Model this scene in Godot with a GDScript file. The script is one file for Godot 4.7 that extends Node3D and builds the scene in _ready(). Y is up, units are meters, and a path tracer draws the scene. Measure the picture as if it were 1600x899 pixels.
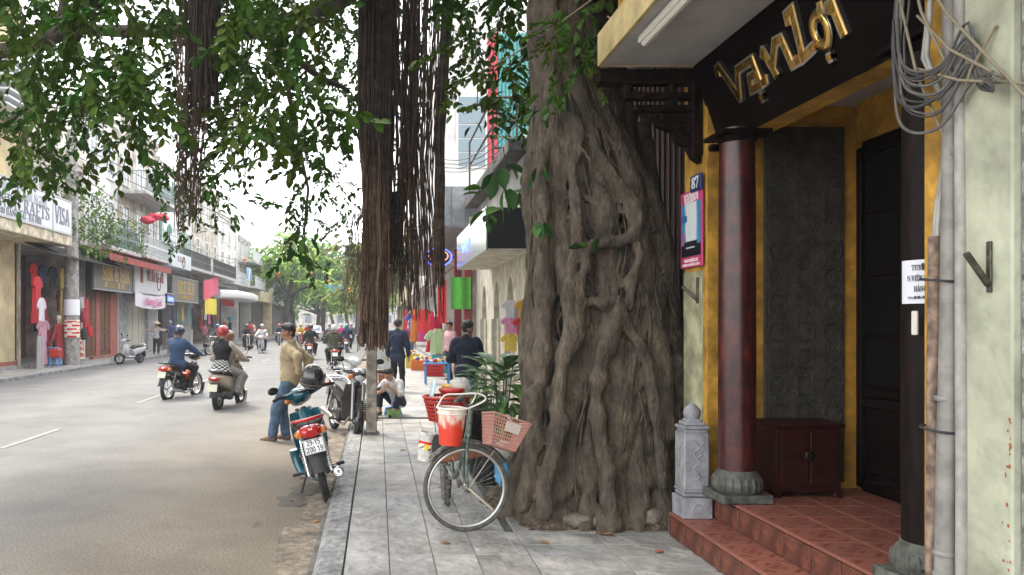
extends Node3D
# ---------- helpers: points, meshes, materials, things ----------
const F := 1246.0
const EYE := 1.6
const ROAD := -0.12

var rng := RandomNumberGenerator.new()
var used := {}
var mats := {}
var tex := {}

func P(px: float, py: float, d: float) -> Vector3:      # a point d metres down the street
	return Vector3((px - 590.0) * d / F, EYE + (505.0 - py) * d / F, -d)

func r(a: float, b: float) -> float:
	return rng.randf_range(a, b)

func rv(s: float) -> Vector3:
	return Vector3(r(-s, s), r(-s, s), r(-s, s))

class Shape:                                               # collects triangles; shared corners are smooth
	var v := PackedVector3Array()
	var c := PackedColorArray()
	var uv := PackedVector2Array()
	var ix := PackedInt32Array()
	var xf := Transform3D.IDENTITY
	var col := Color.WHITE
	func pt(p: Vector3, t := Vector2.ZERO) -> int:
		v.append(xf * p); c.append(col); uv.append(t)
		return v.size() - 1
	func tri(a: int, b: int, d: int) -> void:
		ix.append(a); ix.append(b); ix.append(d)
	func quad(a: Vector3, b: Vector3, d: Vector3, e: Vector3) -> void:   # clockwise seen from outside
		var i := pt(a, Vector2(0, 0)); pt(b, Vector2(1, 0)); pt(d, Vector2(1, 1)); pt(e, Vector2(0, 1))
		tri(i, i + 1, i + 2); tri(i, i + 2, i + 3)
	func grid(rows: Array, closed := false, smooth := true) -> void:      # rows of PackedVector3Array
		var n: int = rows[0].size()
		if not smooth:
			for j in rows.size() - 1:
				for i in (n if closed else n - 1):
					var k := (i + 1) % n
					quad(rows[j][i], rows[j][k], rows[j + 1][k], rows[j + 1][i])
			return
		var s := v.size()
		for j in rows.size():
			for i in n:
				pt(rows[j][i], Vector2(float(i) / (n if closed else n - 1), float(j) / (rows.size() - 1)))
		for j in rows.size() - 1:
			for i in (n if closed else n - 1):
				var k := (i + 1) % n
				tri(s + j * n + i, s + j * n + k, s + (j + 1) * n + k)
				tri(s + j * n + i, s + (j + 1) * n + k, s + (j + 1) * n + i)
	func fan(ring: PackedVector3Array, flip := false) -> void:
		var m := Vector3.ZERO
		for p in ring: m += p
		m /= ring.size()
		var s := pt(m, Vector2(.5, .5))
		for p in ring: pt(p)
		for i in ring.size():
			var a := s + 1 + i
			var b := s + 1 + (i + 1) % ring.size()
			if flip: tri(s, b, a)
			else: tri(s, a, b)
	func box(at: Vector3, size: Vector3, bevel := 0.0, b := Basis.IDENTITY) -> void:
		var h := size / 2
		bevel = minf(bevel, minf(h.x, minf(h.y, h.z)) * .8)
		var g := func(x, y, z): return at + b * Vector3(x, y, z)
		if bevel <= 0.0:
			for k in 3:
				for s in [-1.0, 1.0]:
					var n := Vector3.ZERO; n[k] = h[k] * s
					var p := Vector3.ZERO; p[(k + 1) % 3] = h[(k + 1) % 3] * s
					var q := Vector3.ZERO; q[(k + 2) % 3] = h[(k + 2) % 3]
					quad(at + b * (n - p - q), at + b * (n - p + q), at + b * (n + p + q), at + b * (n + p - q))
			return
		var i3 := h - Vector3.ONE * bevel
		for k in 3:
			var k1 := (k + 1) % 3
			var k2 := (k + 2) % 3
			for s in [-1.0, 1.0]:
				var n := Vector3.ZERO; n[k] = h[k] * s
				var p := Vector3.ZERO; p[k1] = i3[k1] * s
				var q := Vector3.ZERO; q[k2] = i3[k2]
				quad(at + b * (n - p - q), at + b * (n - p + q), at + b * (n + p + q), at + b * (n + p - q))
				for t in [-1.0, 1.0]:                              # edge between face k and face k1
					var e1 := Vector3.ZERO; e1[k] = h[k] * s; e1[k1] = i3[k1] * t
					var e2 := Vector3.ZERO; e2[k] = i3[k] * s; e2[k1] = h[k1] * t
					if s * t > 0: quad(at + b * (e1 - q), at + b * (e1 + q), at + b * (e2 + q), at + b * (e2 - q))
					else: quad(at + b * (e2 - q), at + b * (e2 + q), at + b * (e1 + q), at + b * (e1 - q))
		for x in [-1.0, 1.0]:
			for y in [-1.0, 1.0]:
				for z in [-1.0, 1.0]:
					var a := pt(at + b * Vector3(h.x * x, i3.y * y, i3.z * z))
					var d := pt(at + b * Vector3(i3.x * x, h.y * y, i3.z * z))
					var e := pt(at + b * Vector3(i3.x * x, i3.y * y, h.z * z))
					if x * y * z > 0: tri(a, e, d)
					else: tri(a, d, e)
	func tube(pts: PackedVector3Array, rad, n := 8, caps := true, squash := 1.0) -> void:   # rad: number or list
		var rows := []
		var t0 := (pts[1] - pts[0]).normalized()
		var u := t0.cross(Vector3.UP if absf(t0.y) < .9 else Vector3.RIGHT).normalized()
		for i in pts.size():
			var t := (pts[mini(i + 1, pts.size() - 1)] - pts[maxi(i - 1, 0)]).normalized()
			u = (u - t * u.dot(t)).normalized()
			var w := t.cross(u)
			var q: float = rad if (rad is float or rad is int) else rad[i]
			var ring := PackedVector3Array()
			for k in n:
				var a := -TAU * k / n
				ring.append(pts[i] + (u * cos(a) * squash + w * sin(a)) * q)
			rows.append(ring)
		grid(rows, true)
		if caps:
			fan(rows[0], true); fan(rows[-1])
	func rod(a: Vector3, b: Vector3, ra: float, rb := -1.0, n := 8) -> void:
		tube(PackedVector3Array([a, b]), [ra, rb if rb >= 0 else ra], n)
	func lathe(prof: Array, n := 16, at := Vector3.ZERO, b := Basis.IDENTITY) -> void:   # [radius, height] from bottom to top; repeat a point for a sharp edge
		var rows := []
		var ring_of := func(q):
			var ring := PackedVector3Array()
			for k in n:
				var a := TAU * k / n
				ring.append(at + b * Vector3(cos(a) * q[0], q[1], sin(a) * q[0]))
			return ring
		for q in prof:
			var ring = ring_of.call(q)
			if rows.size() and rows[-1][0].is_equal_approx(ring[0]):
				grid(rows, true); rows = []
			rows.append(ring)
		if rows.size() > 1: grid(rows, true)
		if prof[0][0] > .0005: fan(ring_of.call(prof[0]), true)
		if prof[-1][0] > .0005: fan(ring_of.call(prof[-1]))
	func prism(poly: PackedVector2Array, depth: float, t := Transform3D.IDENTITY) -> void:   # outline in x,y; from z=0 to z=depth
		if Geometry2D.is_polygon_clockwise(poly):
			poly = poly.duplicate(); poly.reverse()
		var tr := Geometry2D.triangulate_polygon(poly)
		var lo := Vector2(INF, INF)
		var hi := -lo
		for p in poly:
			lo = lo.min(p); hi = hi.max(p)
		for z in [0.0, depth]:
			var s := v.size()
			for p in poly: pt(t * Vector3(p.x, p.y, z), Vector2((p.x - lo.x) / (hi.x - lo.x), (hi.y - p.y) / (hi.y - lo.y)))
			for i in range(0, tr.size(), 3):
				var front: bool = (z > 0) == (depth > 0)
				var a2 := poly[tr[i]]; var b2 := poly[tr[i + 1]]; var c2 := poly[tr[i + 2]]
				var ccw: bool = (b2 - a2).cross(c2 - a2) > 0
				if front == ccw: tri(s + tr[i], s + tr[i + 2], s + tr[i + 1])
				else: tri(s + tr[i], s + tr[i + 1], s + tr[i + 2])
		for i in poly.size():
			var a := poly[i]
			var b := poly[(i + 1) % poly.size()]
			if depth > 0: quad(t * Vector3(a.x, a.y, 0), t * Vector3(a.x, a.y, depth), t * Vector3(b.x, b.y, depth), t * Vector3(b.x, b.y, 0))
			else: quad(t * Vector3(a.x, a.y, 0), t * Vector3(b.x, b.y, 0), t * Vector3(b.x, b.y, depth), t * Vector3(a.x, a.y, depth))
	func loft(secs: Array, n := 16, caps := true, side := Vector3.RIGHT) -> void:   # [centre, half width, half height, exponent] along a path
		var rows := []
		for i in secs.size():
			var s: Array = secs[i]
			var t: Vector3 = (secs[mini(i + 1, secs.size() - 1)][0] - secs[maxi(i - 1, 0)][0]).normalized()
			var u := (side - t * side.dot(t)).normalized()
			var w := t.cross(u)
			var e: float = 2.0 / (s[3] if s.size() > 3 else 2.0)
			var ring := PackedVector3Array()
			for k in n:
				var a := -TAU * k / n
				var cx := signf(cos(a)) * pow(absf(cos(a)), e)
				var sy := signf(sin(a)) * pow(absf(sin(a)), e)
				ring.append(s[0] + u * cx * s[1] + w * sy * s[2])
			rows.append(ring)
		grid(rows, true)
		if caps:
			fan(rows[0], true); fan(rows[-1])
	func ball(at: Vector3, rad: Vector3, n := 14, m := 9, b := Basis.IDENTITY, lo := -1.0, hi := 1.0) -> void:   # an ellipsoid between two latitudes (sine)
		var rows := []
		for j in m + 1:
			var la := lerpf(asin(lo), asin(hi), float(j) / m)
			var ring := PackedVector3Array()
			for k in n:
				var a := TAU * k / n
				ring.append(at + b * (Vector3(cos(a) * cos(la), sin(la), sin(a) * cos(la)) * rad))
			rows.append(ring)
		grid(rows, true)
	func torus(at: Vector3, axis: Vector3, big: float, small: float, n := 28, m := 8, flat := 1.0, from := 0.0, to := TAU) -> void:
		var u := axis.cross(Vector3.UP if absf(axis.y) < .9 else Vector3.RIGHT).normalized()
		var w := axis.cross(u).normalized()
		var rows := []
		var whole := absf(to - from - TAU) < .001
		for j in n + 1:
			var a := lerpf(from, to, float(j) / n)
			var o := u * cos(a) + w * sin(a)
			var ring := PackedVector3Array()
			for k in m:
				var f := TAU * k / m
				ring.append(at + o * (big + cos(f) * small) + axis.normalized() * sin(f) * small * flat)
			rows.append(ring)
		grid(rows, true)
		if not whole:
			fan(rows[0], true); fan(rows[-1])
	func sheet(nx: int, ny: int, f: Callable, thick := 0.0) -> void:        # f(u, v) -> point; thick gives it a back
		var rows := []
		for j in ny + 1:
			var row := PackedVector3Array()
			for i in nx + 1: row.append(f.call(float(i) / nx, float(j) / ny))
			rows.append(row)
		grid(rows)
		if thick > 0:
			var n := Vector3.ZERO
			n = (rows[0][nx] - rows[0][0]).cross(rows[ny][0] - rows[0][0]).normalized() * thick
			var back := []
			for row in rows:
				var q := PackedVector3Array()
				for i in nx + 1: q.append(row[nx - i] + n)
				back.append(q)
			grid(back)
			for j in ny:
				quad(rows[j][0], rows[j + 1][0], rows[j + 1][0] + n, rows[j][0] + n)
				quad(rows[j][nx] + n, rows[j + 1][nx] + n, rows[j + 1][nx], rows[j][nx])
			for i in nx:
				quad(rows[0][i] + n, rows[0][i + 1] + n, rows[0][i + 1], rows[0][i])
				quad(rows[ny][i], rows[ny][i + 1], rows[ny][i + 1] + n, rows[ny][i] + n)
	func mesh(m: Material, colored := false, with_uv := false) -> ArrayMesh:
		var nn := PackedVector3Array()
		nn.resize(v.size())
		for i in range(0, ix.size(), 3):
			var a := v[ix[i]]
			var n := (v[ix[i + 2]] - a).cross(v[ix[i + 1]] - a)
			nn[ix[i]] += n; nn[ix[i + 1]] += n; nn[ix[i + 2]] += n
		for i in nn.size():
			nn[i] = nn[i].normalized() if nn[i].length_squared() > 1e-20 else Vector3.UP
		var arr := []
		arr.resize(Mesh.ARRAY_MAX)
		arr[Mesh.ARRAY_VERTEX] = v; arr[Mesh.ARRAY_NORMAL] = nn; arr[Mesh.ARRAY_INDEX] = ix
		if colored: arr[Mesh.ARRAY_COLOR] = c
		if with_uv: arr[Mesh.ARRAY_TEX_UV] = uv
		var am := ArrayMesh.new()
		am.add_surface_from_arrays(Mesh.PRIMITIVE_TRIANGLES, arr)
		am.surface_set_material(0, m)
		return am

class Field:                                                # smooth union of tapered capsules, meshed as surface nets
	var bones := []
	var cell := .02
	var k := .015
	var rough := 0.0
	var noise: FastNoiseLite
	var stretch := Vector3.ONE
	var lumps: FastNoiseLite
	var valleys := 0.0                                        # depth of sharp furrows, deeper towards the ground
	func bone(a: Vector3, b: Vector3, ra: float, rb := -1.0, sq := Vector3.ONE) -> void:   # sq: squash (per axis) applied about a
		bones.append([a, b, ra, rb if rb >= 0 else ra, sq])
	func mesh_into(s: Shape) -> void:
		var lo := Vector3(INF, INF, INF)
		var hi := -lo
		for b in bones:
			var q: float = maxf(b[2], b[3]) * maxf(b[4].x, maxf(b[4].y, b[4].z)) + k * 3 + rough * 2 + cell * 2
			lo = lo.min(b[0] - Vector3.ONE * q).min(b[1] - Vector3.ONE * q)
			hi = hi.max(b[0] + Vector3.ONE * q).max(b[1] + Vector3.ONE * q)
		var nx := int(ceil((hi.x - lo.x) / cell)) + 1
		var ny := int(ceil((hi.y - lo.y) / cell)) + 1
		var nz := int(ceil((hi.z - lo.z) / cell)) + 1
		var g := PackedFloat32Array()
		g.resize(nx * ny * nz)
		var ik := 1.0 / k
		for b in bones:
			var a: Vector3 = b[0]
			var isq: Vector3 = Vector3.ONE / b[4]
			var ab: Vector3 = (b[1] - a) * isq
			var l2 := maxf(ab.length_squared(), 1e-9)
			var ra: float = b[2]
			var dr: float = b[3] - b[2]
			var sc: float = minf(b[4].x, minf(b[4].y, b[4].z))
			var cut := k * 5.0 + (rough + valleys) * 2.0
			var e: Vector3 = b[4] * maxf(b[2], b[3]) + Vector3.ONE * cut
			var p0 := ((a.min(b[1]) - e - lo) / cell).floor().max(Vector3.ZERO)
			var p1 := ((a.max(b[1]) + e - lo) / cell).ceil().min(Vector3(nx - 1, ny - 1, nz - 1))
			for z in range(int(p0.z), int(p1.z) + 1):
				for y in range(int(p0.y), int(p1.y) + 1):
					var at := (z * ny + y) * nx
					var py := Vector3(lo.x - a.x, lo.y + y * cell - a.y, lo.z + z * cell - a.z) * isq
					var dx := cell * isq.x
					for x in range(int(p0.x), int(p1.x) + 1):
						var pa := Vector3(py.x + x * dx, py.y, py.z)
						var h := clampf(pa.dot(ab) / l2, 0.0, 1.0)
						var d := ((pa - ab * h).length() - ra - dr * h) * sc
						if d < cut: g[at + x] += exp(maxf(-d * ik, -30.0) if d > -k * 12 else 12.0)
		if rough > 0:
			for z in nz:
				for y in ny:
					for x in nx:
						var i := (z * ny + y) * nx + x
						if g[i] > 1e-7 and g[i] < 1e6:
							var p := (lo + Vector3(x, y, z) * cell)
							var q := noise.get_noise_3d(p.x * stretch.x, p.y * stretch.y, p.z * stretch.z) * rough
							if valleys > 0:
								var low := smoothstep(2.4, .5, p.y)
								q -= (absf(noise.get_noise_3d(p.x * 1.3 + 40, p.y * lerpf(.3, .75, low), p.z * 1.3)) * -2.0 + .5) * valleys * (.6 + low)
								q -= (lumps.get_noise_3d(p.x * 1.5, p.y * .8, p.z * 1.5) + .55) * .14 * smoothstep(2.6, 1.2, p.y)
							g[i] *= exp(clampf(q * ik, -18, 18))
		var id := PackedInt32Array()
		id.resize(nx * ny * nz)
		id.fill(-1)
		var off := [0, 1, nx, nx + 1, nx * ny, nx * ny + 1, nx * ny + nx, nx * ny + nx + 1]
		var cor := [Vector3(0, 0, 0), Vector3(1, 0, 0), Vector3(0, 1, 0), Vector3(1, 1, 0), Vector3(0, 0, 1), Vector3(1, 0, 1), Vector3(0, 1, 1), Vector3(1, 1, 1)]
		var edges := [[0, 1], [2, 3], [4, 5], [6, 7], [0, 2], [1, 3], [4, 6], [5, 7], [0, 4], [1, 5], [2, 6], [3, 7]]
		for z in nz - 1:
			for y in ny - 1:
				for x in nx - 1:
					var i := (z * ny + y) * nx + x
					var inside := 0
					for q in 8:
						if g[i + off[q]] >= 1.0: inside += 1
					if inside == 0 or inside == 8: continue
					var sum := Vector3.ZERO
					var cnt := 0
					for ed in edges:
						var ga := g[i + off[ed[0]]]
						var gb := g[i + off[ed[1]]]
						if (ga >= 1.0) == (gb >= 1.0): continue
						var fa := log(maxf(ga, 1e-9))
						var fb := log(maxf(gb, 1e-9))
						sum += cor[ed[0]].lerp(cor[ed[1]], fa / (fa - fb)); cnt += 1
					id[i] = s.pt(lo + (Vector3(x, y, z) + sum / cnt) * cell)
		var st := [1, nx, nx * ny]
		for z in range(1, nz - 1):
			for y in range(1, ny - 1):
				for x in range(1, nx - 1):
					var i := (z * ny + y) * nx + x
					var here := g[i] >= 1.0
					for ax in 3:
						if (g[i + st[ax]] >= 1.0) == here: continue
						var u: int = st[(ax + 1) % 3]
						var w: int = st[(ax + 2) % 3]
						var a := id[i]; var b := id[i - u]; var c := id[i - u - w]; var d := id[i - w]
						if a < 0 or b < 0 or c < 0 or d < 0: continue
						if here:
							s.tri(a, c, b); s.tri(a, d, c)
						else:
							s.tri(a, b, c); s.tri(a, c, d)

func numbered(called: String) -> String:
	var n: int = used.get(called, 0)
	used[called] = n + 1
	return called if n == 0 else "%s_%03d" % [called, n]

func tag(o: Node3D, label: String, category: String, group := "") -> Node3D:
	o.set_meta("label", label); o.set_meta("category", category)
	if group: o.set_meta("group", group)
	return o

func thing(called: String, label: String, category: String, at := Vector3.ZERO, turn := 0.0, group := "") -> Node3D:
	var o := Node3D.new()
	o.name = numbered(called)
	add_child(o)
	o.position = at; o.rotation.y = turn
	return tag(o, label, category, group)

func put(called: String, mesh: Mesh, parent: Node3D = null) -> MeshInstance3D:
	var o := MeshInstance3D.new()
	o.mesh = mesh
	if parent == null:
		o.name = numbered(called); add_child(o)
	else:
		o.name = called; parent.add_child(o, true)
	return o

func obj(called: String, s: Shape, m: Material, parent: Node3D = null, colored := false, with_uv := false) -> MeshInstance3D:
	return put(called, s.mesh(m, colored, with_uv), parent)

func setting(called: String, s: Shape, m: Material, parent: Node3D = null) -> MeshInstance3D:
	var o := obj(called, s, m, parent)
	if parent == null: o.set_meta("kind", "structure")
	return o

func stuff(o: Node3D) -> Node3D:
	o.set_meta("kind", "stuff")
	return o

func dup(o: Node3D, called: String, label: String, at: Vector3, turn: float, group := "") -> Node3D:
	var q: Node3D = o.duplicate()
	q.name = numbered(called); add_child(q)
	q.position = at; q.rotation.y = turn
	q.set_meta("label", label)
	if group: q.set_meta("group", group)
	return q

# ---------- materials ----------
func lin(c: Color) -> Color:
	return c.linear_to_srgb()

func noise_tex(kind: String, seed_: int, freq: float, lo: float, hi: float, octaves := 4, normal := false, strength := 4.0) -> ImageTexture:
	var key := "%s%d_%f_%f_%f_%d_%s_%f" % [kind, seed_, freq, lo, hi, octaves, normal, strength]
	if tex.has(key): return tex[key]
	var n := FastNoiseLite.new()
	n.seed = seed_; n.frequency = freq; n.fractal_octaves = octaves
	if not normal: n.fractal_gain = .62
	n.noise_type = {"p": FastNoiseLite.TYPE_PERLIN, "s": FastNoiseLite.TYPE_SIMPLEX_SMOOTH, "c": FastNoiseLite.TYPE_CELLULAR, "v": FastNoiseLite.TYPE_VALUE}[kind]
	var im := n.get_seamless_image(512, 512)
	im.convert(Image.FORMAT_RGBA8)
	if normal:
		im.bump_map_to_normal_map(strength)
	else:
		var data := im.get_data()
		for i in range(0, data.size(), 4):
			var q := int(clampf(lerpf(lo, hi, data[i] / 255.0), 0, 1) * 255)
			data[i] = q; data[i + 1] = q; data[i + 2] = q
		im = Image.create_from_data(512, 512, false, Image.FORMAT_RGBA8, data)
	var t := ImageTexture.create_from_image(im)
	tex[key] = t
	return t

# color is a linear base colour; look: how uneven (0..1), size of the pattern per metre, bump strength, heightmap cm
func mat(called: String, color := Color.WHITE, rough := .8, look := {}) -> StandardMaterial3D:
	if mats.has(called): return mats[called]
	var m := StandardMaterial3D.new()
	m.resource_name = called
	m.albedo_color = lin(color)
	m.roughness = rough
	m.metallic = look.get("metal", 0.0)
	if look.has("spec"): m.metallic_specular = look.spec
	var tri := false
	if look.has("spots"):                                    # uneven tone, [depth, pattern repeats per metre, seed]
		var q: Array = look.spots
		var deep := .15 if q[0] < .2 else .27 if q[0] < .32 else .42 if q[0] < .5 else .6
		m.albedo_texture = noise_tex(q[3] if q.size() > 3 else "s", 3, q[4] if q.size() > 4 else .007, 1.0 - deep, 1.0 + deep * .25, 5)
		m.uv1_offset = Vector3(fmod(q[2] * .37, 1.0), fmod(q[2] * .61, 1.0), fmod(q[2] * .17, 1.0))
		m.uv1_scale = Vector3.ONE * q[1]; tri = true
		if q.size() > 5: m.uv1_scale = q[5]
	if look.has("bump"):                                     # [strength, kind, frequency, seed]
		var b: Array = look.bump
		m.normal_enabled = true
		m.normal_texture = noise_tex(b[1], b[3], b[2], 0, 1, 4, true, 6.0)
		m.normal_scale = b[0]; tri = true
		if not look.has("spots"): m.uv1_scale = Vector3.ONE * (b[4] if b.size() > 4 else 1.0)
	if look.has("relief"):
		var h: Array = look.relief                            # [cm, kind, frequency, seed]
		m.heightmap_enabled = true
		m.heightmap_texture = noise_tex(h[1], h[3], h[2], 0, 1, 5)
		m.heightmap_scale = h[0]; tri = true
	if tri:
		m.uv1_triplanar = true; m.uv1_world_triplanar = look.get("world", false)
		m.uv1_triplanar_sharpness = 4.0
	if look.has("stain"):                                    # broad second pattern: [depth, repeats per metre, frequency, kind]
		var q: Array = look.stain
		m.detail_enabled = true
		m.detail_blend_mode = BaseMaterial3D.BLEND_MODE_MUL
		m.detail_albedo = noise_tex(q[3] if q.size() > 3 else "s", 17, q[2], 1.0 - q[0], 1.0 + q[0] * .6, 5)
		m.detail_uv_layer = BaseMaterial3D.DETAIL_UV_2
		m.uv2_triplanar = true; m.uv2_world_triplanar = look.get("world", false)
		m.uv2_scale = Vector3.ONE * q[1]
	if look.has("coat"):
		m.clearcoat_enabled = true; m.clearcoat = look.coat; m.clearcoat_roughness = .15
	if look.has("rim"):
		m.rim_enabled = true; m.rim = look.rim
	if look.has("back"):
		m.backlight_enabled = true; m.backlight = lin(look.back)
	if look.has("glow"):
		m.emission_enabled = true; m.emission = lin(color); m.emission_energy_multiplier = look.glow
	m.vertex_color_use_as_albedo = look.get("vertex", false)
	if look.has("alpha"):
		m.transparency = BaseMaterial3D.TRANSPARENCY_ALPHA
		m.albedo_color.a = look.alpha
	m.cull_mode = BaseMaterial3D.CULL_DISABLED
	mats[called] = m
	return m

func paint(im: Image, called: String, rough := .6, look := {}) -> StandardMaterial3D:
	var m := mat(called, Color.WHITE, rough, look)
	m.albedo_texture = ImageTexture.create_from_image(im)
	return m

func letters(text: String, height: float, depth: float, m: Material, bold := true, font := "Droid Sans") -> TextMesh:
	var t := TextMesh.new()
	var f := SystemFont.new()
	f.font_names = PackedStringArray([font])
	if bold: f.font_weight = 700
	t.font = f
	t.text = text
	t.font_size = 32
	t.pixel_size = height / 23.0
	t.depth = depth
	t.curve_step = 2.0
	t.material = m
	return t

# ---------- the setting ----------
func sky_and_light() -> void:
	var cam := Camera3D.new()
	cam.name = "camera"
	cam.projection = Camera3D.PROJECTION_FRUSTUM
	cam.near = .05; cam.far = 900.0
	cam.size = .05 * 899.0 / F
	cam.frustum_offset = Vector2(210.0, 55.5) / F * .05
	cam.position = Vector3(0, EYE, 0)
	add_child(cam)
	cam.current = true
	var e := Environment.new()
	var sm := ProceduralSkyMaterial.new()
	sm.sky_top_color = Color(.93, .94, .96)
	sm.sky_horizon_color = Color(.985, .985, .985)
	sm.sky_curve = .25
	sm.ground_bottom_color = Color(.45, .44, .42)
	sm.ground_horizon_color = Color(.75, .75, .74)
	sm.sky_energy_multiplier = 1.0
	var sky := Sky.new()
	sky.sky_material = sm
	e.background_mode = Environment.BG_SKY
	e.sky = sky
	e.tonemap_mode = Environment.TONE_MAPPER_LINEAR
	e.tonemap_exposure = 4.0
	e.sdfgi_enabled = true; e.ssao_enabled = true; e.ssil_enabled = true
	e.fog_enabled = true; e.fog_density = .0010; e.fog_light_color = Color(.93, .96, 1.0)
	var we := WorldEnvironment.new()
	we.name = "daylight"
	we.environment = e
	add_child(we)
	var sun := DirectionalLight3D.new()
	sun.name = "sun"
	sun.light_energy = .45
	sun.light_angular_distance = 14.0
	sun.light_color = Color(1.0, .97, .92)
	sun.shadow_enabled = true
	sun.rotation_degrees = Vector3(-58, -150, 0)
	add_child(sun)

func materials() -> void:
	mat("asphalt", Color(1, 1, 1), .75, {"spec": .35, "vertex": true, "spots": [.2, .7, 3, "s", .09], "stain": [.12, .06, .02], "bump": [.3, "v", .45, 4], "world": true})
	mat("gutter", Color(.38, .31, .235), .85, {"stain": [.35, .4, .012], "spots": [.4, .5, 5, "s", .03], "bump": [.5, "v", .2, 4], "world": true})
	mat("soil", Color(.2, .145, .1), .95, {"spots": [.5, .8, 6, "s", .03], "relief": [3.0, "s", .05, 7], "world": true})
	for i in 5:
		var c: Color = [Color(.39, .38, .36), Color(.37, .362, .35), Color(.41, .395, .37), Color(.31, .31, .305), Color(.38, .36, .33)][i]
		mat("paving%d" % i, c, .55, {"stain": [.2, .21, .012], "spots": [.25, .25, 11 + i, "s", .012], "bump": [.35, "v", .12, 21], "world": true})
	mat("kerb", Color(.41, .41, .41), .6, {"stain": [.35, .3, .012], "spots": [.35, .6, 8, "s", .03], "bump": [.4, "v", .2, 9], "world": true})
	mat("joint", Color(.17, .165, .15), .95, {"spots": [.4, 1.0, 31], "world": true})
	mat("line_paint", Color(.36, .36, .35), .6, {"spots": [.6, .7, 33, "s", .06], "world": true})

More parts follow.
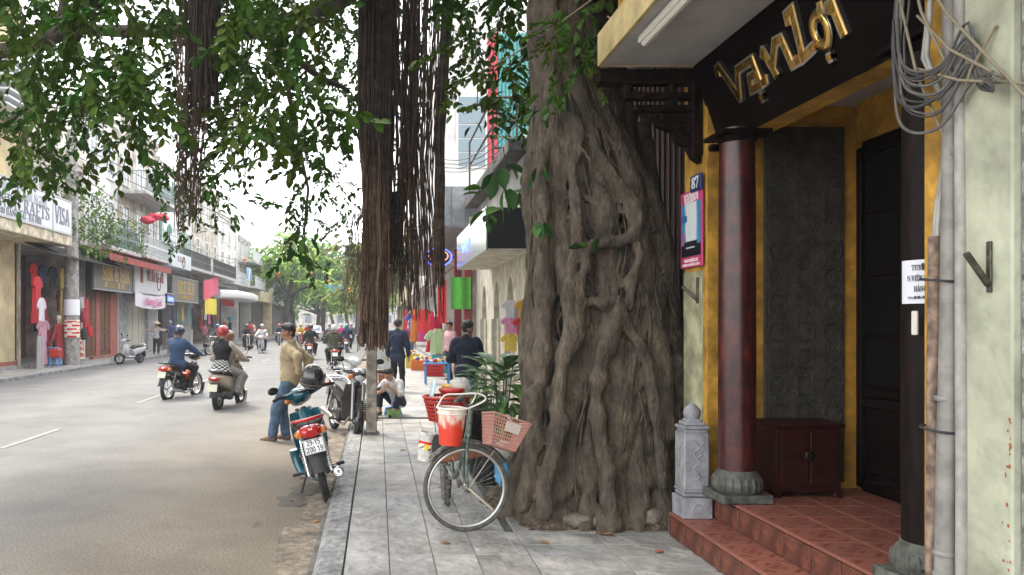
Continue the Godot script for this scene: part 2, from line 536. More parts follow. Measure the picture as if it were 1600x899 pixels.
func build_setting() -> void:
	var s := Shape.new()
	s.quad(Vector3(-400, -.16, 60), Vector3(-400, -.16, -700), Vector3(400, -.16, -700), Vector3(400, -.16, 60))
	setting("ground", s, mat("joint"))
	s = Shape.new()
	s.sheet(44, 180, func(u, v): return Vector3(lerpf(-10.8, -.47, u), ROAD + .06 * sin(u * PI), 20.0 - 340.0 * v * v if v > .3 else 20.0 - 102.0 * v))
	var dn := FastNoiseLite.new()
	dn.frequency = .5; dn.seed = 14
	for i in s.v.size():                                       # dust swept towards the near kerb, polished wheel tracks
		var p := s.v[i]
		var dust := clampf(smoothstep(-4.2, -.9, p.x + .7 * dn.get_noise_2d(p.x, p.z * .5)) * smoothstep(22.0, 7.0, -p.z), 0, 1)
		var track := .94 + .06 * sin(p.x * 2.6)
		var c := Color(.25, .247, .242).lerp(Color(.3, .25, .19), dust)
		s.c[i] = Color(c.r * track, c.g * track, c.b * track)
	var rd := obj("road", s, mat("asphalt"), null, true)
	rd.set_meta("kind", "structure")
	for k in 14:
		var d := 4.6 + k * 5.95
		s = Shape.new()
		s.box(Vector3(-4.98, ROAD + .0625, -d - .95), Vector3(.11, .006, 1.9))
		setting("road_marking", s, mat("line_paint"))
	# gutter of concrete slabs beside the kerb
	var g := setting("gutter", _slab(-.97, -.46, -.13, ROAD - .006, 2.0, -40.0), mat("joint"))
	for k in 30:
		var d := -1.0 + k * .55
		s = Shape.new()
		s.box(Vector3(-.715 + r(-.004, .004), ROAD - .035, -d - .275), Vector3(.495, .08 + r(-.004, .004), .536), .008)
		obj("slab", s, mat("gutter"), g)
	s = Shape.new()
	s.box(Vector3(-.715, ROAD - .035, -28), Vector3(.5, .08, 25.6), .008)
	stuff(obj("far_slabs", s, mat("gutter"), g))
	# kerb
	var kb := setting("kerb", _slab(-.46, -.22, -.2, -.03, 4.0, -120.0), mat("joint"))
	for k in 40:
		s = Shape.new()
		var z0 := 3.0 - k * .9
		var pr := PackedVector2Array([Vector2(-.475, -.16), Vector2(-.455, -.06), Vector2(-.41, -.012), Vector2(-.385, .004), Vector2(-.232, .006), Vector2(-.228, -.16)])
		s.prism(pr, .892, Transform3D(Basis.IDENTITY, Vector3(r(-.003, .003), r(-.003, .003), z0 - .9)))
		obj("kerb_stone", s, mat("kerb"), kb)
	s = Shape.new()
	s.box(Vector3(-.33, -.07, -76), Vector3(.2, .15, 86))
	stuff(obj("far_kerb", s, mat("kerb"), kb))
	# pavement of flagstones
	s = Shape.new()
	s.box(Vector3(.41, -.11, 3), Vector3(1.26, .18, 118), 0.0)
	s.box(Vector3(2.42, -.11, 30.5 - 6.06 + .0), Vector3(2.76, .18, 61.0), 0.0)
	s.box(Vector3(2.42, -.11, -34.0), Vector3(2.76, .18, 50.0), 0.0)
	var pv := setting("pavement", s, mat("joint"))
	for k in range(-2, 15):
		for i in range(0, 5):
			if i > 3: continue
			_flag(pv, Vector3(-.07 + i * .3, 0, -(4.31 + k * .6 + .3)), Vector2(.3, .6))
		_flag(pv, Vector3(1.01, 0, -(4.31 + k * .6 + .3)), Vector2(.06 + .02 , .6)) if k < 3 or k > 7 else null
	for j in range(-4, 10):
		for i in 3:
			if j > 9: continue
			_flag(pv, Vector3(1.05 + .3 + i * .6, 0, -(6.055 - j * .3 - .15)), Vector2(.6, .3)) if not (i == 2 and j > 30) else null
	for k in range(0, 8):
		for i in 3:
			_flag(pv, Vector3(1.05 + .3 + i * .6, 0, -(9.0 + k * .6 + .3)), Vector2(.6, .6))
	s = Shape.new()
	s.box(Vector3(1.5, -.01, -66), Vector3(3.44, .03, 105.0))
	stuff(obj("far_flagstones", s, mat("paving0"), pv))
	# soil round the old tree
	s = Shape.new()
	var n := FastNoiseLite.new()
	n.seed = 5; n.frequency = .9
	s.sheet(40, 60, func(u, v):
		var x := lerpf(1.04, 3.6, u)
		var z := lerpf(-6.06, -9.02, v)
		var e := minf(minf((x - 1.04) / .25, (-6.06 - z) / .2), 1.0)
		return Vector3(x, -.03 + e * (.07 + .05 * n.get_noise_2d(x * 3, z * 3)) , z))
	setting("soil", s, mat("soil"))
	for q in [[Vector3(1.62, .05, -6.27), Vector3(.17, .07, .1), "flat pale stone lying in the soil at the foot of the old tree"], [Vector3(2.08, .07, -6.32), Vector3(.2, .09, .14), "larger brown stone in the soil beside the red tiled step"]]:
		s = Shape.new()
		s.ball(Vector3.ZERO, q[1], 16, 8)
		for i in s.v.size():
			s.v[i] *= 1.0 + .22 * n.get_noise_3dv(s.v[i] * 9.0)
			s.v[i].y = clampf(s.v[i].y, -.05, q[1].y * .7)
		var o := obj("stone", s, mat("rock", Color(.3, .26, .2), .9, {"spots": [.4, 2.0, 41, "s"], "relief": [1.0, "s", .06, 7]}))
		o.position = q[0]; tag(o, q[2], "stone")
	# the far side
	s = Shape.new()
	s.box(Vector3(-12.4, -.08, -110), Vector3(3.1, .16, 300))
	setting("far_pavement", s, mat("paving2"))
	s = Shape.new()
	s.box(Vector3(-10.9, -.07, -110), Vector3(.22, .17, 300), .02)
	setting("far_kerb", s, mat("kerb"))

func _slab(x0: float, x1: float, y0: float, y1: float, z0: float, z1: float) -> Shape:
	var s := Shape.new()
	s.box(Vector3((x0 + x1) / 2, (y0 + y1) / 2, (z0 + z1) / 2), Vector3(x1 - x0, y1 - y0, absf(z1 - z0)))
	return s

var flag_n := 0
func _flag(parent: Node3D, at: Vector3, size: Vector2) -> void:
	var key := "flag%.2f_%.2f" % [size.x, size.y]
	flag_n += 1
	if flag_n > 296: return
	var k := rng.randi() % 5
	if k == 3 and rng.randf() < .5: k = 0
	key += str(k)
	if not mats.has(key + "mesh"):
		var s := Shape.new()
		s.box(Vector3.ZERO, Vector3(size.x - .0045, .06, size.y - .0045), .004)
		mats[key + "mesh"] = s.mesh(mat("paving%d" % k))
	var o := put("flagstone", mats[key + "mesh"], parent)
	o.position = at + Vector3(0, -.03 + r(-.002, .002), 0)
	o.rotation = Vector3(r(-.003, .003), 0, r(-.005, .005))

# ---------- house number 87 ----------
func diamond_tile(base: Color, dark: Color) -> Image:
	var im := Image.create(128, 128, false, Image.FORMAT_RGB8)
	var n := FastNoiseLite.new()
	n.frequency = .05
	for y in 128:
		for x in 128:
			var u := absf(x - 63.5) / 64.0
			var v := absf(y - 63.5) / 64.0
			var c := base
			var d := u + v
			if d > .35 and d < .62 and (u > .12 and v > .12): c = dark
			if d < .2: c = dark
			if d > 1.15 and d < 1.4 and absf(u - v) < .35: c = dark
			var q := 1.0 + .25 * n.get_noise_2d(x, y) + .12 * n.get_noise_2d(x * 5, y * 5)
			im.set_pixel(x, y, lin(Color(c.r * q, c.g * q, c.b * q)))
	return im

func house_87() -> void:
	var yellow := mat("yellow_wall", Color(.68, .36, .045), .75, {"stain": [.3, .35, .012], "spots": [.28, .5, 51, "s", .02], "bump": [.25, "v", .1, 52]})
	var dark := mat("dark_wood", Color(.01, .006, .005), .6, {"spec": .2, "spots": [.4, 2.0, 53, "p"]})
	var white := mat("soffit", Color(.47, .46, .45), .85, {"spots": [.15, .6, 54]})
	var pale := mat("pale_wall", Color(.52, .5, .3), .8, {"spots": [.45, .7, 55, "s"], "bump": [.3, "v", .1, 52]})
	var h := thing("house", "shop house number 87 with yellow porch, red column and wooden sign beam", "house")
	var s := Shape.new()
	s.box(Vector3(2.63, 1.55, -6.215), Vector3(.308, 3.96, .43), .006)
	obj("pilaster", s, yellow, h)
	s = Shape.new()
	s.box(Vector3(3.19, 1.73, -6.14), Vector3(.82, 3.6, .28))
	s.box(Vector3(2.96, .42, -5.985), Vector3(.35, .3, .03), .003)
	obj("wall", s, yellow, h)
	s = Shape.new()
	s.box(Vector3(3.9, 1.73, -6.1), Vector3(.6, 3.6, .36))
	s.box(Vector3(5.4, 2.6, -6.4), Vector3(4.0, 5.2, .3))
	s.box(Vector3(3.66, 3.16, -4.7), Vector3(.2, .44, 2.44))
	obj("upper_wall", s, yellow, h)
	# carved stone panel on the far wall of the porch
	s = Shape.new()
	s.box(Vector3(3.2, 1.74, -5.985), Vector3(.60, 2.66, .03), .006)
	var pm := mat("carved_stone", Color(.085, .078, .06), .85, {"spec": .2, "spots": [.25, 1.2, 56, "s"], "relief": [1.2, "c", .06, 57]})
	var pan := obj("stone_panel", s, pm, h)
	s = Shape.new()
	for j in 13:
		for i in 3:
			var c := Vector3(2.995 + i * .205, .52 + j * .203, -5.966)
			s.torus(c, Vector3(0, 0, 1), .068, .007, 14, 4)
			s.box(c, Vector3(.05, .05, .012), .004, Basis(Vector3(0, 0, 1), PI / 4))
			for k in 4:
				s.ball(c + Vector3(.08, 0, 0).rotated(Vector3(0, 0, 1), PI / 4 + k * PI / 2), Vector3(.014, .014, .008), 6, 4)
	obj("carving", s, pm, pan)
	# porch floor and steps
	s = Shape.new()
	s.box(Vector3(2.33, .06, -4.67), Vector3(.25, .18, 2.76))
	s.box(Vector3(3.02, .15, -4.67), Vector3(1.12, .36, 2.76))
	s.box(Vector3(5.5, .15, -4.67), Vector3(3.8, .36, 3.0))
	var fl := obj("porch_floor", s, mat("joint"), h)
	var timg := diamond_tile(Color(.26, .095, .064), Color(.15, .035, .025))
	var tm := paint(timg, "red_tile", .42, {})
	var t2 := paint(diamond_tile(Color(.23, .085, .06), Color(.14, .035, .024)), "worn_red_tile", .5, {})
	var riser := mat("riser_tile", Color(.2, .06, .035), .6, {"spots": [.5, 1.5, 58, "s"]})
	var tile_mesh := func(sz: Vector3, m: Material) -> Mesh:
		var q := Shape.new()
		q.box(Vector3.ZERO, sz, .004)
		return q.mesh(m, false, true)
	var big := [tile_mesh.call(Vector3(.294, .02, .294), tm), tile_mesh.call(Vector3(.294, .02, .294), t2)]
	for i in 4:
		for j in 9:
			put("floor_tile", big[rng.randi() % 2], fl).position = Vector3(2.59 + i * .3, .35, -(3.45 + j * .3))
	var nose := [tile_mesh.call(Vector3(.268, .024, .294), tm), tile_mesh.call(Vector3(.268, .024, .294), t2)]
	var ris := tile_mesh.call(Vector3(.02, .145, .288), riser)
	for j in 9:
		put("step_tile", nose[rng.randi() % 2], fl).position = Vector3(2.325, .169, -(3.45 + j * .3))
		put("riser_tile", ris, fl).position = Vector3(2.2, .08, -(3.45 + j * .3))
		put("riser_tile", ris, fl).position = Vector3(2.451, .262, -(3.45 + j * .3))
	# lintel, sign beam, ceiling, canopy
	s = Shape.new()
	s.box(Vector3(2.665, 3.235, -4.72), Vector3(.17, .61, 2.55))
	obj("lintel", s, yellow, h)
	s = Shape.new()
	s.box(Vector3(3.16, 3.28, -4.72), Vector3(.82, .1, 2.55))
	s.box(Vector3(5.4, 3.28, -4.72), Vector3(3.66, .1, 3.0))
	obj("ceiling", s, white, h)
	s = Shape.new()
	var bb := PackedVector2Array([Vector2(2.576, 2.93), Vector2(2.38, 3.535), Vector2(2.6, 3.535), Vector2(2.6, 2.93)])
	s.prism(bb, 2.72, Transform3D(Basis.IDENTITY, Vector3(0, 0, -6.02)))
	s.box(Vector3(2.575, 2.915, -6.0), Vector3(.17, .05, .09), .01)
	obj("sign_beam", s, mat("lacquer", Color(.007, .004, .0035), .6, {"spec": .15, "spots": [.3, 1.0, 59]}), h)
	s = Shape.new()
	s.box(Vector3(3.4, 3.655, -3.45), Vector3(3.42, .232, 5.1))
	obj("canopy_slab", s, white, h)
	s = Shape.new()
	s.box(Vector3(1.672, 3.655, -3.45), Vector3(.03, .245, 5.12), .004)
	s.box(Vector3(3.4, 3.655, -6.012), Vector3(3.42, .245, .024), .004)
	obj("canopy_fascia", s, mat("cream_fascia", Color(.6, .47, .22), .8, {"spots": [.3, .7, 60, "s"]}), h)
	s = Shape.new()
	s.box(Vector3(1.79, 3.51, -4.75), Vector3(.075, .05, 1.25), .008)
	s.box(Vector3(1.79, 3.47, -4.75), Vector3(.05, .035, 1.2), .015)
	obj("tube_lamp", s, mat("lamp_casing", Color(.7, .68, .6), .4), h)
	s = Shape.new()
	s.box(Vector3(3.4, 5.6, -4.0), Vector3(3.0, 3.6, 4.6))
	obj("upper_floor", s, yellow, h)
	# dark doors at the back of the porch
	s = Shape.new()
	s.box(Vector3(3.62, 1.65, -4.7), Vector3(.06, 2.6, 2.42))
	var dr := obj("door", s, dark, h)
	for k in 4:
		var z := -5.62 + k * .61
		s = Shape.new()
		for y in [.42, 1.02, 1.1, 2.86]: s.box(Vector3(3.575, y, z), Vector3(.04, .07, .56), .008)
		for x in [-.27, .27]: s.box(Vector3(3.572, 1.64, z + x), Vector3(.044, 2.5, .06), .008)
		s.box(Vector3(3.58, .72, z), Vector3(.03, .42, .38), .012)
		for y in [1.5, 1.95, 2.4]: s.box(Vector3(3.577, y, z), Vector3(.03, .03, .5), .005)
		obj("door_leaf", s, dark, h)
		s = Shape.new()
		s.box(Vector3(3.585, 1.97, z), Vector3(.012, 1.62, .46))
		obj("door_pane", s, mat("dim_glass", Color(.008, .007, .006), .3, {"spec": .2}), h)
	# columns
	var red := mat("red_lacquer", Color(.115, .018, .014), .4, {"stain": [.5, .8, .012], "spots": [.75, .9, 61, "s", .025, Vector3(1.3, .35, 1.3)], "coat": .3})
	for q in [[Vector3(2.525, .36, -5.6), "red"], [Vector3(2.6, .36, -3.74), "dark"]]:
		s = Shape.new()
		s.lathe([[.122, .2], [.124, 1.0], [.12, 2.2], [.112, 2.6]], 28, q[0])
		var cl := obj("column", s, red if q[1] == "red" else mat("black_lacquer", Color(.016, .008, .007), .5, {"spec": .25, "spots": [.7, .8, 62, "s", .03, Vector3(1.5, .3, 1.5)]}), h)
		s = Shape.new()
		s.box(q[0] + Vector3(.0, .03, 0), Vector3(.35, .06, .35), .008)
		s.lathe([[.14, .06], [.158, .08], [.165, .12], [.155, .165], [.14, .19], [.13, .2], [.13, .215], [.12, .215]], 24, q[0])
		for k in 20:
			var a := TAU * k / 20
			s.ball(q[0] + Vector3(cos(a) * .15, .12, sin(a) * .15), Vector3(.022, .052, .022), 7, 6)
		obj("column_base", s, mat("base_stone", Color(.13, .13, .11), .7, {"spots": [.5, 2.0, 63, "s"], "bump": [.4, "v", .1, 52]}), cl)
		s = Shape.new()
		s.lathe([[.115, 2.5], [.13, 2.52], [.15, 2.56], [.15, 2.58]], 20, q[0])
		s.box(q[0] + Vector3(0, 2.555, 0), Vector3(.34, .03, .34), .005)
		obj("column_head", s, dark, cl)
	# carved wooden bracket under the end of the canopy
	s = Shape.new()
	s.box(Vector3(2.06, 3.475, -6.1), Vector3(.78, .11, .12), .015)
	s.box(Vector3(2.16, 3.33, -6.1), Vector3(.56, .05, .1), .012)
	s.box(Vector3(2.2, 3.235, -6.1), Vector3(.5, .05, .1), .012)
	s.box(Vector3(1.9, 3.37, -6.1), Vector3(.07, .11, .11), .02)
	s.box(Vector3(2.25, 3.37, -6.1), Vector3(.06, .3, .1), .015)
	s.box(Vector3(2.43, 3.2, -6.1), Vector3(.08, .66, .11), .012)
	s.prism(PackedVector2Array([Vector2(2.0, 3.2), Vector2(2.46, 3.2), Vector2(2.46, 2.82), Vector2(2.4, 2.86), Vector2(2.36, 2.94), Vector2(2.28, 2.98), Vector2(2.25, 3.06), Vector2(2.14, 3.1), Vector2(2.1, 3.15)]), .07, Transform3D(Basis.IDENTITY, Vector3(0, 0, -6.14)))
	s.torus(Vector3(2.33, 3.09, -6.06), Vector3(0, 0, 1), .05, .014, 16, 6)
	s.torus(Vector3(2.14, 3.16, -6.06), Vector3(0, 0, 1), .03, .01, 14, 6)
	s.ball(Vector3(1.75, 3.46, -6.1), Vector3(.06, .05, .06), 10, 7)
	obj("carved_bracket", s, mat("bracket_wood", Color(.02, .012, .009), .7, {"spec": .2, "spots": [.5, 2.0, 64, "s"], "bump": [.4, "s", .06, 65]}), h)
	# the side of the house behind the tree, with red bars
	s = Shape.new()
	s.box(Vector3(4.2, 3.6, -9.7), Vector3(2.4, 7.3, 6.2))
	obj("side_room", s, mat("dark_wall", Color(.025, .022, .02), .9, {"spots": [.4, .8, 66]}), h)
	var gt := obj("window_grille", _slab(2.78, 2.82, .2, .26, -6.5, -8.7), mat("red_iron", Color(.12, .015, .012), .5), h)
	for k in 16:
		s = Shape.new()
		s.rod(Vector3(2.8, .2, -6.52 - k * .14), Vector3(2.8, 4.2, -6.52 - k * .14), .014, -1, 6)
		obj("bar", s, mat("red_iron"), gt)
	# pale plaster of the pilaster's street face
	s = Shape.new()
	s.box(Vector3(2.471, .95, -6.24), Vector3(.012, 2.1, .36), .002)
	obj("pale_plaster", s, pale, h)
	# near pilaster
	s = Shape.new()
	s.box(Vector3(2.6, 1.5, -3.5), Vector3(.3, 3.94, .15), .005)
	s.box(Vector3(3.3, 1.73, -3.43), Vector3(1.2, 3.6, .12))
	obj("near_pilaster", s, yellow, h)
	brand_letters()
	house_things()

func lettering(called: String, parent: Node3D, strokes: Array, t: Transform3D, w: float, depth: float, face: Material, edge: Material, lift := 0.0) -> void:
	var k := 0
	var o: MeshInstance3D
	for pass_ in 2:
		var s := Shape.new()
		for st in strokes:
			var pl := PackedVector2Array(st)
			var half := w / 2 + (.014 if pass_ == 0 else -.002)
			for poly in Geometry2D.offset_polyline(pl, half, Geometry2D.JOIN_MITER, Geometry2D.END_SQUARE if false else Geometry2D.END_BUTT):
				if Geometry2D.is_polygon_clockwise(poly) and strokes.size() > 1: continue
				s.prism(poly, (depth if pass_ == 0 else depth + .004) + k * .0007, t.translated_local(Vector3(0, 0, lift)))
				k += 1
		if pass_ == 0: o = obj(called, s, edge, parent)
		else: obj("face", s, face, o)

func brand_letters() -> void:
	var gold := mat("gold", Color(.78, .5, .16), .2, {"metal": 1.0, "bump": [.25, "s", .02, 71, .8]})
	var silver := mat("chrome_edge", Color(.72, .7, .66), .3, {"metal": 1.0})
	var root := thing("shop_sign_letters", "gold and chrome raised lettering reading VanLoi on the dark sign beam above the porch", "sign")
	var up := Vector3(2.38 - 2.576, 3.535 - 2.93, 0).normalized()
	var along := Vector3(0, 0, 1)
	var t := Transform3D(Basis(along, up, along.cross(up)), Vector3(2.576, 2.93, -5.643) + up * (.34 * .636) + along.cross(up) * .002)
	var ring := []
	for i in 25: ring.append(Vector2(1.215 + .072 * cos(TAU * i / 24), .1 + .095 * sin(TAU * i / 24)))
	var L := {
		"letter_V": [[Vector2(.0, .225), Vector2(.012, .28), Vector2(.045, .285), Vector2(.185, .02), Vector2(.255, .165)]],
		"letter_a": [[Vector2(.245, .14), Vector2(.27, .188), Vector2(.475, .188), Vector2(.49, .02), Vector2(.55, .022), Vector2(.56, .06)], [Vector2(.49, .09), Vector2(.39, .095), Vector2(.365, .02), Vector2(.5, .015)], [Vector2(.43, -.06), Vector2(.475, -.06)]],
		"letter_n": [[Vector2(.6, .15), Vector2(.63, .19), Vector2(.69, .005)], [Vector2(.685, .08), Vector2(.78, .195), Vector2(.85, .19), Vector2(.88, .02), Vector2(.95, .02), Vector2(.955, .055)]],
		"letter_L": [[Vector2(.965, .23), Vector2(.975, .29), Vector2(1.035, .295), Vector2(1.0, .02), Vector2(1.13, .04)]],
		"letter_o": [ring, [Vector2(1.255, .19), Vector2(1.285, .2), Vector2(1.29, .24)], [Vector2(1.205, -.06), Vector2(1.25, -.06)]],
		"letter_i": [[Vector2(1.33, .15), Vector2(1.35, .185), Vector2(1.385, .185), Vector2(1.4, .0)], [Vector2(1.36, .23), Vector2(1.4, .23)]],
	}
	for key in L:
		if key == "letter_o":
			var s := Shape.new()
			for q in [[.064, .036, silver], [.064, .03, gold]]:
				s = Shape.new()
				s.xf = t * Transform3D(Basis.from_scale(Vector3(1, 1.32, 1)), Vector3(1.215, .1, .012 if q[2] == silver else .018))
				s.torus(Vector3.ZERO, Vector3(0, 0, 1), q[0], q[1] * .82, 28, 8, .5)
				obj("letter_o" if q[2] == silver else "letter_o_face", s, q[2], root)
			lettering("letter_accent", root, L[key].slice(1), t, .032, .025, gold, silver)
		else:
			lettering(key, root, L[key], t, .045, .025, gold, silver)

func text_on(called: String, text: String, h: float, m: Material, parent: Node3D, at: Vector3, face: Vector3, width := 0.0, bold := true, font := "Droid Sans", depth := .004, tilt := 0.0) -> MeshInstance3D:
	var tmesh := letters(text, h, depth, m, bold, font)
	var o := put(called, tmesh, parent)
	var z := face.normalized()
	var x := Vector3.UP.cross(z).normalized()
	o.transform = Transform3D(Basis(x, z.cross(x), z) * Basis(Vector3(0, 0, 1), tilt), at)
	if width > 0:
		var w: float = tmesh.get_aabb().size.x
		if w > .001: o.transform.basis = o.transform.basis * Basis.from_scale(Vector3(width / w, 1, 1))
	return o

func house_things() -> void:
	var wh := mat("print_white", Color(.78, .78, .76), .6)
	var s := Shape.new()
	s.box(Vector3(2.44, 2.672, -6.1), Vector3(.02, .125, .2), .003)
	var o := obj("number_plate", s, mat("plate_blue", Color(.02, .035, .12), .4))
	tag(o, "small dark blue house number plate reading 87 above the shop poster", "sign")
	text_on("digits", "87", .085, wh, o, Vector3(2.429, 2.672, -6.1), Vector3(-1, 0, 0), .13, true, "Droid Serif")
	# poster
	var p := thing("poster", "tall pink and pale blue shop poster on the street face of the yellow pilaster", "poster")
	s = Shape.new()
	s.box(Vector3(2.452, 2.335, -6.22), Vector3(.014, .6, .42), .003)
	obj("board", s, mat("poster_pink", Color(.55, .06, .17), .4), p)
	var im := Image.create(128, 144, false, Image.FORMAT_RGB8)
	var n := FastNoiseLite.new()
	n.frequency = .018; n.seed = 3
	for y in 144:
		for x in 128:
			var u := x / 127.0
			var v := y / 143.0
			var q := smoothstep(.1, .32, u) * (1.0 - smoothstep(.68, .9, u))
			var c := Color(.25, .52, .72).lerp(Color(.86, .88, .86), clampf(q * 1.2 + n.get_noise_2d(x, y) * .5, 0, 1))
			if v > .22 and v < .34 and u < .3: c = Color(.2, .4, .62)
			if v > .55 and u < .22: c = c.lerp(Color(.7, .35, .5), .6)
			if v > .78: c = Color(.09, .1, .12)
			if v > .72 and u > .15 and u < .82 and v < .88: c = Color(.13, .14, .16)
			if v > .82 and v < .85 and u > .25 and u < .7: c = Color(.8, .82, .84)
			im.set_pixel(x, y, c)
	s = Shape.new()
	s.quad(Vector3(2.4435, 2.54, -6.41), Vector3(2.4435, 2.54, -6.03), Vector3(2.4435, 2.12, -6.03), Vector3(2.4435, 2.12, -6.41))
	obj("picture", s, paint(im, "poster_picture", .45), p, false, true)
	text_on("title", "vanloi", .1, wh, p, Vector3(2.444, 2.59, -6.22), Vector3(-1, 0, 0), .28, true, "Droid Serif", .003, .06)
	text_on("caption", "www.vanloi.com", .032, wh, p, Vector3(2.444, 2.092, -6.22), Vector3(-1, 0, 0), .27, false, "Droid Sans", .003)
	text_on("caption", "www.vanloi.com", .026, wh, p, Vector3(2.444, 2.058, -6.22), Vector3(-1, 0, 0), .33, false, "Droid Sans", .003)
	# notice wrapped on the near column
	s = Shape.new()
	s.sheet(10, 1, func(u, v):
		var a := lerpf(-2.55, -.9, 1.0 - u)
		return Vector3(2.565 - .128 * cos(a + 1.2) , lerpf(1.897, 1.69, v), -3.74 - .128 * sin(a + 1.2)))
	var nt := thing("notice", "white paper notice in capital letters stuck on the dark near column", "notice")
	s = Shape.new()
	s.sheet(12, 1, func(u, v):
		var a := lerpf(PI * 1.07, PI * .45, u)
		return Vector3(2.6 + .1245 * cos(a), lerpf(1.892, 1.69, v), -3.74 + .1245 * sin(a)))
	obj("paper", s, mat("paper", Color(.74, .74, .8), .8), nt)
	var ink := mat("ink", Color(.03, .03, .035), .7)
	var f3 := Vector3(-.78, 0, .62)
	for q in [["TUYỂN", 1.855, .024, .07], ["N VIÊN BÁN", 1.806, .024, .105], ["HÀNG", 1.757, .024, .052], ["liên hệ tại cửa hàng", 1.717, .01, .1]]:
		text_on("line", q[0], q[2], ink, nt, Vector3(2.6, q[1], -3.74) + f3.normalized() * .129 + Vector3(-.004, 0, -.006), f3, q[3], true, "Droid Serif", .002)
	s = Shape.new()
	s.box(Vector3(2.447, 1.6, -3.63), Vector3(.014, .11, .035), .004)
	o = obj("switch_plate", s, mat("lamp_casing"))
	tag(o, "small pale switch plate at the edge of the near yellow pilaster under the notice", "switch")
	# chest
	var ch := thing("chest", "low dark red wooden chest standing on the tiled porch against the stone panel", "chest")
	var cw := mat("chest_wood", Color(.045, .009, .006), .5, {"spec": .3, "spots": [.5, 1.5, 72, "s", .02, Vector3(.6, 3, 3)]})
	s = Shape.new()
	s.box(Vector3(3.05, .63, -5.79), Vector3(.46, .46, .3), .006)
	obj("carcass", s, cw, ch)
	s = Shape.new()
	s.box(Vector3(3.05, .875, -5.79), Vector3(.51, .03, .34), .008)
	obj("top", s, cw, ch)
	for x in [2.95, 3.155]:
		s = Shape.new()
		s.box(Vector3(x, .64, -5.636), Vector3(.19, .38, .016), .005)
		obj("door", s, cw, ch)
	s = Shape.new()
	s.lathe([[.035, 0], [.035, .006], [.02, .01]], 16, Vector3(3.052, .66, -5.628), Basis(Vector3.RIGHT, PI / 2))
	obj("lock_plate", s, mat("dark_brass", Color(.03, .025, .015), .4, {"metal": .8}), ch)
	for x in [2.84, 3.26]:
		for z in [-5.66, -5.92]:
			s = Shape.new()
			s.box(Vector3(x, .385, z), Vector3(.05, .06, .04), .006)
			obj("leg", s, cw, ch)
	# stone bollard on the first step
	var b := thing("stone_post", "carved grey stone post with a round bud top on the first red step", "post", Vector3(2.315, .182, -5.87))
	var st := mat("grey_stone", Color(.33, .33, .345), .7, {"spots": [.25, 1.2, 73, "s"], "bump": [.3, "v", .12, 52]})
	s = Shape.new()
	s.box(Vector3(0, .075, 0), Vector3(.215, .15, .215), .004)
	obj("plinth", s, st, b)
	s = Shape.new()
	s.box(Vector3(0, .168, 0), Vector3(.19, .03, .19), .01)
	s.box(Vector3(0, .195, 0), Vector3(.2, .02, .2), .008)
	s.box(Vector3(0, .41, 0), Vector3(.185, .42, .185), .01)
	s.box(Vector3(0, .632, 0), Vector3(.165, .03, .165), .008)
	s.box(Vector3(0, .655, 0), Vector3(.19, .025, .19), .008)
	s.box(Vector3(0, .68, 0), Vector3(.15, .03, .15), .01)
	s.box(Vector3(0, .7, 0), Vector3(.11, .03, .11), .01)
	obj("shaft", s, st, b)
	s = Shape.new()
	s.lathe([[.035, .7], [.05, .715], [.062, .75], [.058, .78], [.04, .805], [.02, .82], [0.0, .835]], 18)
	obj("bud", s, st, b)
	s = Shape.new()
	for f in [Vector3(0, 0, 1), Vector3(-1, 0, 0)]:
		var x := Vector3.UP.cross(f)
		var pl := PackedVector3Array()
		for i in 14: pl.append(f * .0935 + Vector3(0, .28 + i * .022, 0) + x * (.025 * sin(i * 1.3)))
		s.tube(pl, .006, 5)
		for i in 6:
			s.tube(PackedVector3Array([pl[i * 2 + 1], pl[i * 2 + 1] + x * (.03 if i % 2 else -.03) + Vector3(0, .03, 0)]), .005, 5)
		for q in [[.0, .2, .0, .37], [.0, .62, .0, .37]]: s.box(f * .0925 + Vector3(0, q[1] + .0, 0), Vector3(.13, .008, .13) * (Vector3.ONE - f.abs()) + f.abs() * .006)
		s.torus(f * .1085 + Vector3(0, .075, 0), f, .03, .006, 16, 5)
		for y in [.035, .115]: s.box(f * .108 + Vector3(0, y, 0), (x.abs() * .14) + Vector3(0, .008, 0) + f.abs() * .006)
	obj("carving", s, st, b)
	# pier of the neighbouring house
	var pier := thing("neighbour_house", "pale green plastered pier of the neighbouring house with rust stains at its edge", "house")
	var green := mat("pale_green", Color(.52, .53, .39), .8, {"stain": [.25, .3, .01], "spots": [.15, .35, 74, "s"], "bump": [.3, "v", .08, 75]})
	s = Shape.new()
	s.box(Vector3(2.72, 2.6, -3.14), Vector3(.64, 5.4, .25), .008)
	obj("pier", s, green, pier)
	s = Shape.new()
	s.box(Vector3(2.76, 2.6, -2.9), Vector3(.66, 5.4, .22), .004)
	obj("jamb", s, mat("stained_plaster", Color(.42, .42, .4), .8, {"spots": [.5, .8, 76, "s", .03]}), pier)
	s = Shape.new()
	s.box(Vector3(4.6, 3.0, 1.0), Vector3(4.0, 6.2, 7.6))
	obj("front_wall", s, green, pier)
	s = Shape.new()
	rng.seed = 77
	for i in 46:
		var y := r(-.1, 1.25)
		var z := -3.018 - absf(rng.randfn(0, .018))
		s.ball(Vector3(2.3985, y, z), Vector3(.0015, r(.002, .011), r(.002, .007)), 6, 4)
	for i in 30:
		s.ball(Vector3(2.45 + absf(rng.randfn(0, .03)), r(.2, 1.3), -2.7885), Vector3(r(.003, .012), r(.003, .016), .0015), 6, 4)
	stuff(obj("rust_stains", s, mat("rust", Color(.35, .09, .03), .9), pier))
	# pipes and cables in the corner
	var grey := mat("pvc_grey", Color(.29, .275, .25), .5, {"spots": [.3, 1.2, 78, "s"]})
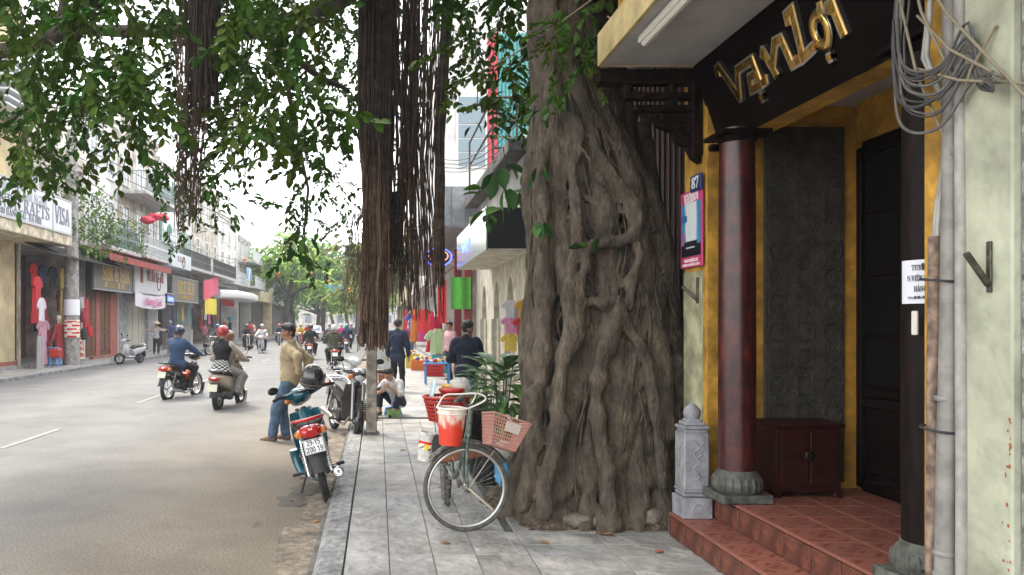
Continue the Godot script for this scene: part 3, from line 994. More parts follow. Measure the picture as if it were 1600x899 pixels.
	var white := mat("pvc_white", Color(.4, .38, .34), .45, {"spots": [.3, 1.2, 79, "s"]})
	var pp := thing("drain_pipe", "thick grey plastic pipe running up the corner between yellow and pale green", "pipe")
	s = Shape.new()
	s.tube(PackedVector3Array([Vector3(2.385, -.02, -3.355), Vector3(2.39, .9, -3.345), Vector3(2.395, 1.6, -3.335), Vector3(2.41, 2.4, -3.35), Vector3(2.42, 5, -3.35)]), [.044, .042, .038, .034, .03], 14)
	obj("pipe", s, grey, pp)
	s = Shape.new()
	for y in [.5, .62, 1.27]: s.lathe([[.04, 0], [.048, .004], [.048, .05 if y == .5 else .02], [.04, .054 if y == .5 else .024]], 14, Vector3(2.387 + y * .004, y, -3.35))
	obj("coupling", s, grey, pp)
	s = Shape.new()
	s.tube(PackedVector3Array([Vector3(2.395, -.02, -3.27), Vector3(2.395, .9, -3.265), Vector3(2.395, 1.7, -3.27), Vector3(2.4, 2.4, -3.28), Vector3(2.41, 5, -3.31)]), .0235, 12)
	o = obj("conduit", s, white); tag(o, "thin white plastic conduit between the grey pipe and the pale green pier", "pipe")
	s = Shape.new()
	s.tube(PackedVector3Array([Vector3(2.378, -.02, -3.43), Vector3(2.378, .8, -3.415), Vector3(2.378, 1.97, -3.4)]), .026, 12)
	o = obj("conduit", s, mat("rusty_pipe", Color(.36, .25, .18), .8, {"spots": [.5, 1.4, 80, "s", .012]})); tag(o, "rust streaked metal conduit against the yellow pilaster ending below the cables", "pipe")
	s = Shape.new()
	for y in [.52, 1.15, 1.78]:
		s.torus(Vector3(2.388, y, -3.375), Vector3(.05, 1, .1), .075, .006, 20, 6)
	o = obj("wire_tie", s, ink); tag(o, "dark wire ties wound round the pipes in the corner", "wire")
	for k in 2:
		s = Shape.new()
		s.tube(PackedVector3Array([Vector3(2.378, 1.95, -3.405 + k * .016), Vector3(2.382, 2.1, -3.395 + k * .016), Vector3(2.39, 2.25, -3.37 + k * .012), Vector3(2.4, 2.5, -3.36), Vector3(2.37, 2.75, -3.44 - k * .02), Vector3(2.36, 3.0, -3.4), Vector3(2.4, 3.4, -3.36)]), .011, 8)
		o = obj("cable", s, white)
		tag(o, ["pale cable rising out of the rusty conduit, the one nearer the yellow pilaster", "pale cable rising out of the rusty conduit, the one nearer the grey pipe"][k], "cable")
	rng.seed = 12
	var loops := thing("cable_loops", "tangle of looped grey cables hanging at the top of the corner pipes", "cables")
	for k in 13:
		s = Shape.new()
		var pts := PackedVector3Array()
		var low := 2.45 + k * .022 + r(-.05, .05)
		var zz := r(-.05, .05)
		pts.append(Vector3(2.36, 3.6, -3.5 + zz))
		pts.append(Vector3(2.35, 3.0, -3.56 + zz + r(-.02, .02)))
		pts.append(Vector3(2.34, low + .3, -3.57 + zz))
		pts.append(Vector3(2.33, low + .09, -3.53 + zz))
		pts.append(Vector3(2.33, low, -3.42 + zz))
		pts.append(Vector3(2.34, low + r(-.02, .02), -3.3))
		pts.append(Vector3(2.37, low + .08 + r(0, .06), -3.2))
		pts.append(Vector3(2.36, 2.55 + r(-.03, .03), -3.12))
		pts.append(Vector3(2.3, 2.5 + r(-.04, .04), -2.98))
		s.tube(smooth_path(pts, 5), r(.003, .0085), 7)
		obj("cable", s, mat("cable_grey", Color(.15, .14, .125), .6, {"spots": [.3, 2.0, 82]}) if k % 2 else mat("cable_black", Color(.05, .05, .05), .5), loops)
	for q in [[Vector3(2.36, 3.35, -3.62), Vector3(2.36, 2.42, -2.9)], [Vector3(2.35, 3.3, -3.55), Vector3(2.38, 2.62, -3.3)], [Vector3(2.37, 2.95, -3.5), Vector3(2.36, 2.52, -3.0)], [Vector3(2.36, 2.72, -3.5), Vector3(2.37, 2.47, -2.9)], [Vector3(2.35, 3.1, -3.6), Vector3(2.39, 2.3, -3.32)], [Vector3(2.38, 2.5, -3.25), Vector3(2.39, 2.75, -3.08)]]:
		s = Shape.new()
		s.tube(PackedVector3Array([q[0], q[0].lerp(q[1], .5) + Vector3(-.03, -.02, 0), q[1]]), .006, 6)
		obj("straight_cable", s, mat("rope", Color(.26, .22, .15), .8), loops)
	for q in [[Vector3(2.39, 1.75, -3.12), "rusty bracket tube sticking out of the pale green pier", .013, Vector3(-.1, .12, .02)], [Vector3(2.45, 1.78, -6.12), "short metal bracket tube on the pilaster under the shop poster", .014, Vector3(-.06, .1, -.12)]]:
		var br := thing("bracket", q[1], "bracket")
		s = Shape.new()
		s.rod(q[0], q[0] + q[3], q[2], -1, 10)
		obj("tube", s, mat("old_steel", Color(.18, .16, .13), .5, {"metal": .6, "spots": [.5, 3.0, 81]}), br)
		s = Shape.new()
		s.box(q[0] + Vector3(.004, .07, 0), Vector3(.01, .2, .025), .003)
		obj("plate", s, mat("old_steel"), br)

func smooth_path(p: PackedVector3Array, per := 4) -> PackedVector3Array:
	var out := PackedVector3Array()
	for i in p.size() - 1:
		var a := p[maxi(i - 1, 0)]
		var d := p[mini(i + 2, p.size() - 1)]
		for k in per:
			out.append(p[i].cubic_interpolate(p[i + 1], a, d, float(k) / per))
	out.append(p[-1])
	return out

# ---------- the old banyan ----------
var trunk_prof := [[-.12, 1.80, .80, .86], [0.0, 1.82, .76, .8], [.17, 1.86, .71, .72], [.5, 1.91, .64, .6], [1.07, 1.97, .62, .54], [1.63, 1.96, .6, .52], [2.19, 1.92, .53, .49], [2.75, 1.85, .46, .44], [3.31, 1.74, .34, .34], [3.88, 1.61, .18, .24], [4.44, 1.56, .155, .22], [5.6, 1.6, .24, .26]]

func trunk_at(y: float, th: float, out := 1.0) -> Vector3:
	var i := 0
	while i < trunk_prof.size() - 2 and trunk_prof[i + 1][0] < y: i += 1
	var a: Array = trunk_prof[i]
	var b: Array = trunk_prof[i + 1]
	var t := clampf((y - a[0]) / (b[0] - a[0]), 0, 1)
	return Vector3(lerpf(a[1], b[1], t) + sin(th) * lerpf(a[2], b[2], t) * out, y, -7.02 + cos(th) * lerpf(a[3], b[3], t) * out)

func build_trunk() -> Shape:
	rng.seed = 4
	var f := Field.new()
	f.cell = .027; f.k = .006; f.rough = .012
	f.noise = FastNoiseLite.new(); f.noise.seed = 8; f.noise.frequency = 3.4; f.noise.fractal_octaves = 3
	f.lumps = FastNoiseLite.new(); f.lumps.noise_type = FastNoiseLite.TYPE_CELLULAR; f.lumps.frequency = 3.6; f.lumps.seed = 6
	f.lumps.fractal_type = FastNoiseLite.FRACTAL_NONE
	for i in 12:                                               # heart of the trunk
		var a: Array = trunk_prof[i]
		var b: Array = trunk_prof[mini(i + 1, 11)]
		if i == 11: break
		for k in 5:
			var th := TAU * k / 5
			var pa := Vector3(a[1] + sin(th) * a[2] * .28, a[0], -7.02 + cos(th) * a[3] * .28)
			var pb := Vector3(b[1] + sin(th) * b[2] * .28, b[0], -7.02 + cos(th) * b[3] * .28)
			f.bone(pa, pb, minf(a[2], a[3]) * .34, minf(b[2], b[3]) * .34)
	var path := func(y0: float, y1: float, th: float, r0: float, r1: float, sway: float, out: float) -> void:
		var n := maxi(4, int((y0 - y1) / .22))
		var ph := r(0, 9); var dr := r(-.22, .22)
		var last := Vector3.ZERO
		var lr := 0.0
		for i in n + 1:
			var t := float(i) / n
			var y := lerpf(y0, y1, t)
			var q := th + dr * t + sin(ph + t * (y0 - y1) * 2.1) * sway
			var p := trunk_at(y, q, out + .03 * sin(ph * 3 + t * 7))
			var rad := lerpf(r0, r1, t) * (1.0 + .3 * sin(ph * 2 + t * (y0 - y1) * 4.5))
			if i: f.bone(last, p, lr, rad)
			last = p; lr = rad
	var ths := []
	for k in 13: ths.append(lerpf(-1.95, 1.95, (k + .5) / 13.0) + r(-.07, .07))
	for th in ths:                                             # thick roots from the crotch to the ground
		var proud := ths.find(th) % 2 == 0
		path.call(r(3.4, 5.6), -.12, th, r(.05, .075), r(.1, .15) if proud else r(.07, .1), .1, r(.93, 1.02) if proud else r(.74, .86))
		var y := r(.25, .5)
		while y < 2.0:                                         # knees and swellings on it
			var q := trunk_at(y, th + r(-.12, .12), r(.93, 1.04))
			var rad := r(.035, .085)
			f.bone(q, q + Vector3(r(-.06, .06), r(-.2, -.02), r(0, .05)), rad, rad * r(.5, 1.2))
			y += r(.16, .5)
	for k in 24:                                               # thinner ones winding over them
		path.call(r(1.2, 3.6), r(-.12, .9), r(-1.9, 1.9), r(.02, .04), r(.028, .055), .34, r(.93, 1.08))
	for k in 9: path.call(r(3.0, 5.0), -.1, r(2.0, 4.3), .06, .1, .15, .9)
	for k in 26:                                               # thin cords lashed across the upper trunk
		var y0 := r(2.0, 3.9)
		var th0 := r(-1.5, .9)
		var dy := r(.5, 1.1)
		var dth := r(-.5, 1.1)
		var p := PackedVector3Array()
		for i in 7: p.append(trunk_at(y0 - dy * i / 6.0, th0 + dth * i / 6.0 + .08 * sin(i * 1.4 + k), r(1.08, 1.13)))
		for i in 6: f.bone(p[i], p[i + 1], r(.013, .024))
	for k in 16:                                               # knots and swellings low down
		var y := r(.1, 1.75)
		var th := r(-1.6, 1.6)
		var p := trunk_at(y, th, r(.97, 1.06))
		var rad := r(.03, .075)
		f.bone(p, p + Vector3(r(-.05, .05), r(-.22, .02), r(-.02, .05)), rad, rad * r(.5, 1.1))
	for k in 26:                                               # toes running out over the soil
		var th: float = ths[k / 2] + r(-.1, .1)
		var last := trunk_at(r(.3, .7), th, .97)
		var lr := r(.05, .1)
		for i in 4:
			var t := (i + 1) / 4.0
			var p := trunk_at(lerpf(.3, -.05, t), th + r(-.06, .06), 1.0 + .14 * t + r(-.02, .02))
			p.y = lerpf(.28, -.03, pow(t, .7))
			f.bone(last, p, lr, lr * .8); last = p; lr *= .82
	for k in 8:                                                # darker roots set back against the house
		var x := 2.28 + k * .06
		var z := -7.35 - .12 * (k % 3)
		f.bone(Vector3(x - .1, 4.2 - k * .12, z - .25), Vector3(x, 2.2, z - .05), .06, .085)
		f.bone(Vector3(x, 2.2, z - .05), Vector3(x + .04, -.1, z + .35), .085, .12)
	for k in 9:                                                # the second stem, pressed against the house
		var th := TAU * k / 9
		var o := Vector3(cos(th), 0, sin(th)) * .15
		f.bone(Vector3(2.05, 5.6, -7.9) + o, Vector3(2.2, 4.2, -7.85) + o * r(.8, 1.2), .07, .08)
		f.bone(Vector3(2.2, 4.2, -7.85) + o, Vector3(2.35, 2.6, -7.6) + o * 1.3, .08, .1)
	# the bent root across the front and the other roots that catch the eye
	for q in [[[[902, 500, 6.44], [905, 440, 6.42], [914, 398, 6.4], [945, 380, 6.4], [985, 370, 6.42], [998, 345, 6.45], [985, 300, 6.5]], .05],
			[[[852, 420, 6.6], [850, 330, 6.62], [846, 270, 6.65], [848, 190, 6.75]], .06],
			[[[985, 480, 6.45], [1000, 400, 6.45], [975, 300, 6.5], [925, 220, 6.6], [905, 190, 6.72]], .04],
			[[[890, 520, 6.42], [893, 420, 6.42], [900, 330, 6.45], [893, 262, 6.5], [903, 215, 6.55], [893, 180, 6.65]], .055],
			[[[960, 310, 6.42], [925, 262, 6.45], [905, 225, 6.5]], .022],
			[[[850, 800, 6.15], [866, 700, 6.3], [870, 640, 6.4], [880, 560, 6.42], [905, 500, 6.42]], .075],
			[[[815, 790, 6.2], [830, 710, 6.36], [835, 660, 6.45], [845, 600, 6.5], [850, 520, 6.58], [850, 420, 6.62]], .075],
			[[[1035, 760, 6.25], [1025, 660, 6.36], [1010, 560, 6.42], [985, 520, 6.42], [965, 470, 6.44], [925, 470, 6.44]], .05],
			[[[960, 820, 6.12], [948, 760, 6.2], [940, 700, 6.3], [930, 620, 6.38], [940, 560, 6.4], [965, 500, 6.42]], .07]]:
		for i in q[0].size() - 1:
			var a: Array = q[0][i]; var b: Array = q[0][i + 1]
			var pa := P(a[0], a[1], a[2]); var pb := P(b[0], b[1], b[2])
			var pm := pa.lerp(pb, r(.35, .65)) + rv(.03)
			f.bone(pa, pm, q[1] * r(.6, 1.0), q[1] * r(.75, 1.25)); f.bone(pm, pb, q[1] * r(.75, 1.2), q[1] * r(.6, 1.0))
	var s := Shape.new()
	f.mesh_into(s)
	for k in 150:                                              # the finest cords, hugging the surface or bridging the gaps
		var y0 := r(.9, 4.4)
		var th0 := r(-1.7, 1.5)
		var dy := r(.4, 1.5)
		var dth := r(-.45, .45)
		var pts := PackedVector3Array()
		var ph := r(0, 9)
		var out := r(1.04, 1.13)
		for i in 9:
			var t := i / 8.0
			pts.append(trunk_at(y0 - dy * t, th0 + dth * t + .07 * sin(ph + t * 7.0), out + .03 * sin(ph * 2 + t * 9) - .12 * absf(t - .5)))
		s.tube(pts, r(.006, .017), 5, false)
	return s

func leaf_into(s: Shape, at: Vector3, dir: Vector3, up: Vector3, len_: float, wide: float) -> void:
	var x := dir.cross(up).normalized()
	var n := x.cross(dir).normalized()
	var st := [[0.0, .04], [.25, .75], [.5, 1.0], [.78, .7], [1.0, .02]]
	var base := s.v.size()
	for q in st:
		var c: Vector3 = at + dir * len_ * q[0] - n * (q[0] * q[0] * len_ * .18)
		var w: float = wide * .5 * q[1]
		s.pt(c - x * w + n * w * .35); s.pt(c); s.pt(c + x * w + n * w * .35)
	for i in 4:
		for k in 2:
			var a := base + i * 3 + k
			s.tri(a, a + 1, a + 4); s.tri(a, a + 4, a + 3)

func spray_mesh(seed_: int, leaves: int, size: float, leaf_len: float, m: Material) -> Mesh:
	rng.seed = seed_
	var s := Shape.new()
	var tip := Vector3(r(-.3, .3), -.55, 1).normalized() * size
	for i in leaves:
		var t := (i + .6) / leaves
		var p := tip * t - Vector3(0, t * t * size * .25, 0) + rv(.02)
		var side := 1.0 if i % 2 else -1.0
		var d := (tip.normalized() * .6 + Vector3(side * r(.5, 1.0), r(-.8, .25), r(-.3, .3))).normalized()
		s.col = Color.WHITE
		leaf_into(s, p, d, (Vector3.UP + rv(.5)).normalized(), leaf_len * r(.6, 1.35), leaf_len * r(.54, .7))
	s.tube(PackedVector3Array([Vector3.ZERO, tip * .5 - Vector3(0, size * .06, 0), tip - Vector3(0, size * .25, 0)]), .005, 4, false)
	return s.mesh(m)

func strands(called: String, parent: Node3D, m: Material, n: int, top: Vector3, rt: float, mid: Vector3, rm: float, low: Vector3, rl: float, thick: float, ragged: float, wild := .012) -> void:
	var s := Shape.new()
	for k in n:
		var a := r(0, TAU)
		var q := sqrt(rng.randf())
		var o := Vector3(cos(a), 0, sin(a) * .8) * q
		var end := 1.0 - rng.randf() * rng.randf() * ragged
		var pts := PackedVector3Array()
		var steps := 8
		for i in steps + 1:
			var t := float(i) / steps * end
			var p := top.lerp(mid, t * 2) if t < .5 else mid.lerp(low, t * 2 - 1)
			var rad := lerpf(rt, rm, smoothstep(0, 1, t * 2)) if t < .5 else lerpf(rm, rl, smoothstep(0, 1, t * 2 - 1))
			pts.append(p + o * rad + rv(wild))
		var th := thick * r(.5, 1.4)
		s.tube(pts, th, 4, false)
	stuff(obj(called, s, m, parent))

func build_tree() -> void:
	var bark := mat("bark", Color(.15, .117, .082), .9, {"stain": [.4, .5, .01], "spots": [.4, 1.0, 91, "s", .02, Vector3(1.1, .45, 1.1)], "relief": [1.6, "s", .05, 92]})
	var t := thing("banyan_tree", "huge old banyan tree with a gnarled trunk of fused roots beside the red steps", "tree")
	obj("trunk", build_trunk(), bark, t)
	var limb_bark := mat("limb_bark", Color(.11, .085, .065), .9, {"spots": [.5, 1.2, 93, "s"], "relief": [1.0, "s", .06, 92]})
	rng.seed = 21
	var limbs := [
		[[[1.6, 5.3, -7.0], [1.0, 6.1, -8.0], [.2, 6.0, -9.4], [-.9, 5.6, -10.4], [-2.6, 5.7, -11.2], [-5.0, 6.2, -12.4]], .24, .07],
		[[[1.6, 5.4, -7.0], [.4, 6.0, -6.9], [-1.6, 5.6, -7.4], [-3.2, 4.55, -8.0], [-4.2, 4.3, -8.3], [-5.4, 3.6, -8.8]], .2, .03],
		[[[1.6, 5.4, -7.0], [1.9, 6.6, -7.6], [2.2, 7.6, -8.6], [2.0, 8.6, -10.0]], .22, .06],
		[[[1.6, 5.5, -7.0], [.8, 6.8, -6.0], [-.6, 7.4, -4.8], [-2.4, 7.6, -3.8]], .2, .06],
		[[[1.6, 5.5, -7.0], [2.4, 6.8, -6.0], [3.2, 7.8, -4.6]], .18, .06],
		[[[.2, 6.0, -9.4], [.1, 5.6, -10.4], [.3, 5.0, -11.6], [.6, 4.5, -13.0]], .1, .04],
		[[[-1.6, 5.6, -7.4], [-1.5, 5.0, -8.2], [-.9, 4.6, -9.2], [-.35, 4.5, -10.0]], .06, .03],
		[[[-3.2, 4.55, -8.0], [-3.15, 5.2, -8.0], [-3.1, 6.0, -7.6]], .05, .03],
		[[[-4.2, 4.3, -8.3], [-4.6, 4.9, -8.4], [-5.4, 5.6, -8.8]], .05, .03],
		[[[-3.0, 4.5, -8.0], [-3.4, 4.0, -8.2], [-3.9, 3.65, -8.3], [-4.0, 3.35, -8.4]], .035, .012],
		[[[-.9, 5.6, -10.4], [-1.2, 5.0, -10.6], [-1.1, 4.2, -10.7], [-.95, 3.4, -10.7], [-1.0, 2.6, -10.7]], .05, .012],
		[[[.1, 4.45, -10.5], [.16, 3.2, -10.6], [.25, 2.85, -10.9], [.2, 2.6, -11.0], [.13, 2.5, -10.9]], .05, .06],
	]
	for q in limbs:
		var p := PackedVector3Array()
		for c in q[0]: p.append(Vector3(c[0], c[1], c[2]))
		p = smooth_path(p, 4)
		var rad := []
		for i in p.size():
			rad.append(lerpf(q[1], q[2], float(i) / (p.size() - 1)) * r(.93, 1.07)); p[i] += rv(.02)
		var s := Shape.new()
		s.tube(p, rad, 10)
		obj("limb", s, limb_bark, t)
	# aerial roots
	var ar := mat("aerial_root", Color(.19, .12, .08), .9, {"spots": [.5, 1.5, 94, "s"]})
	var ad := mat("old_aerial_root", Color(.085, .06, .045), .9, {"spots": [.5, 1.5, 94, "s"]})
	strands("aerial_roots", t, ad, 170, P(590, -60, 10.4), .25, P(588, 170, 10.4), .25, P(590, 330, 10.4), .17, .009, .4, .014)
	strands("aerial_roots", t, ar, 250, P(585, 130, 10.4), .2, P(588, 340, 10.4), .17, P(581, 548, 10.4), .2, .0085, .5, .02)
	strands("aerial_roots", t, mat("pale_aerial_root", Color(.3, .19, .125), .9), 60, P(585, 130, 10.4), .21, P(588, 340, 10.4), .185, P(581, 545, 10.4), .21, .005, .35, .025)
	strands("aerial_roots", t, ar, 95, P(652, -60, 10.8), .34, P(645, 270, 10.8), .3, P(652, 505, 10.8), .36, .006, .6, .035)
	strands("aerial_roots", t, ad, 26, P(645, -60, 10.7), .28, P(640, 200, 10.8), .2, P(640, 480, 10.8), .26, .01, .6, .03)
	strands("aerial_roots", t, ad, 60, P(705, -60, 10.0), .07, P(687, 200, 10.0), .055, P(686, 448, 10.0), .06, .009, .25, .01)
	strands("aerial_roots", t, ar, 50, P(688, 250, 10.0), .05, P(686, 350, 10.0), .06, P(684, 455, 10.0), .08, .005, .4, .01)
	strands("aerial_roots", t, ad, 130, P(318, -40, 9.6), .25, P(315, 70, 9.6), .2, P(318, 175, 9.6), .2, .009, .5, .015)
	strands("aerial_roots", t, ar, 75, P(300, 60, 9.6), .28, P(297, 220, 9.6), .2, P(290, 365, 9.6), .16, .0045, .7, .02)
	strands("aerial_roots", t, ad, 30, P(380, -40, 9.8), .2, P(378, 130, 9.8), .1, P(372, 290, 9.8), .12, .0045, .7, .02)
	strands("aerial_roots", t, ar, 30, P(560, 330, 10.2), .1, P(558, 420, 10.2), .14, P(548, 500, 10.2), .2, .0035, .9, .03)
	strands("aerial_roots", t, ad, 60, P(612, 300, 10.6), .1, P(612, 370, 10.6), .12, P(618, 430, 10.6), .2, .005, .6, .04)
	# foliage
	var lm := mat("banyan_leaf", Color(1, 1, 1), .6, {"vertex": true, "spec": .3, "back": Color(.14, .32, .01)})
	var kinds := []
	for k in 5: kinds.append(spray_mesh(300 + k, 15, .42, .105, lm))
	rng.seed = 99
	var place := []
	for k in 5: place.append([])
	var sprig := func(p: Vector3, sc: float, k := -1) -> void:
		var b := Basis(Vector3.UP, r(0, TAU)) * Basis(Vector3.RIGHT, r(-.5, .7)) * Basis(Vector3.BACK, r(-.4, .4))
		place[rng.randi() % 5 if k < 0 else k].append(Transform3D(b.scaled(Vector3.ONE * sc), p))
	var rows := ["99995999988888776778740077", "98886999778875541782041866", "88999999767764468861400066", "98999988768862247740000000", "88725988888840011300000000", "87302774146630000000000000", "31000552045520000000000000", "00000230044200000000000000", "00000000032000000000000000"]
	for j in rows.size():
		for i in 26:
			var dens := int(rows[j][i])
			for k in int(dens * (1.55 if i in [7, 8, 9, 10, 11] and j < 5 else 1.2) + rng.randf()):
				var px := i * 50 + r(0, 50)
				var py := j * 50 + r(-6, 44) - 26
				var d := r(6.2, 11.5)
				if i >= 14: d = r(7.4, 12.5)
				if i in [10, 11, 12, 13]:
					d = r(11.6, 14.5)
					if i > 11 and rng.randf() < .3: continue
				if i in [5, 6]: d = r(9.9, 12.5)
				if i >= 17: d = r(8.0, 9.5)
				if i > 19: continue
				if i in [8, 9] and j > 4: d = r(8.5, 10)
				if j > 4 and i in [7]: d = r(8.5, 10.0)
				sprig.call(P(px, py, d) , r(.75, 1.1) * (.85 if j > 4 else 1.0))
	var visible_n := 0
	for k in place: visible_n += k.size()
	for k in 2100:                                             # the crown above the frame
		var a := r(0, TAU)
		var q := sqrt(rng.randf()) * 7.0
		var p := Vector3(-1.2 + cos(a) * q * 1.0, r(5.0, 9.0), -8.2 + sin(a) * q * .9)
		p.y += 1.2 - q * .14
		if p.y < EYE + 560.0 * -p.z / F and p.z < -1.0: p.y = EYE + 560.0 * -p.z / F + r(0, 2.5)
		if p.x > 1.4 and p.z > -6.4 and p.y < 4.6: continue
		sprig.call(p, r(1.0, 1.5))
	for k in 420:                                              # boughs over the trunk and the canopy
		sprig.call(Vector3(r(.9, 3.4), r(4.75, 7.5), r(-8.6, -4.6)), r(.9, 1.3))
	for k in 26: sprig.call(P(r(850, 960), r(-10, 130), r(6.1, 6.5)), r(.4, .6))
	var crown := Node3D.new()
	crown.name = "crown"
	t.add_child(crown)
	for k in 5:
		var mm := MultiMesh.new()
		mm.transform_format = MultiMesh.TRANSFORM_3D
		mm.use_colors = true
		mm.mesh = kinds[k]
		mm.instance_count = place[k].size()
		for i in place[k].size():
			mm.set_instance_transform(i, place[k][i])
			var q := r(.55, 1.35)
			mm.set_instance_color(i, Color(.036 * q * r(.8, 1.8), .088 * q, .009 * q))
		var mi := MultiMeshInstance3D.new()
		mi.multimesh = mm
		mi.name = "foliage"
		crown.add_child(mi, true)
		stuff(mi)
	# large single leaves: sprigs growing out of the trunk and the low tips of the boughs
	var big := []
	for k in 4:
		var s := Shape.new()
		s.col = [Color(.055, .13, .025), Color(.04, .1, .025), Color(.075, .16, .035), Color(.03, .075, .02)][k]
		leaf_into(s, Vector3.ZERO, Vector3.FORWARD, Vector3.UP, 1.0, .5)
		big.append(s.mesh(lm, true))
	var leaf := func(p: Vector3, d: Vector3, len_: float, k: int) -> void:
		var o := put("leaf", big[k], t)
		var z := -d.normalized()
		var x := (Vector3.UP + rv(.6)).cross(z).normalized()
		o.transform = Transform3D(Basis(x, z.cross(x), z).scaled(Vector3.ONE * len_), p)
	for q in [[790, 300, 7.5, 22, .24, 34], [845, 265, 6.4, 4, .13, 16], [845, 345, 6.4, 4, .14, 12], [935, 385, 6.3, 4, .15, 16], [870, 160, 6.55, 14, .12, 34], [900, 40, 6.6, 14, .13, 34], [920, 75, 6.4, 9, .12, 20], [760, 345, 7.6, 3, .14, 12], [705, 25, 8.5, 12, .14, 40], [745, 170, 8.6, 12, .13, 50], [800, 165, 8.0, 18, .14, 40], [790, 60, 8.4, 20, .14, 45], [470, 385, 8.6, 16, .12, 26], [478, 410, 8.6, 7, .12, 12], [500, 330, 8.6, 14, .12, 40], [450, 330, 8.8, 8, .11, 22], [520, 300, 8.8, 12, .11, 34], [30, 290, 7.6, 14, .12, 40], [130, 240, 7.4, 10, .12, 30], [355, 330, 8.8, 14, .11, 26], [330, 300, 8.8, 10, .11, 30]]:
		var c := P(q[0], q[1], q[2])
		var spread: float = q[5] * q[2] / F
		for k in q[3]:
			var o := Vector3(rng.randfn(0, .6), rng.randfn(0, .6), rng.randfn(0, .5)) * spread
			leaf.call(c + o, Vector3(o.x * 4 + r(-.5, .5), r(-1.1, .1), o.z * 3 + r(-.6, .9)), q[4] * r(.75, 1.15), rng.randi() % 4)
		var s := Shape.new()
		s.tube(PackedVector3Array([c + Vector3(0, spread * 2.2, -.15), c + Vector3(.02, spread * .9, -.05), c]), .006, 5)
		obj("twig", s, limb_bark, t)

# ---------- motorbikes: built facing -z, wheels on y = 0, rear axle at z = 0.62, front axle at z = -0.62 ----------
func bike_mats() -> void:
	mat("rubber", Color(.018, .018, .018), .75, {"bump": [.3, "s", .08, 111, 4.0]})
	mat("alloy", Color(.5, .5, .5), .3, {"metal": .9})
	mat("chrome", Color(.62, .62, .63), .12, {"metal": 1.0})
	mat("bike_black", Color(.018, .018, .02), .35)
	mat("bike_matt", Color(.03, .03, .032), .7)
	mat("seat_black", Color(.02, .02, .02), .55, {"bump": [.3, "s", .1, 112, 5.0]})
	mat("lens_red", Color(.42, .012, .012), .12, {"coat": .8})
	mat("lens_orange", Color(.6, .16, .015), .15, {"coat": .8})
	mat("lens_clear", Color(.55, .57, .58), .08, {"coat": .8})
	mat("plate_white", Color(.72, .72, .7), .45)
	mat("plate_cream", Color(.6, .58, .45), .45)
	mat("print_black", Color(.02, .02, .022), .6)

func paint_mat(called: String, c: Color, rough := .22) -> StandardMaterial3D:
	return mat(called, c, rough, {"coat": .7, "spots": [.12, 3.0, 113, "s"]})

func wheel(parent: Node3D, at: Vector3, rad: float, wide: float, spokes: int, turn := 0.0, detail := true) -> Node3D:
	var piv := Node3D.new()
	piv.name = "wheel"
	parent.add_child(piv, true)
	piv.position = at; piv.rotation.y = turn
	var s := Shape.new()
	s.torus(Vector3.ZERO, Vector3.RIGHT, rad - wide * .5, wide * .5, 40 if detail else 18, 10 if detail else 6, .9)
	if detail:
		for k in 54:
			var a := TAU * k / 54
			for side in [-1.0, 1.0]:
				var d := Vector3(0, sin(a + side * .03), cos(a + side * .03))
				s.box(d * (rad - .004) * 1.0 + Vector3(side * wide * .2, 0, 0), Vector3(wide * .22, .01, .012), 0.0, Basis(Vector3.RIGHT, -a - side * .03) * Basis(Vector3.UP, side * .5))
	obj("tyre", s, mat("rubber"), piv)
	s = Shape.new()
	s.torus(Vector3.ZERO, Vector3.RIGHT, rad - wide, wide * .16, 32 if detail else 14, 6, 2.2)
	s.lathe([[.0, -.055], [.05, -.055], [.05, .055], [0, .055]], 14, Vector3.ZERO, Basis(Vector3.BACK, PI / 2))
	for k in spokes:
		var a := TAU * k / spokes
		var d := Vector3(0, sin(a), cos(a))
		var e := Vector3(0, sin(a + .16), cos(a + .16))
		if spokes <= 8: s.rod(d * .04, e * (rad - wide), .014, .01, 5)
		else: s.rod(d * .045 + Vector3(.03 if k % 2 else -.03, 0, 0), Vector3(0, sin(a + .5), cos(a + .5)) * (rad - wide), .003, -1, 3)
	obj("rim", s, mat("alloy"), piv)
	return piv

func plate(parent: Node3D, at: Vector3, tilt: float, l1: String, l2: String, m := "plate_white") -> void:
	var o := Node3D.new()
	o.name = "number_plate"
	parent.add_child(o, true)
	o.position = at; o.rotation.x = tilt
	var s := Shape.new()
	s.box(Vector3.ZERO, Vector3(.19, .14, .006), .002)
	obj("sheet", s, mat(m), o)
	if l1:
		text_on("characters", l1, .052, mat("print_black"), o, Vector3(0, .034, .0035), Vector3.BACK, .125, true, "Droid Sans", .002)
		text_on("characters", l2, .052, mat("print_black"), o, Vector3(0, -.03, .0035), Vector3.BACK, .155, true, "Droid Sans", .002)
		s = Shape.new()
		for y in [-.064, .064]: s.box(Vector3(0, y, .0035), Vector3(.178, .003, .002))
		for x in [-.088, .088]: s.box(Vector3(x, 0, .0035), Vector3(.003, .125, .002))
		obj("border", s, mat("print_black"), o)

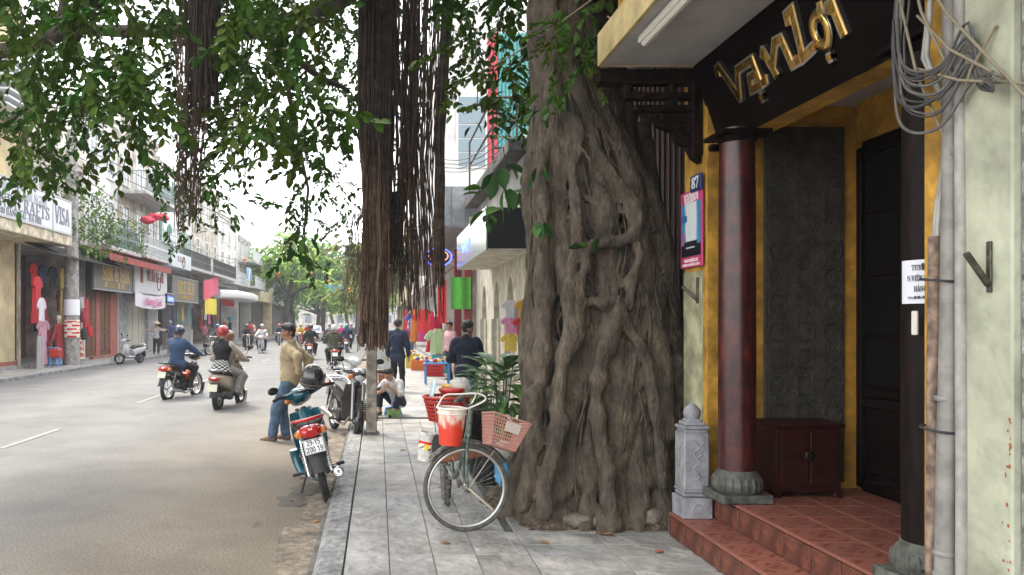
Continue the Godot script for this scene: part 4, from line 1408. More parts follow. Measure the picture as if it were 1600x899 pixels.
# an underbone motorbike with leg shields
func underbone(label: String, body: Material, trim: Material, opts := {}) -> Node3D:
	var m := thing("motorbike", label, "motorbike")
	var det: bool = opts.get("detail", true)
	var steer: float = opts.get("steer", 0.0)
	wheel(m, Vector3(0, .285, .62), .285, .085, 5 if opts.get("alloy", false) else 36, 0, det)
	wheel(m, Vector3(0, .285, -.62), .285, .075, 5 if opts.get("alloy", false) else 36, steer, det)
	var s := Shape.new()                                       # frame, engine, swing arm, stand
	s.tube(PackedVector3Array([Vector3(0, .82, -.42), Vector3(0, .5, -.2), Vector3(0, .42, .1), Vector3(0, .58, .42)]), .035, 8)
	for x in [-.075, .075]: s.rod(Vector3(x, .33, .16), Vector3(x, .285, .64), .02, .018, 8)
	s.rod(Vector3(-.09, .285, .62), Vector3(.09, .285, .62), .014)
	s.box(Vector3(0, .3, .0), Vector3(.2, .17, .3), .04)
	s.loft([[Vector3(0, .31, -.12), .075, .075], [Vector3(0, .32, -.24), .085, .085], [Vector3(0, .33, -.33), .06, .06]], 12)
	s.lathe([[.085, -.13], [.1, -.12], [.1, .12], [.085, .13]], 16, Vector3(0, .29, .08), Basis(Vector3.BACK, PI / 2))
	s.rod(Vector3(-.22, .22, .06), Vector3(.22, .22, .06), .013)
	for x in [-.23, .23]: s.box(Vector3(x, .225, .06), Vector3(.09, .03, .05), .01)
	s.rod(Vector3(-.12, .24, .14), Vector3(-.26, .01, .2), .012)
	obj("frame", s, mat("bike_matt"), m)
	s = Shape.new()
	for x in [-.11, .11]:
		s.rod(Vector3(x, .29, .66), Vector3(x, .62, .5), .016, -1, 8)
		var coil := PackedVector3Array()
		for i in 60: coil.append(Vector3(x, .34, .635).lerp(Vector3(x, .56, .53), i / 59.0) + Vector3(cos(i * 1.05) * .026, 0, sin(i * 1.05) * .026))
		if det: s.tube(coil, .005, 4)
	obj("shock_absorber", s, mat("chrome"), m)
	var ex := Shape.new()                                      # exhaust on the right
	ex.tube(PackedVector3Array([Vector3(.05, .3, -.3), Vector3(.1, .17, -.2), Vector3(.13, .16, .1), Vector3(.15, .22, .35)]), .018, 8)
	ex.tube(PackedVector3Array([Vector3(.15, .215, .3), Vector3(.155, .24, .38), Vector3(.165, .29, .78)]), [.03, .045, .052], 16)
	ex.torus(Vector3(.165, .291, .785), Vector3(.01, .12, 1).normalized(), .04, .012, 18, 6)
	ex.lathe([[.04, -.02], [.02, -.03], [.014, .03]], 12, Vector3(.165, .291, .79), Basis(Vector3.RIGHT, PI / 2))
	obj("exhaust", ex, mat("chrome"), m)
	# bodywork
	s = Shape.new()
	s.loft([[Vector3(0, .52, .12), .08, .1, 2.6], [Vector3(0, .6, .3), .115, .1, 2.8], [Vector3(0, .66, .55), .12, .085, 2.8], [Vector3(0, .7, .74), .085, .06, 2.6], [Vector3(0, .715, .84), .04, .03]], 18)
	obj("side_panel", s, body, m)
	s = Shape.new()
	s.sheet(8, 10, func(u, v):                                 # leg shield, curved round the rider's knees
		var a := lerpf(-1.0, 1.0, u)
		var w: float = lerpf(.16, .2, sin(v * PI * .8)) * (1.0 - .35 * v * v)
		return Vector3(a * w, lerpf(.8, .26, v), lerpf(-.4, -.2, v) + a * a * .1 - .03), .015)
	s.loft([[Vector3(0, .78, -.4), .07, .06, 2.6], [Vector3(0, .56, -.2), .075, .07, 2.6], [Vector3(0, .46, .02), .07, .08, 2.6], [Vector3(0, .5, .14), .075, .09, 2.6]], 14)
	obj("leg_shield", s, body, m)
	s = Shape.new()
	s.loft([[Vector3(0, .64, .02), .09, .03, 2.6], [Vector3(0, .7, .16), .125, .05, 2.8], [Vector3(0, .735, .42), .135, .045, 2.8], [Vector3(0, .775, .68), .115, .035, 2.6], [Vector3(0, .775, .74), .07, .02]], 18)
	obj("seat", s, mat("seat_black"), m)
	# front end, turned with the handlebar
	var fr := Node3D.new()
	fr.name = "front_end"
	m.add_child(fr)
	fr.position = Vector3(0, .8, -.44); fr.rotation.y = steer
	s = Shape.new()
	for x in [-.075, .075]: s.rod(Vector3(x, -.515, -.18), Vector3(x, .02, .0), .022, .026, 10)
	obj("fork", s, mat("alloy"), fr)
	s = Shape.new()
	s.torus(Vector3(0, -.515, -.18), Vector3.RIGHT, .305, .05, 18, 8, 1.2, 1.0, 3.3)
	obj("mudguard", s, body, fr)
	s = Shape.new()
	s.loft([[Vector3(0, .1, -.14), .06, .06], [Vector3(0, .12, -.1), .1, .085, 2.5], [Vector3(0, .16, -.0), .13, .09, 2.6], [Vector3(0, .17, .08), .1, .06, 2.4], [Vector3(0, .17, .12), .03, .02]], 18)
	for x in [-1.0, 1.0]: s.loft([[Vector3(x * .08, .17, .02), .035, .05], [Vector3(x * .18, .18, .04), .025, .03], [Vector3(x * .24, .19, .06), .018, .02]], 10, true, Vector3.BACK)
	obj("handlebar_cover", s, body, fr)
	s = Shape.new()
	s.ball(Vector3(0, .11, -.125), Vector3(.075, .06, .04), 16, 8)
	obj("headlight", s, mat("lens_clear"), fr)
	for x in [-1.0, 1.0]:
		s = Shape.new()
		s.ball(Vector3(x * .12, .12, -.075), Vector3(.045, .03, .035), 12, 7)
		obj("indicator", s, mat("lens_orange"), fr)
		s = Shape.new()
		s.tube(PackedVector3Array([Vector3(x * .2, .19, .05), Vector3(x * .3, .2, .09), Vector3(x * .38, .19, .13)]), .017, 10)
		obj("grip", s, mat("rubber"), fr)
		s = Shape.new()
		s.rod(Vector3(x * .24, .19, .03), Vector3(x * .36, .17, .06), .007, -1, 6)
		obj("lever", s, mat("alloy"), fr)
		s = Shape.new()
		var my: float = opts.get("mirror", .2)
		s.rod(Vector3(x * .22, .2, .04), Vector3(x * .28, .2 + my, .0), .006, -1, 6)
		s.ball(Vector3(x * .3, .22 + my, 0), Vector3(.065, .042, .018), 14, 8)
		obj("mirror", s, mat("bike_black"), fr)
	s = Shape.new()
	s.ball(Vector3(0, .2, .06), Vector3(.1, .02, .06), 16, 6)
	obj("instrument_panel", s, mat("bike_black"), fr)
	# tail
	s = Shape.new()
	for x in [-1.0, 1.0]:
		s.tube(smooth_path(PackedVector3Array([Vector3(x * .12, .7, .3), Vector3(x * .15, .8, .5), Vector3(x * .15, .84, .74), Vector3(x * .1, .85, .86), Vector3(0, .85, .9)]), 4), .015, 8)
	s.rod(Vector3(-.15, .82, .6), Vector3(.15, .82, .6), .013)
	s.rod(Vector3(-.14, .84, .76), Vector3(.14, .84, .76), .013)
	for x in [-.07, 0.0, .07]: s.rod(Vector3(x, .8, .5), Vector3(x, .85, .88), .008)
	obj("grab_rail", s, trim, m)
	s = Shape.new()
	s.loft([[Vector3(0, .725, .74), .12, .062, 2.6], [Vector3(0, .725, .85), .1, .058, 2.6], [Vector3(0, .715, .9), .06, .035]], 16)
	obj("tail_light", s, mat("lens_red"), m)
	for x in [-1.0, 1.0]:
		s = Shape.new()
		s.loft([[Vector3(x * .1, .72, .72), .035, .04], [Vector3(x * .12, .715, .8), .04, .038], [Vector3(x * .11, .71, .85), .02, .02]], 12)
		obj("indicator", s, mat("lens_orange"), m)
	s = Shape.new()
	s.sheet(4, 8, func(u, v):
		var a := lerpf(-1.0, 1.0, u)
		return Vector3(a * lerpf(.085, .065, v), lerpf(.69, .36, v) - a * a * .02, lerpf(.8, .965, v) - a * a * .03), .008)
	obj("mudflap", s, mat("bike_matt"), m)
	var pl: Array = opts.get("plate", ["", ""])
	plate(m, Vector3(0, .6, .9), -.38, pl[0], pl[1], opts.get("plate_mat", "plate_white"))
	return m

# a scooter with a flat floor and a broad tail
func scooter(label: String, body: Material, opts := {}) -> Node3D:
	var m := thing("scooter", label, "scooter")
	var det: bool = opts.get("detail", true)
	var steer: float = opts.get("steer", 0.0)
	wheel(m, Vector3(0, .235, .6), .235, .11, 5, 0, det)
	wheel(m, Vector3(0, .235, -.62), .235, .1, 5, steer, det)
	var s := Shape.new()
	s.box(Vector3(-.06, .24, .42), Vector3(.13, .16, .42), .04)
	s.box(Vector3(0, .27, -.05), Vector3(.24, .05, .6), .02)
	s.rod(Vector3(-.1, .24, .2), Vector3(-.26, .01, .26), .012)
	obj("engine", s, mat("bike_matt"), m)
	s = Shape.new()
	s.loft([[Vector3(.14, .26, .25), .05, .06], [Vector3(.16, .28, .4), .065, .075, 2.6], [Vector3(.165, .33, .74), .06, .07, 2.6], [Vector3(.165, .34, .78), .035, .04]], 14)
	obj("exhaust", s, mat("bike_matt"), m)
	s = Shape.new()
	s.loft([[Vector3(0, .45, .1), .13, .16, 3.0], [Vector3(0, .54, .28), .18, .16, 2.8], [Vector3(0, .58, .52), .185, .145, 2.6], [Vector3(0, .63, .72), .15, .11, 2.4], [Vector3(0, .66, .85), .07, .05]], 20)
	obj("rear_body", s, body, m)
	s = Shape.new()
	s.box(Vector3(0, .31, -.1), Vector3(.34, .06, .5), .025)
	s.sheet(10, 12, func(u, v):
		var a := lerpf(-1.0, 1.0, u)
		var w: float = lerpf(.13, .24, sin(clampf(v * 1.1, 0, 1) * PI * .7)) * (1.0 - .2 * v * v)
		return Vector3(a * w, lerpf(.86, .3, v), lerpf(-.4, -.34, v) + a * a * .09 - .06 * sin(v * PI)), .02)
	s.loft([[Vector3(0, .9, -.4), .06, .05], [Vector3(0, .7, -.46), .13, .06, 2.4], [Vector3(0, .5, -.5), .12, .07, 2.4], [Vector3(0, .36, -.5), .07, .06]], 16)
	obj("front_shield", s, body, m)
	s = Shape.new()
	s.loft([[Vector3(0, .66, .06), .1, .03, 2.6], [Vector3(0, .73, .2), .15, .055, 2.8], [Vector3(0, .74, .45), .16, .05, 2.8], [Vector3(0, .77, .68), .13, .04, 2.6], [Vector3(0, .77, .76), .07, .02]], 18)
	obj("seat", s, mat("seat_black"), m)
	var fr := Node3D.new()
	fr.name = "front_end"
	m.add_child(fr)
	fr.position = Vector3(0, .84, -.42); fr.rotation.y = steer
	s = Shape.new()
	s.loft([[Vector3(0, .1, -.13), .06, .05], [Vector3(0, .13, -.08), .13, .075, 2.5], [Vector3(0, .16, .02), .14, .075, 2.5], [Vector3(0, .16, .1), .08, .04]], 18)
	for x in [-1.0, 1.0]: s.loft([[Vector3(x * .08, .15, .01), .035, .05], [Vector3(x * .2, .17, .03), .025, .03]], 10, true, Vector3.BACK)
	obj("handlebar_cover", s, body, fr)
	s = Shape.new()
	s.torus(Vector3(0, -.6, -.2), Vector3.RIGHT, .25, .06, 16, 8, 1.2, .9, 3.4)
	obj("mudguard", s, body, fr)
	s = Shape.new()
	for x in [-.08, .08]: s.rod(Vector3(x, -.6, -.2), Vector3(x * .6, -.1, -.02), .02)
	obj("fork", s, mat("bike_matt"), fr)
	s = Shape.new()
	s.ball(Vector3(0, .12, -.115), Vector3(.09, .055, .04), 16, 8)
	obj("headlight", s, mat("lens_clear"), fr)
	for x in [-1.0, 1.0]:
		s = Shape.new()
		s.ball(Vector3(x * .13, -.16, -.1), Vector3(.045, .04, .03), 12, 7)
		obj("indicator", s, mat("lens_orange"), fr)
		s = Shape.new()
		s.tube(PackedVector3Array([Vector3(x * .19, .17, .03), Vector3(x * .28, .18, .06), Vector3(x * .36, .17, .1)]), .018, 10)
		obj("grip", s, mat("rubber"), fr)
		s = Shape.new()
		s.rod(Vector3(x * .2, .18, .03), Vector3(x * .28, .36, .0), .006, -1, 6)
		s.ball(Vector3(x * .3, .38, 0), Vector3(.07, .042, .018), 14, 8)
		obj("mirror", s, mat("bike_black"), fr)
	s = Shape.new()
	s.tube(smooth_path(PackedVector3Array([Vector3(-.12, .74, .62), Vector3(-.13, .8, .76), Vector3(0, .81, .86), Vector3(.13, .8, .76), Vector3(.12, .74, .62)]), 4), .014, 8)
	obj("grab_rail", s, mat("chrome"), m)
	s = Shape.new()
	s.loft([[Vector3(0, .64, .78), .12, .05, 2.6], [Vector3(0, .64, .85), .1, .042, 2.6], [Vector3(0, .635, .885), .05, .02]], 16)
	obj("tail_light", s, mat("lens_red"), m)
	s = Shape.new()
	s.sheet(4, 8, func(u, v):
		var a := lerpf(-1.0, 1.0, u)
		return Vector3(a * lerpf(.1, .07, v), lerpf(.56, .28, v), lerpf(.78, .9, v) - a * a * .03), .008)
	obj("mudflap", s, mat("bike_matt"), m)
	var pl: Array = opts.get("plate", ["", ""])
	plate(m, Vector3(0, .47, .89), -.25, pl[0], pl[1], opts.get("plate_mat", "plate_white"))
	return m

func helmet_shape(s: Shape, at: Vector3, rad := .14, b := Basis.IDENTITY) -> void:
	s.ball(at, Vector3(rad * .92, rad, rad * 1.08), 22, 14, b, -.55, 1.0)
	s.torus(at + b * Vector3(0, -rad * .55, 0), b * Vector3.UP, rad * .83, .01, 22, 6)

func place_bikes() -> void:
	bike_mats()
	var teal := paint_mat("teal_paint", Color(.012, .095, .125))
	var red := paint_mat("red_paint", Color(.5, .015, .012))
	var b := underbone("teal motorbike parked at the kerb with red rail and white plate 29-Y5 200 19", teal, red, {"plate": ["29-Y5", "200 19"], "mirror": .06, "steer": .45})
	b.position = Vector3(-.56, ROAD + .005, -8.25)
	b.rotation = Vector3(0, .13, .24)
	var s := Shape.new()
	helmet_shape(s, Vector3.ZERO, .138, Basis(Vector3.RIGHT, .3))
	var hm := thing("helmet", "dark grey glossy helmet hanging on the handlebar of the teal motorbike", "helmet", Vector3(-.70, 1.02, -8.55), .3)
	obj("shell", s, mat("helmet_grey", Color(.055, .053, .052), .22, {"coat": .7, "spots": [.5, 2.0, 114, "s"]}), hm)
	s = Shape.new()
	for a in [-.5, .0, .5]:
		s.torus(Vector3.ZERO, Vector3(cos(a + PI / 2), 0, sin(a + PI / 2)).rotated(Vector3.RIGHT, .3), .1405, .006, 24, 5, 1.0, -.3, PI + .3) if a == 0.0 else null
	s.torus(Vector3(0, -.05, 0), Vector3.UP.rotated(Vector3.RIGHT, .3), .128, .008, 24, 6)
	obj("trim", s, mat("helmet_line", Color(.11, .08, .07), .3), hm)
	b = underbone("small black motorbike with a white tank panel parked nose to the camera at the kerb", paint_mat("black_paint", Color(.02, .022, .025)), mat("chrome"), {"steer": -.25, "alloy": true, "mirror": .14})
	b.position = Vector3(-.5, ROAD + .005, -12.35); b.rotation = Vector3(0, PI + .35, .08)
	s = Shape.new()
	s.loft([[Vector3(0, .72, -.3), .09, .06, 2.6], [Vector3(0, .7, -.14), .11, .07, 2.6], [Vector3(0, .66, .02), .08, .05]], 16)
	obj("tank", s, mat("tank_white", Color(.6, .62, .6), .3, {"coat": .6}), b)
	s = Shape.new()
	for k in 4: s.torus(Vector3(0, .44 + k * .03, -.82), Vector3.UP, .12 + .01 * k, .005, 16, 5)
	for k in 10: s.rod(Vector3(cos(k * .628) * .12, .44, -.82 + sin(k * .628) * .12), Vector3(cos(k * .628) * .15, .54, -.82 + sin(k * .628) * .15), .004, -1, 4)
	obj("front_basket", s, mat("bike_matt"), b)
	b = scooter("silver scooter parked at the kerb behind the small black motorbike", paint_mat("silver_paint", Color(.48, .49, .5), .3), {"steer": .3})
	b.position = Vector3(-.62, ROAD + .005, -15.6); b.rotation = Vector3(0, PI + .25, .06)
	b = scooter("silver scooter parked at the far kerb in front of the white shop sign", paint_mat("silver_paint", Color(.48, .49, .5), .3), {"steer": -.4})
	b.position = Vector3(-10.45, ROAD + .005, -33.6); b.rotation = Vector3(0, PI - .45, .08)

# ---------- people: built facing -z; joints in metres ----------
func ik(a: Vector3, b: Vector3, l1: float, l2: float, hint: Vector3) -> Array:
	var d := b - a
	var l := clampf(d.length(), .05, (l1 + l2) * .995)
	var u := d.normalized()
	var x := (l1 * l1 - l2 * l2 + l * l) / (2 * l)
	var h := sqrt(maxf(l1 * l1 - x * x, 0))
	var w := (hint - u * hint.dot(u)).normalized()
	return [a + u * x + w * h, a + u * l]

# pose: pelvis, lean (forward, side), hands [left, right], elbows (hints), feet [left, right], knees (hints), head (turn, nod)
func person(label: String, at: Vector3, turn: float, look: Dictionary, pose: Dictionary, group := "") -> Node3D:
	var o := thing("person", label, "person", at, turn, group)
	var fine: bool = look.get("fine", true)
	var size: float = look.get("size", 1.0)
	var pel: Vector3 = pose.get("pelvis", Vector3(0, .93, 0))
	var tb := Basis(Vector3.UP, pose.get("twist", 0.0)) * Basis(Vector3.RIGHT, -pose.get("lean", 0.0)) * Basis(Vector3.BACK, pose.get("side", 0.0))
	var chest := pel + tb * Vector3(0, .32, -.005)
	var neck := pel + tb * Vector3(0, .5, .0)
	var hb := tb * Basis(Vector3.UP, pose.get("head_turn", 0.0)) * Basis(Vector3.RIGHT, -pose.get("nod", 0.0) + pose.get("lean", 0.0) * .7)
	var head := neck + tb * Vector3(0, .07, -.02) + hb * Vector3(0, .1, -.015)
	var fat: float = look.get("fat", 1.0)
	var J := {}
	for i in 2:
		var s := -1.0 if i == 0 else 1.0
		var sh := neck + tb * Vector3(s * .17, -.055, .0)
		var hand: Vector3 = pose.hands[i]
		var el := ik(sh, hand, .28, .25, pose.elbows[i])
		var hip := pel + tb * Vector3(s * .085, -.03, 0)
		var foot: Vector3 = pose.feet[i]
		var kn := ik(hip, foot + Vector3(0, .085, 0), .43, .41, pose.knees[i])
		J[i] = {"sh": sh, "el": el[0], "wr": el[1], "hip": hip, "kn": kn[0], "an": kn[1], "toe": pose.get("toes", [Vector3(0, 0, -1), Vector3(0, 0, -1)])[i]}
	var skin := mat(look.get("skin", "skin"), Color(.42, .235, .145), .55, {"spots": [.12, 2.0, 121, "s"]})
	if look.get("skin", "skin") == "skin_tan": skin.albedo_color = lin(Color(.34, .18, .105))
	var cell := .016 if fine else .03
	# the body, one surface from head to feet
	var f := Field.new()
	f.cell = cell; f.k = .012 if fine else .016
	f.bone(pel + tb * Vector3(-.06, .02, 0), pel + tb * Vector3(.06, .02, 0), .105 * fat)
	f.bone(pel, chest, .115 * fat, .125 * fat)
	f.bone(chest + tb * Vector3(-.07, .04, 0), chest + tb * Vector3(.07, .04, 0), .105 * fat, .105 * fat)
	f.bone(neck + tb * Vector3(-.13, -.05, 0), neck + tb * Vector3(.13, -.05, 0), .055)
	f.bone(neck - tb * Vector3(0, .04, 0), head - hb * Vector3(0, .03, -.02), .055, .052)
	for i in 2:
		var q: Dictionary = J[i]
		f.bone(q.sh, q.el, .05, .04); f.bone(q.el, q.wr, .04, .028)
		f.bone(q.hip, q.kn, .085 * fat, .056); f.bone(q.kn, q.an, .055, .04)
		f.bone(q.an, q.an + q.toe * .13 - Vector3(0, .05, 0), .04, .035)
	var bs := Shape.new()
	f.mesh_into(bs)
	var hf := Field.new()                                      # head with its own grid
	hf.cell = .0085 if fine else .018; hf.k = .007
	hf.bone(head + hb * Vector3(0, .02, .012), head + hb * Vector3(0, .035, -.012), .088, .085)
	hf.bone(head + hb * Vector3(0, -.03, -.03), head + hb * Vector3(0, -.07, -.05), .062, .04)
	hf.bone(head + hb * Vector3(0, -.06, 0), neck + tb * Vector3(0, .0, 0), .048, .05)
	if fine:
		hf.bone(head + hb * Vector3(0, .0, -.092), head + hb * Vector3(0, -.03, -.112), .009, .014)
		hf.bone(head + hb * Vector3(-.012, -.075, -.085), head + hb * Vector3(.012, -.075, -.085), .012)
		hf.bone(head + hb * Vector3(-.02, -.055, -.088), head + hb * Vector3(.02, -.055, -.088), .01)
		for s in [-1.0, 1.0]:
			hf.bone(head + hb * Vector3(s * .088, .012, .005), head + hb * Vector3(s * .086, -.022, .0), .017, .012)
			hf.bone(head + hb * Vector3(s * .05, -.02, -.062), head + hb * Vector3(s * .045, -.03, -.06), .022)
			hf.bone(head + hb * Vector3(s * .045, .022, -.082), head + hb * Vector3(s * .015, .025, -.088), .01)
	hf.mesh_into(bs)
	for i in 2:                                                # hands
		var q: Dictionary = J[i]
		var s := -1.0 if i == 0 else 1.0
		var d: Vector3 = (q.wr - q.el).normalized()
		if pose.has("hand_dirs"): d = pose.hand_dirs[i].normalized()
		var n: Vector3 = (pose.get("palms", [Vector3(1, 0, .3), Vector3(-1, 0, .3)])[i])
		n = (n - d * n.dot(d)).normalized()
		var x := d.cross(n).normalized()
		var gf := Field.new()
		gf.cell = .005 if fine else .014; gf.k = .003 if fine else .007
		gf.bone(q.wr - d * .02, q.wr + d * .02, .027, .025)
		gf.bone(q.wr + d * .025 - x * .018, q.wr + d * .075 - x * .024, .019, .016)
		gf.bone(q.wr + d * .025 + x * .018, q.wr + d * .075 + x * .024, .019, .016)
		var curl: float = pose.get("curl", [.5, .5])[i]
		for k in 4:
			var base: Vector3 = q.wr + d * .082 + x * (k - 1.5) * .018
			var len_: float = [.07, .078, .072, .056][k]
			var p := base
			var dd := d
			for j in 3:
				dd = (dd + n * curl * (.55 + .12 * k / 3.0)).normalized()
				var e: Vector3 = p + dd * len_ * [.45, .32, .26][j]
				gf.bone(p, e, .0095 - j * .001, .0088 - j * .001); p = e
		var side := x * (-1.0 if (x.dot(Vector3(0, 0, -1)) > 0) == (s > 0) and false else 1.0) * s
		var t0: Vector3 = q.wr + d * .025 + side * .028
		var t1: Vector3 = t0 + (d * .7 + side * .55 + n * .45).normalized() * .042
		gf.bone(t0, t1, .013, .011); gf.bone(t1, t1 + (d * .9 + n * .6).normalized() * .03, .0105, .009)
		gf.mesh_into(bs)
	obj("body", bs, skin, o)
	# clothes
	var wrinkle := FastNoiseLite.new()
	wrinkle.frequency = 9.0; wrinkle.seed = 31
	var jf := Field.new()
	jf.cell = cell; jf.k = .016; jf.noise = wrinkle; jf.rough = .013
	var puff: float = look.get("puff", .014)
	var hem: float = look.get("hem", -.06)
	jf.bone(pel + tb * Vector3(-.06, hem + .06, 0), pel + tb * Vector3(.06, hem + .06, 0), .108 * fat + puff)
	jf.bone(pel + tb * Vector3(0, .05, 0), chest, .115 * fat + puff, .128 * fat + puff)
	jf.bone(chest + tb * Vector3(-.07, .04, .005), chest + tb * Vector3(.07, .04, .005), .108 * fat + puff)
	jf.bone(neck + tb * Vector3(-.14, -.055, .0), neck + tb * Vector3(.14, -.055, .0), .056 + puff)
	jf.bone(neck + tb * Vector3(0, -.03, .01), neck + tb * Vector3(0, .025, .01), .062)
	var sl: float = look.get("sleeve", 1.0)
	var sf := jf
	if look.has("sleeve_mat"):
		sf = Field.new(); sf.cell = cell; sf.k = .012; sf.noise = wrinkle; sf.rough = .012
	for i in 2:
		var q: Dictionary = J[i]
		if sl > .5:
			sf.bone(q.sh, q.el, .054 + puff, .046 + puff * .8)
			sf.bone(q.el, q.el.lerp(q.wr, (sl - .5) * 2 * .97), .047 + puff * .8, .036 + puff * .6)
		elif sl > 0: sf.bone(q.sh, q.sh.lerp(q.el, sl * 2), .056 + puff, .056 + puff)
	var js := Shape.new()
	jf.mesh_into(js)
	obj(look.get("top_name", "jacket"), js, look.top, o)
	if sf != jf:
		js = Shape.new(); sf.mesh_into(js); obj("sleeves", js, look.sleeve_mat, o)
	var tf := Field.new()
	tf.cell = cell; tf.k = .014; tf.noise = wrinkle; tf.rough = .012
	tf.bone(pel + tb * Vector3(-.06, .03, 0), pel + tb * Vector3(.06, .03, 0), .112 * fat)
	var wide: float = look.get("legs_wide", .012)
	for i in 2:
		var q: Dictionary = J[i]
		tf.bone(q.hip, q.kn, .09 * fat + .004, .06 + wide); tf.bone(q.kn, q.kn.lerp(q.an, look.get("leg_len", .96)), .06 + wide, .05 + wide)
	var ts := Shape.new()
	tf.mesh_into(ts)
	obj("trousers", ts, look.legs, o)
	for i in 2:
		var q: Dictionary = J[i]
		var td: Vector3 = q.toe
		var shf := Field.new()
		shf.cell = .01 if fine else .02; shf.k = .01
		shf.bone(q.an - Vector3(0, .035, 0) - td * .03, q.an + td * .1 - Vector3(0, .05, 0), .047, .038)
		shf.bone(q.an + td * .08 - Vector3(0, .053, 0), q.an + td * .16 - Vector3(0, .058, 0), .042, .03)
		var ss := Shape.new()
		shf.mesh_into(ss)
		for k in ss.v.size(): ss.v[k].y = maxf(ss.v[k].y, q.an.y - .088)
		obj("shoe", ss, look.shoes, o)
	# hair, headgear, face
	var cover: String = look.get("cover", "hair")
	var sx := Shape.new()
	if cover == "hair":
		var rf := Field.new()
		rf.cell = .009 if fine else .02; rf.k = .006
		rf.noise = FastNoiseLite.new(); rf.noise.frequency = 24.0; rf.rough = .006
		rf.bone(head + hb * Vector3(0, .05, .02), head + hb * Vector3(0, .058, -.01), .09, .086)
		rf.bone(head + hb * Vector3(0, .0, .04), head + hb * Vector3(0, -.03, .045), .072, .05)
		for s in [-1.0, 1.0]: rf.bone(head + hb * Vector3(s * .06, .04, .0), head + hb * Vector3(s * .068, .01, .01), .04, .03)
		rf.bone(head + hb * Vector3(-.035, .085, -.06), head + hb * Vector3(.035, .085, -.06), .034)
		rf.mesh_into(sx)
		obj("hair", sx, mat(look.get("hair", "hair_black"), Color(.012, .011, .011), .5, {"bump": [.8, "s", .2, 122, 6.0]}), o)
	elif cover == "helmet":
		helmet_shape(sx, head + hb * Vector3(0, .045, .0), .133, hb)
		obj("helmet", sx, look.helmet, o)
		sx = Shape.new()
		sx.loft([[head + hb * Vector3(0, .05, -.12), .085, .006], [head + hb * Vector3(0, .035, -.19), .07, .005]], 14, true, hb.x)
		obj("peak", sx, look.get("peak", mat("bike_black")), o)
	elif cover == "cone":
		sx.lathe([[.235, -.005], [.12, .075], [.0, .16]], 24, head + hb * Vector3(0, .06, 0), hb)
		obj("conical_hat", sx, mat("straw", Color(.55, .45, .28), .8, {"spots": [.3, 6.0, 123, "s"]}), o)
	elif cover == "hood":
		sx.ball(head + hb * Vector3(0, .02, .02), Vector3(.125, .14, .135), 18, 12, hb)
		obj("hood", sx, look.top, o)
	if fine:
		for s in [-1.0, 1.0]:
			sx = Shape.new()
			sx.ball(head + hb * Vector3(s * .033, .008, -.083), Vector3(.014, .008, .008), 10, 6, hb)
			obj("eye", sx, mat("eye", Color(.05, .035, .03), .2), o)
			sx = Shape.new()
			sx.tube(PackedVector3Array([head + hb * Vector3(s * .016, .028, -.094), head + hb * Vector3(s * .035, .033, -.092), head + hb * Vector3(s * .054, .027, -.082)]), .005, 5)
			obj("eyebrow", sx, mat("hair_black", Color(.012, .011, .011), .5), o)
		sx = Shape.new()
		sx.tube(PackedVector3Array([head + hb * Vector3(-.024, -.061, -.09), head + hb * Vector3(0, -.062, -.1), head + hb * Vector3(.024, -.061, -.09)]), .0055, 6)
		obj("lips", sx, mat("lips", Color(.3, .11, .085), .5), o)
	o.scale = Vector3.ONE * size
	o.set_meta("head", head); o.set_meta("joints", J)
	return o

func cloth(called: String, c: Color, look := {}) -> StandardMaterial3D:
	var l := {"rim": .25, "spots": [.18, 2.2, 131, "s"], "bump": [1.1, "s", .022, 132]}
	l.merge(look, true)
	return mat(called, c, .9, l)

var ride := {"pelvis": Vector3(0, .83, .22), "lean": .12, "hands": [Vector3(-.32, 1.0, -.26), Vector3(.32, 1.0, -.26)], "elbows": [Vector3(-.6, -.6, .3), Vector3(.6, -.6, .3)], "hand_dirs": [Vector3(.15, 0, -1), Vector3(-.15, 0, -1)], "palms": [Vector3(0, -1, 0), Vector3(0, -1, 0)],
	"feet": [Vector3(-.2, .25, .0), Vector3(.2, .25, .0)], "knees": [Vector3(-.35, .5, -1), Vector3(.35, .5, -1)], "curl": [.9, .9]}

func with(a: Dictionary, b: Dictionary) -> Dictionary:
	var c := a.duplicate()
	c.merge(b, true)
	return c

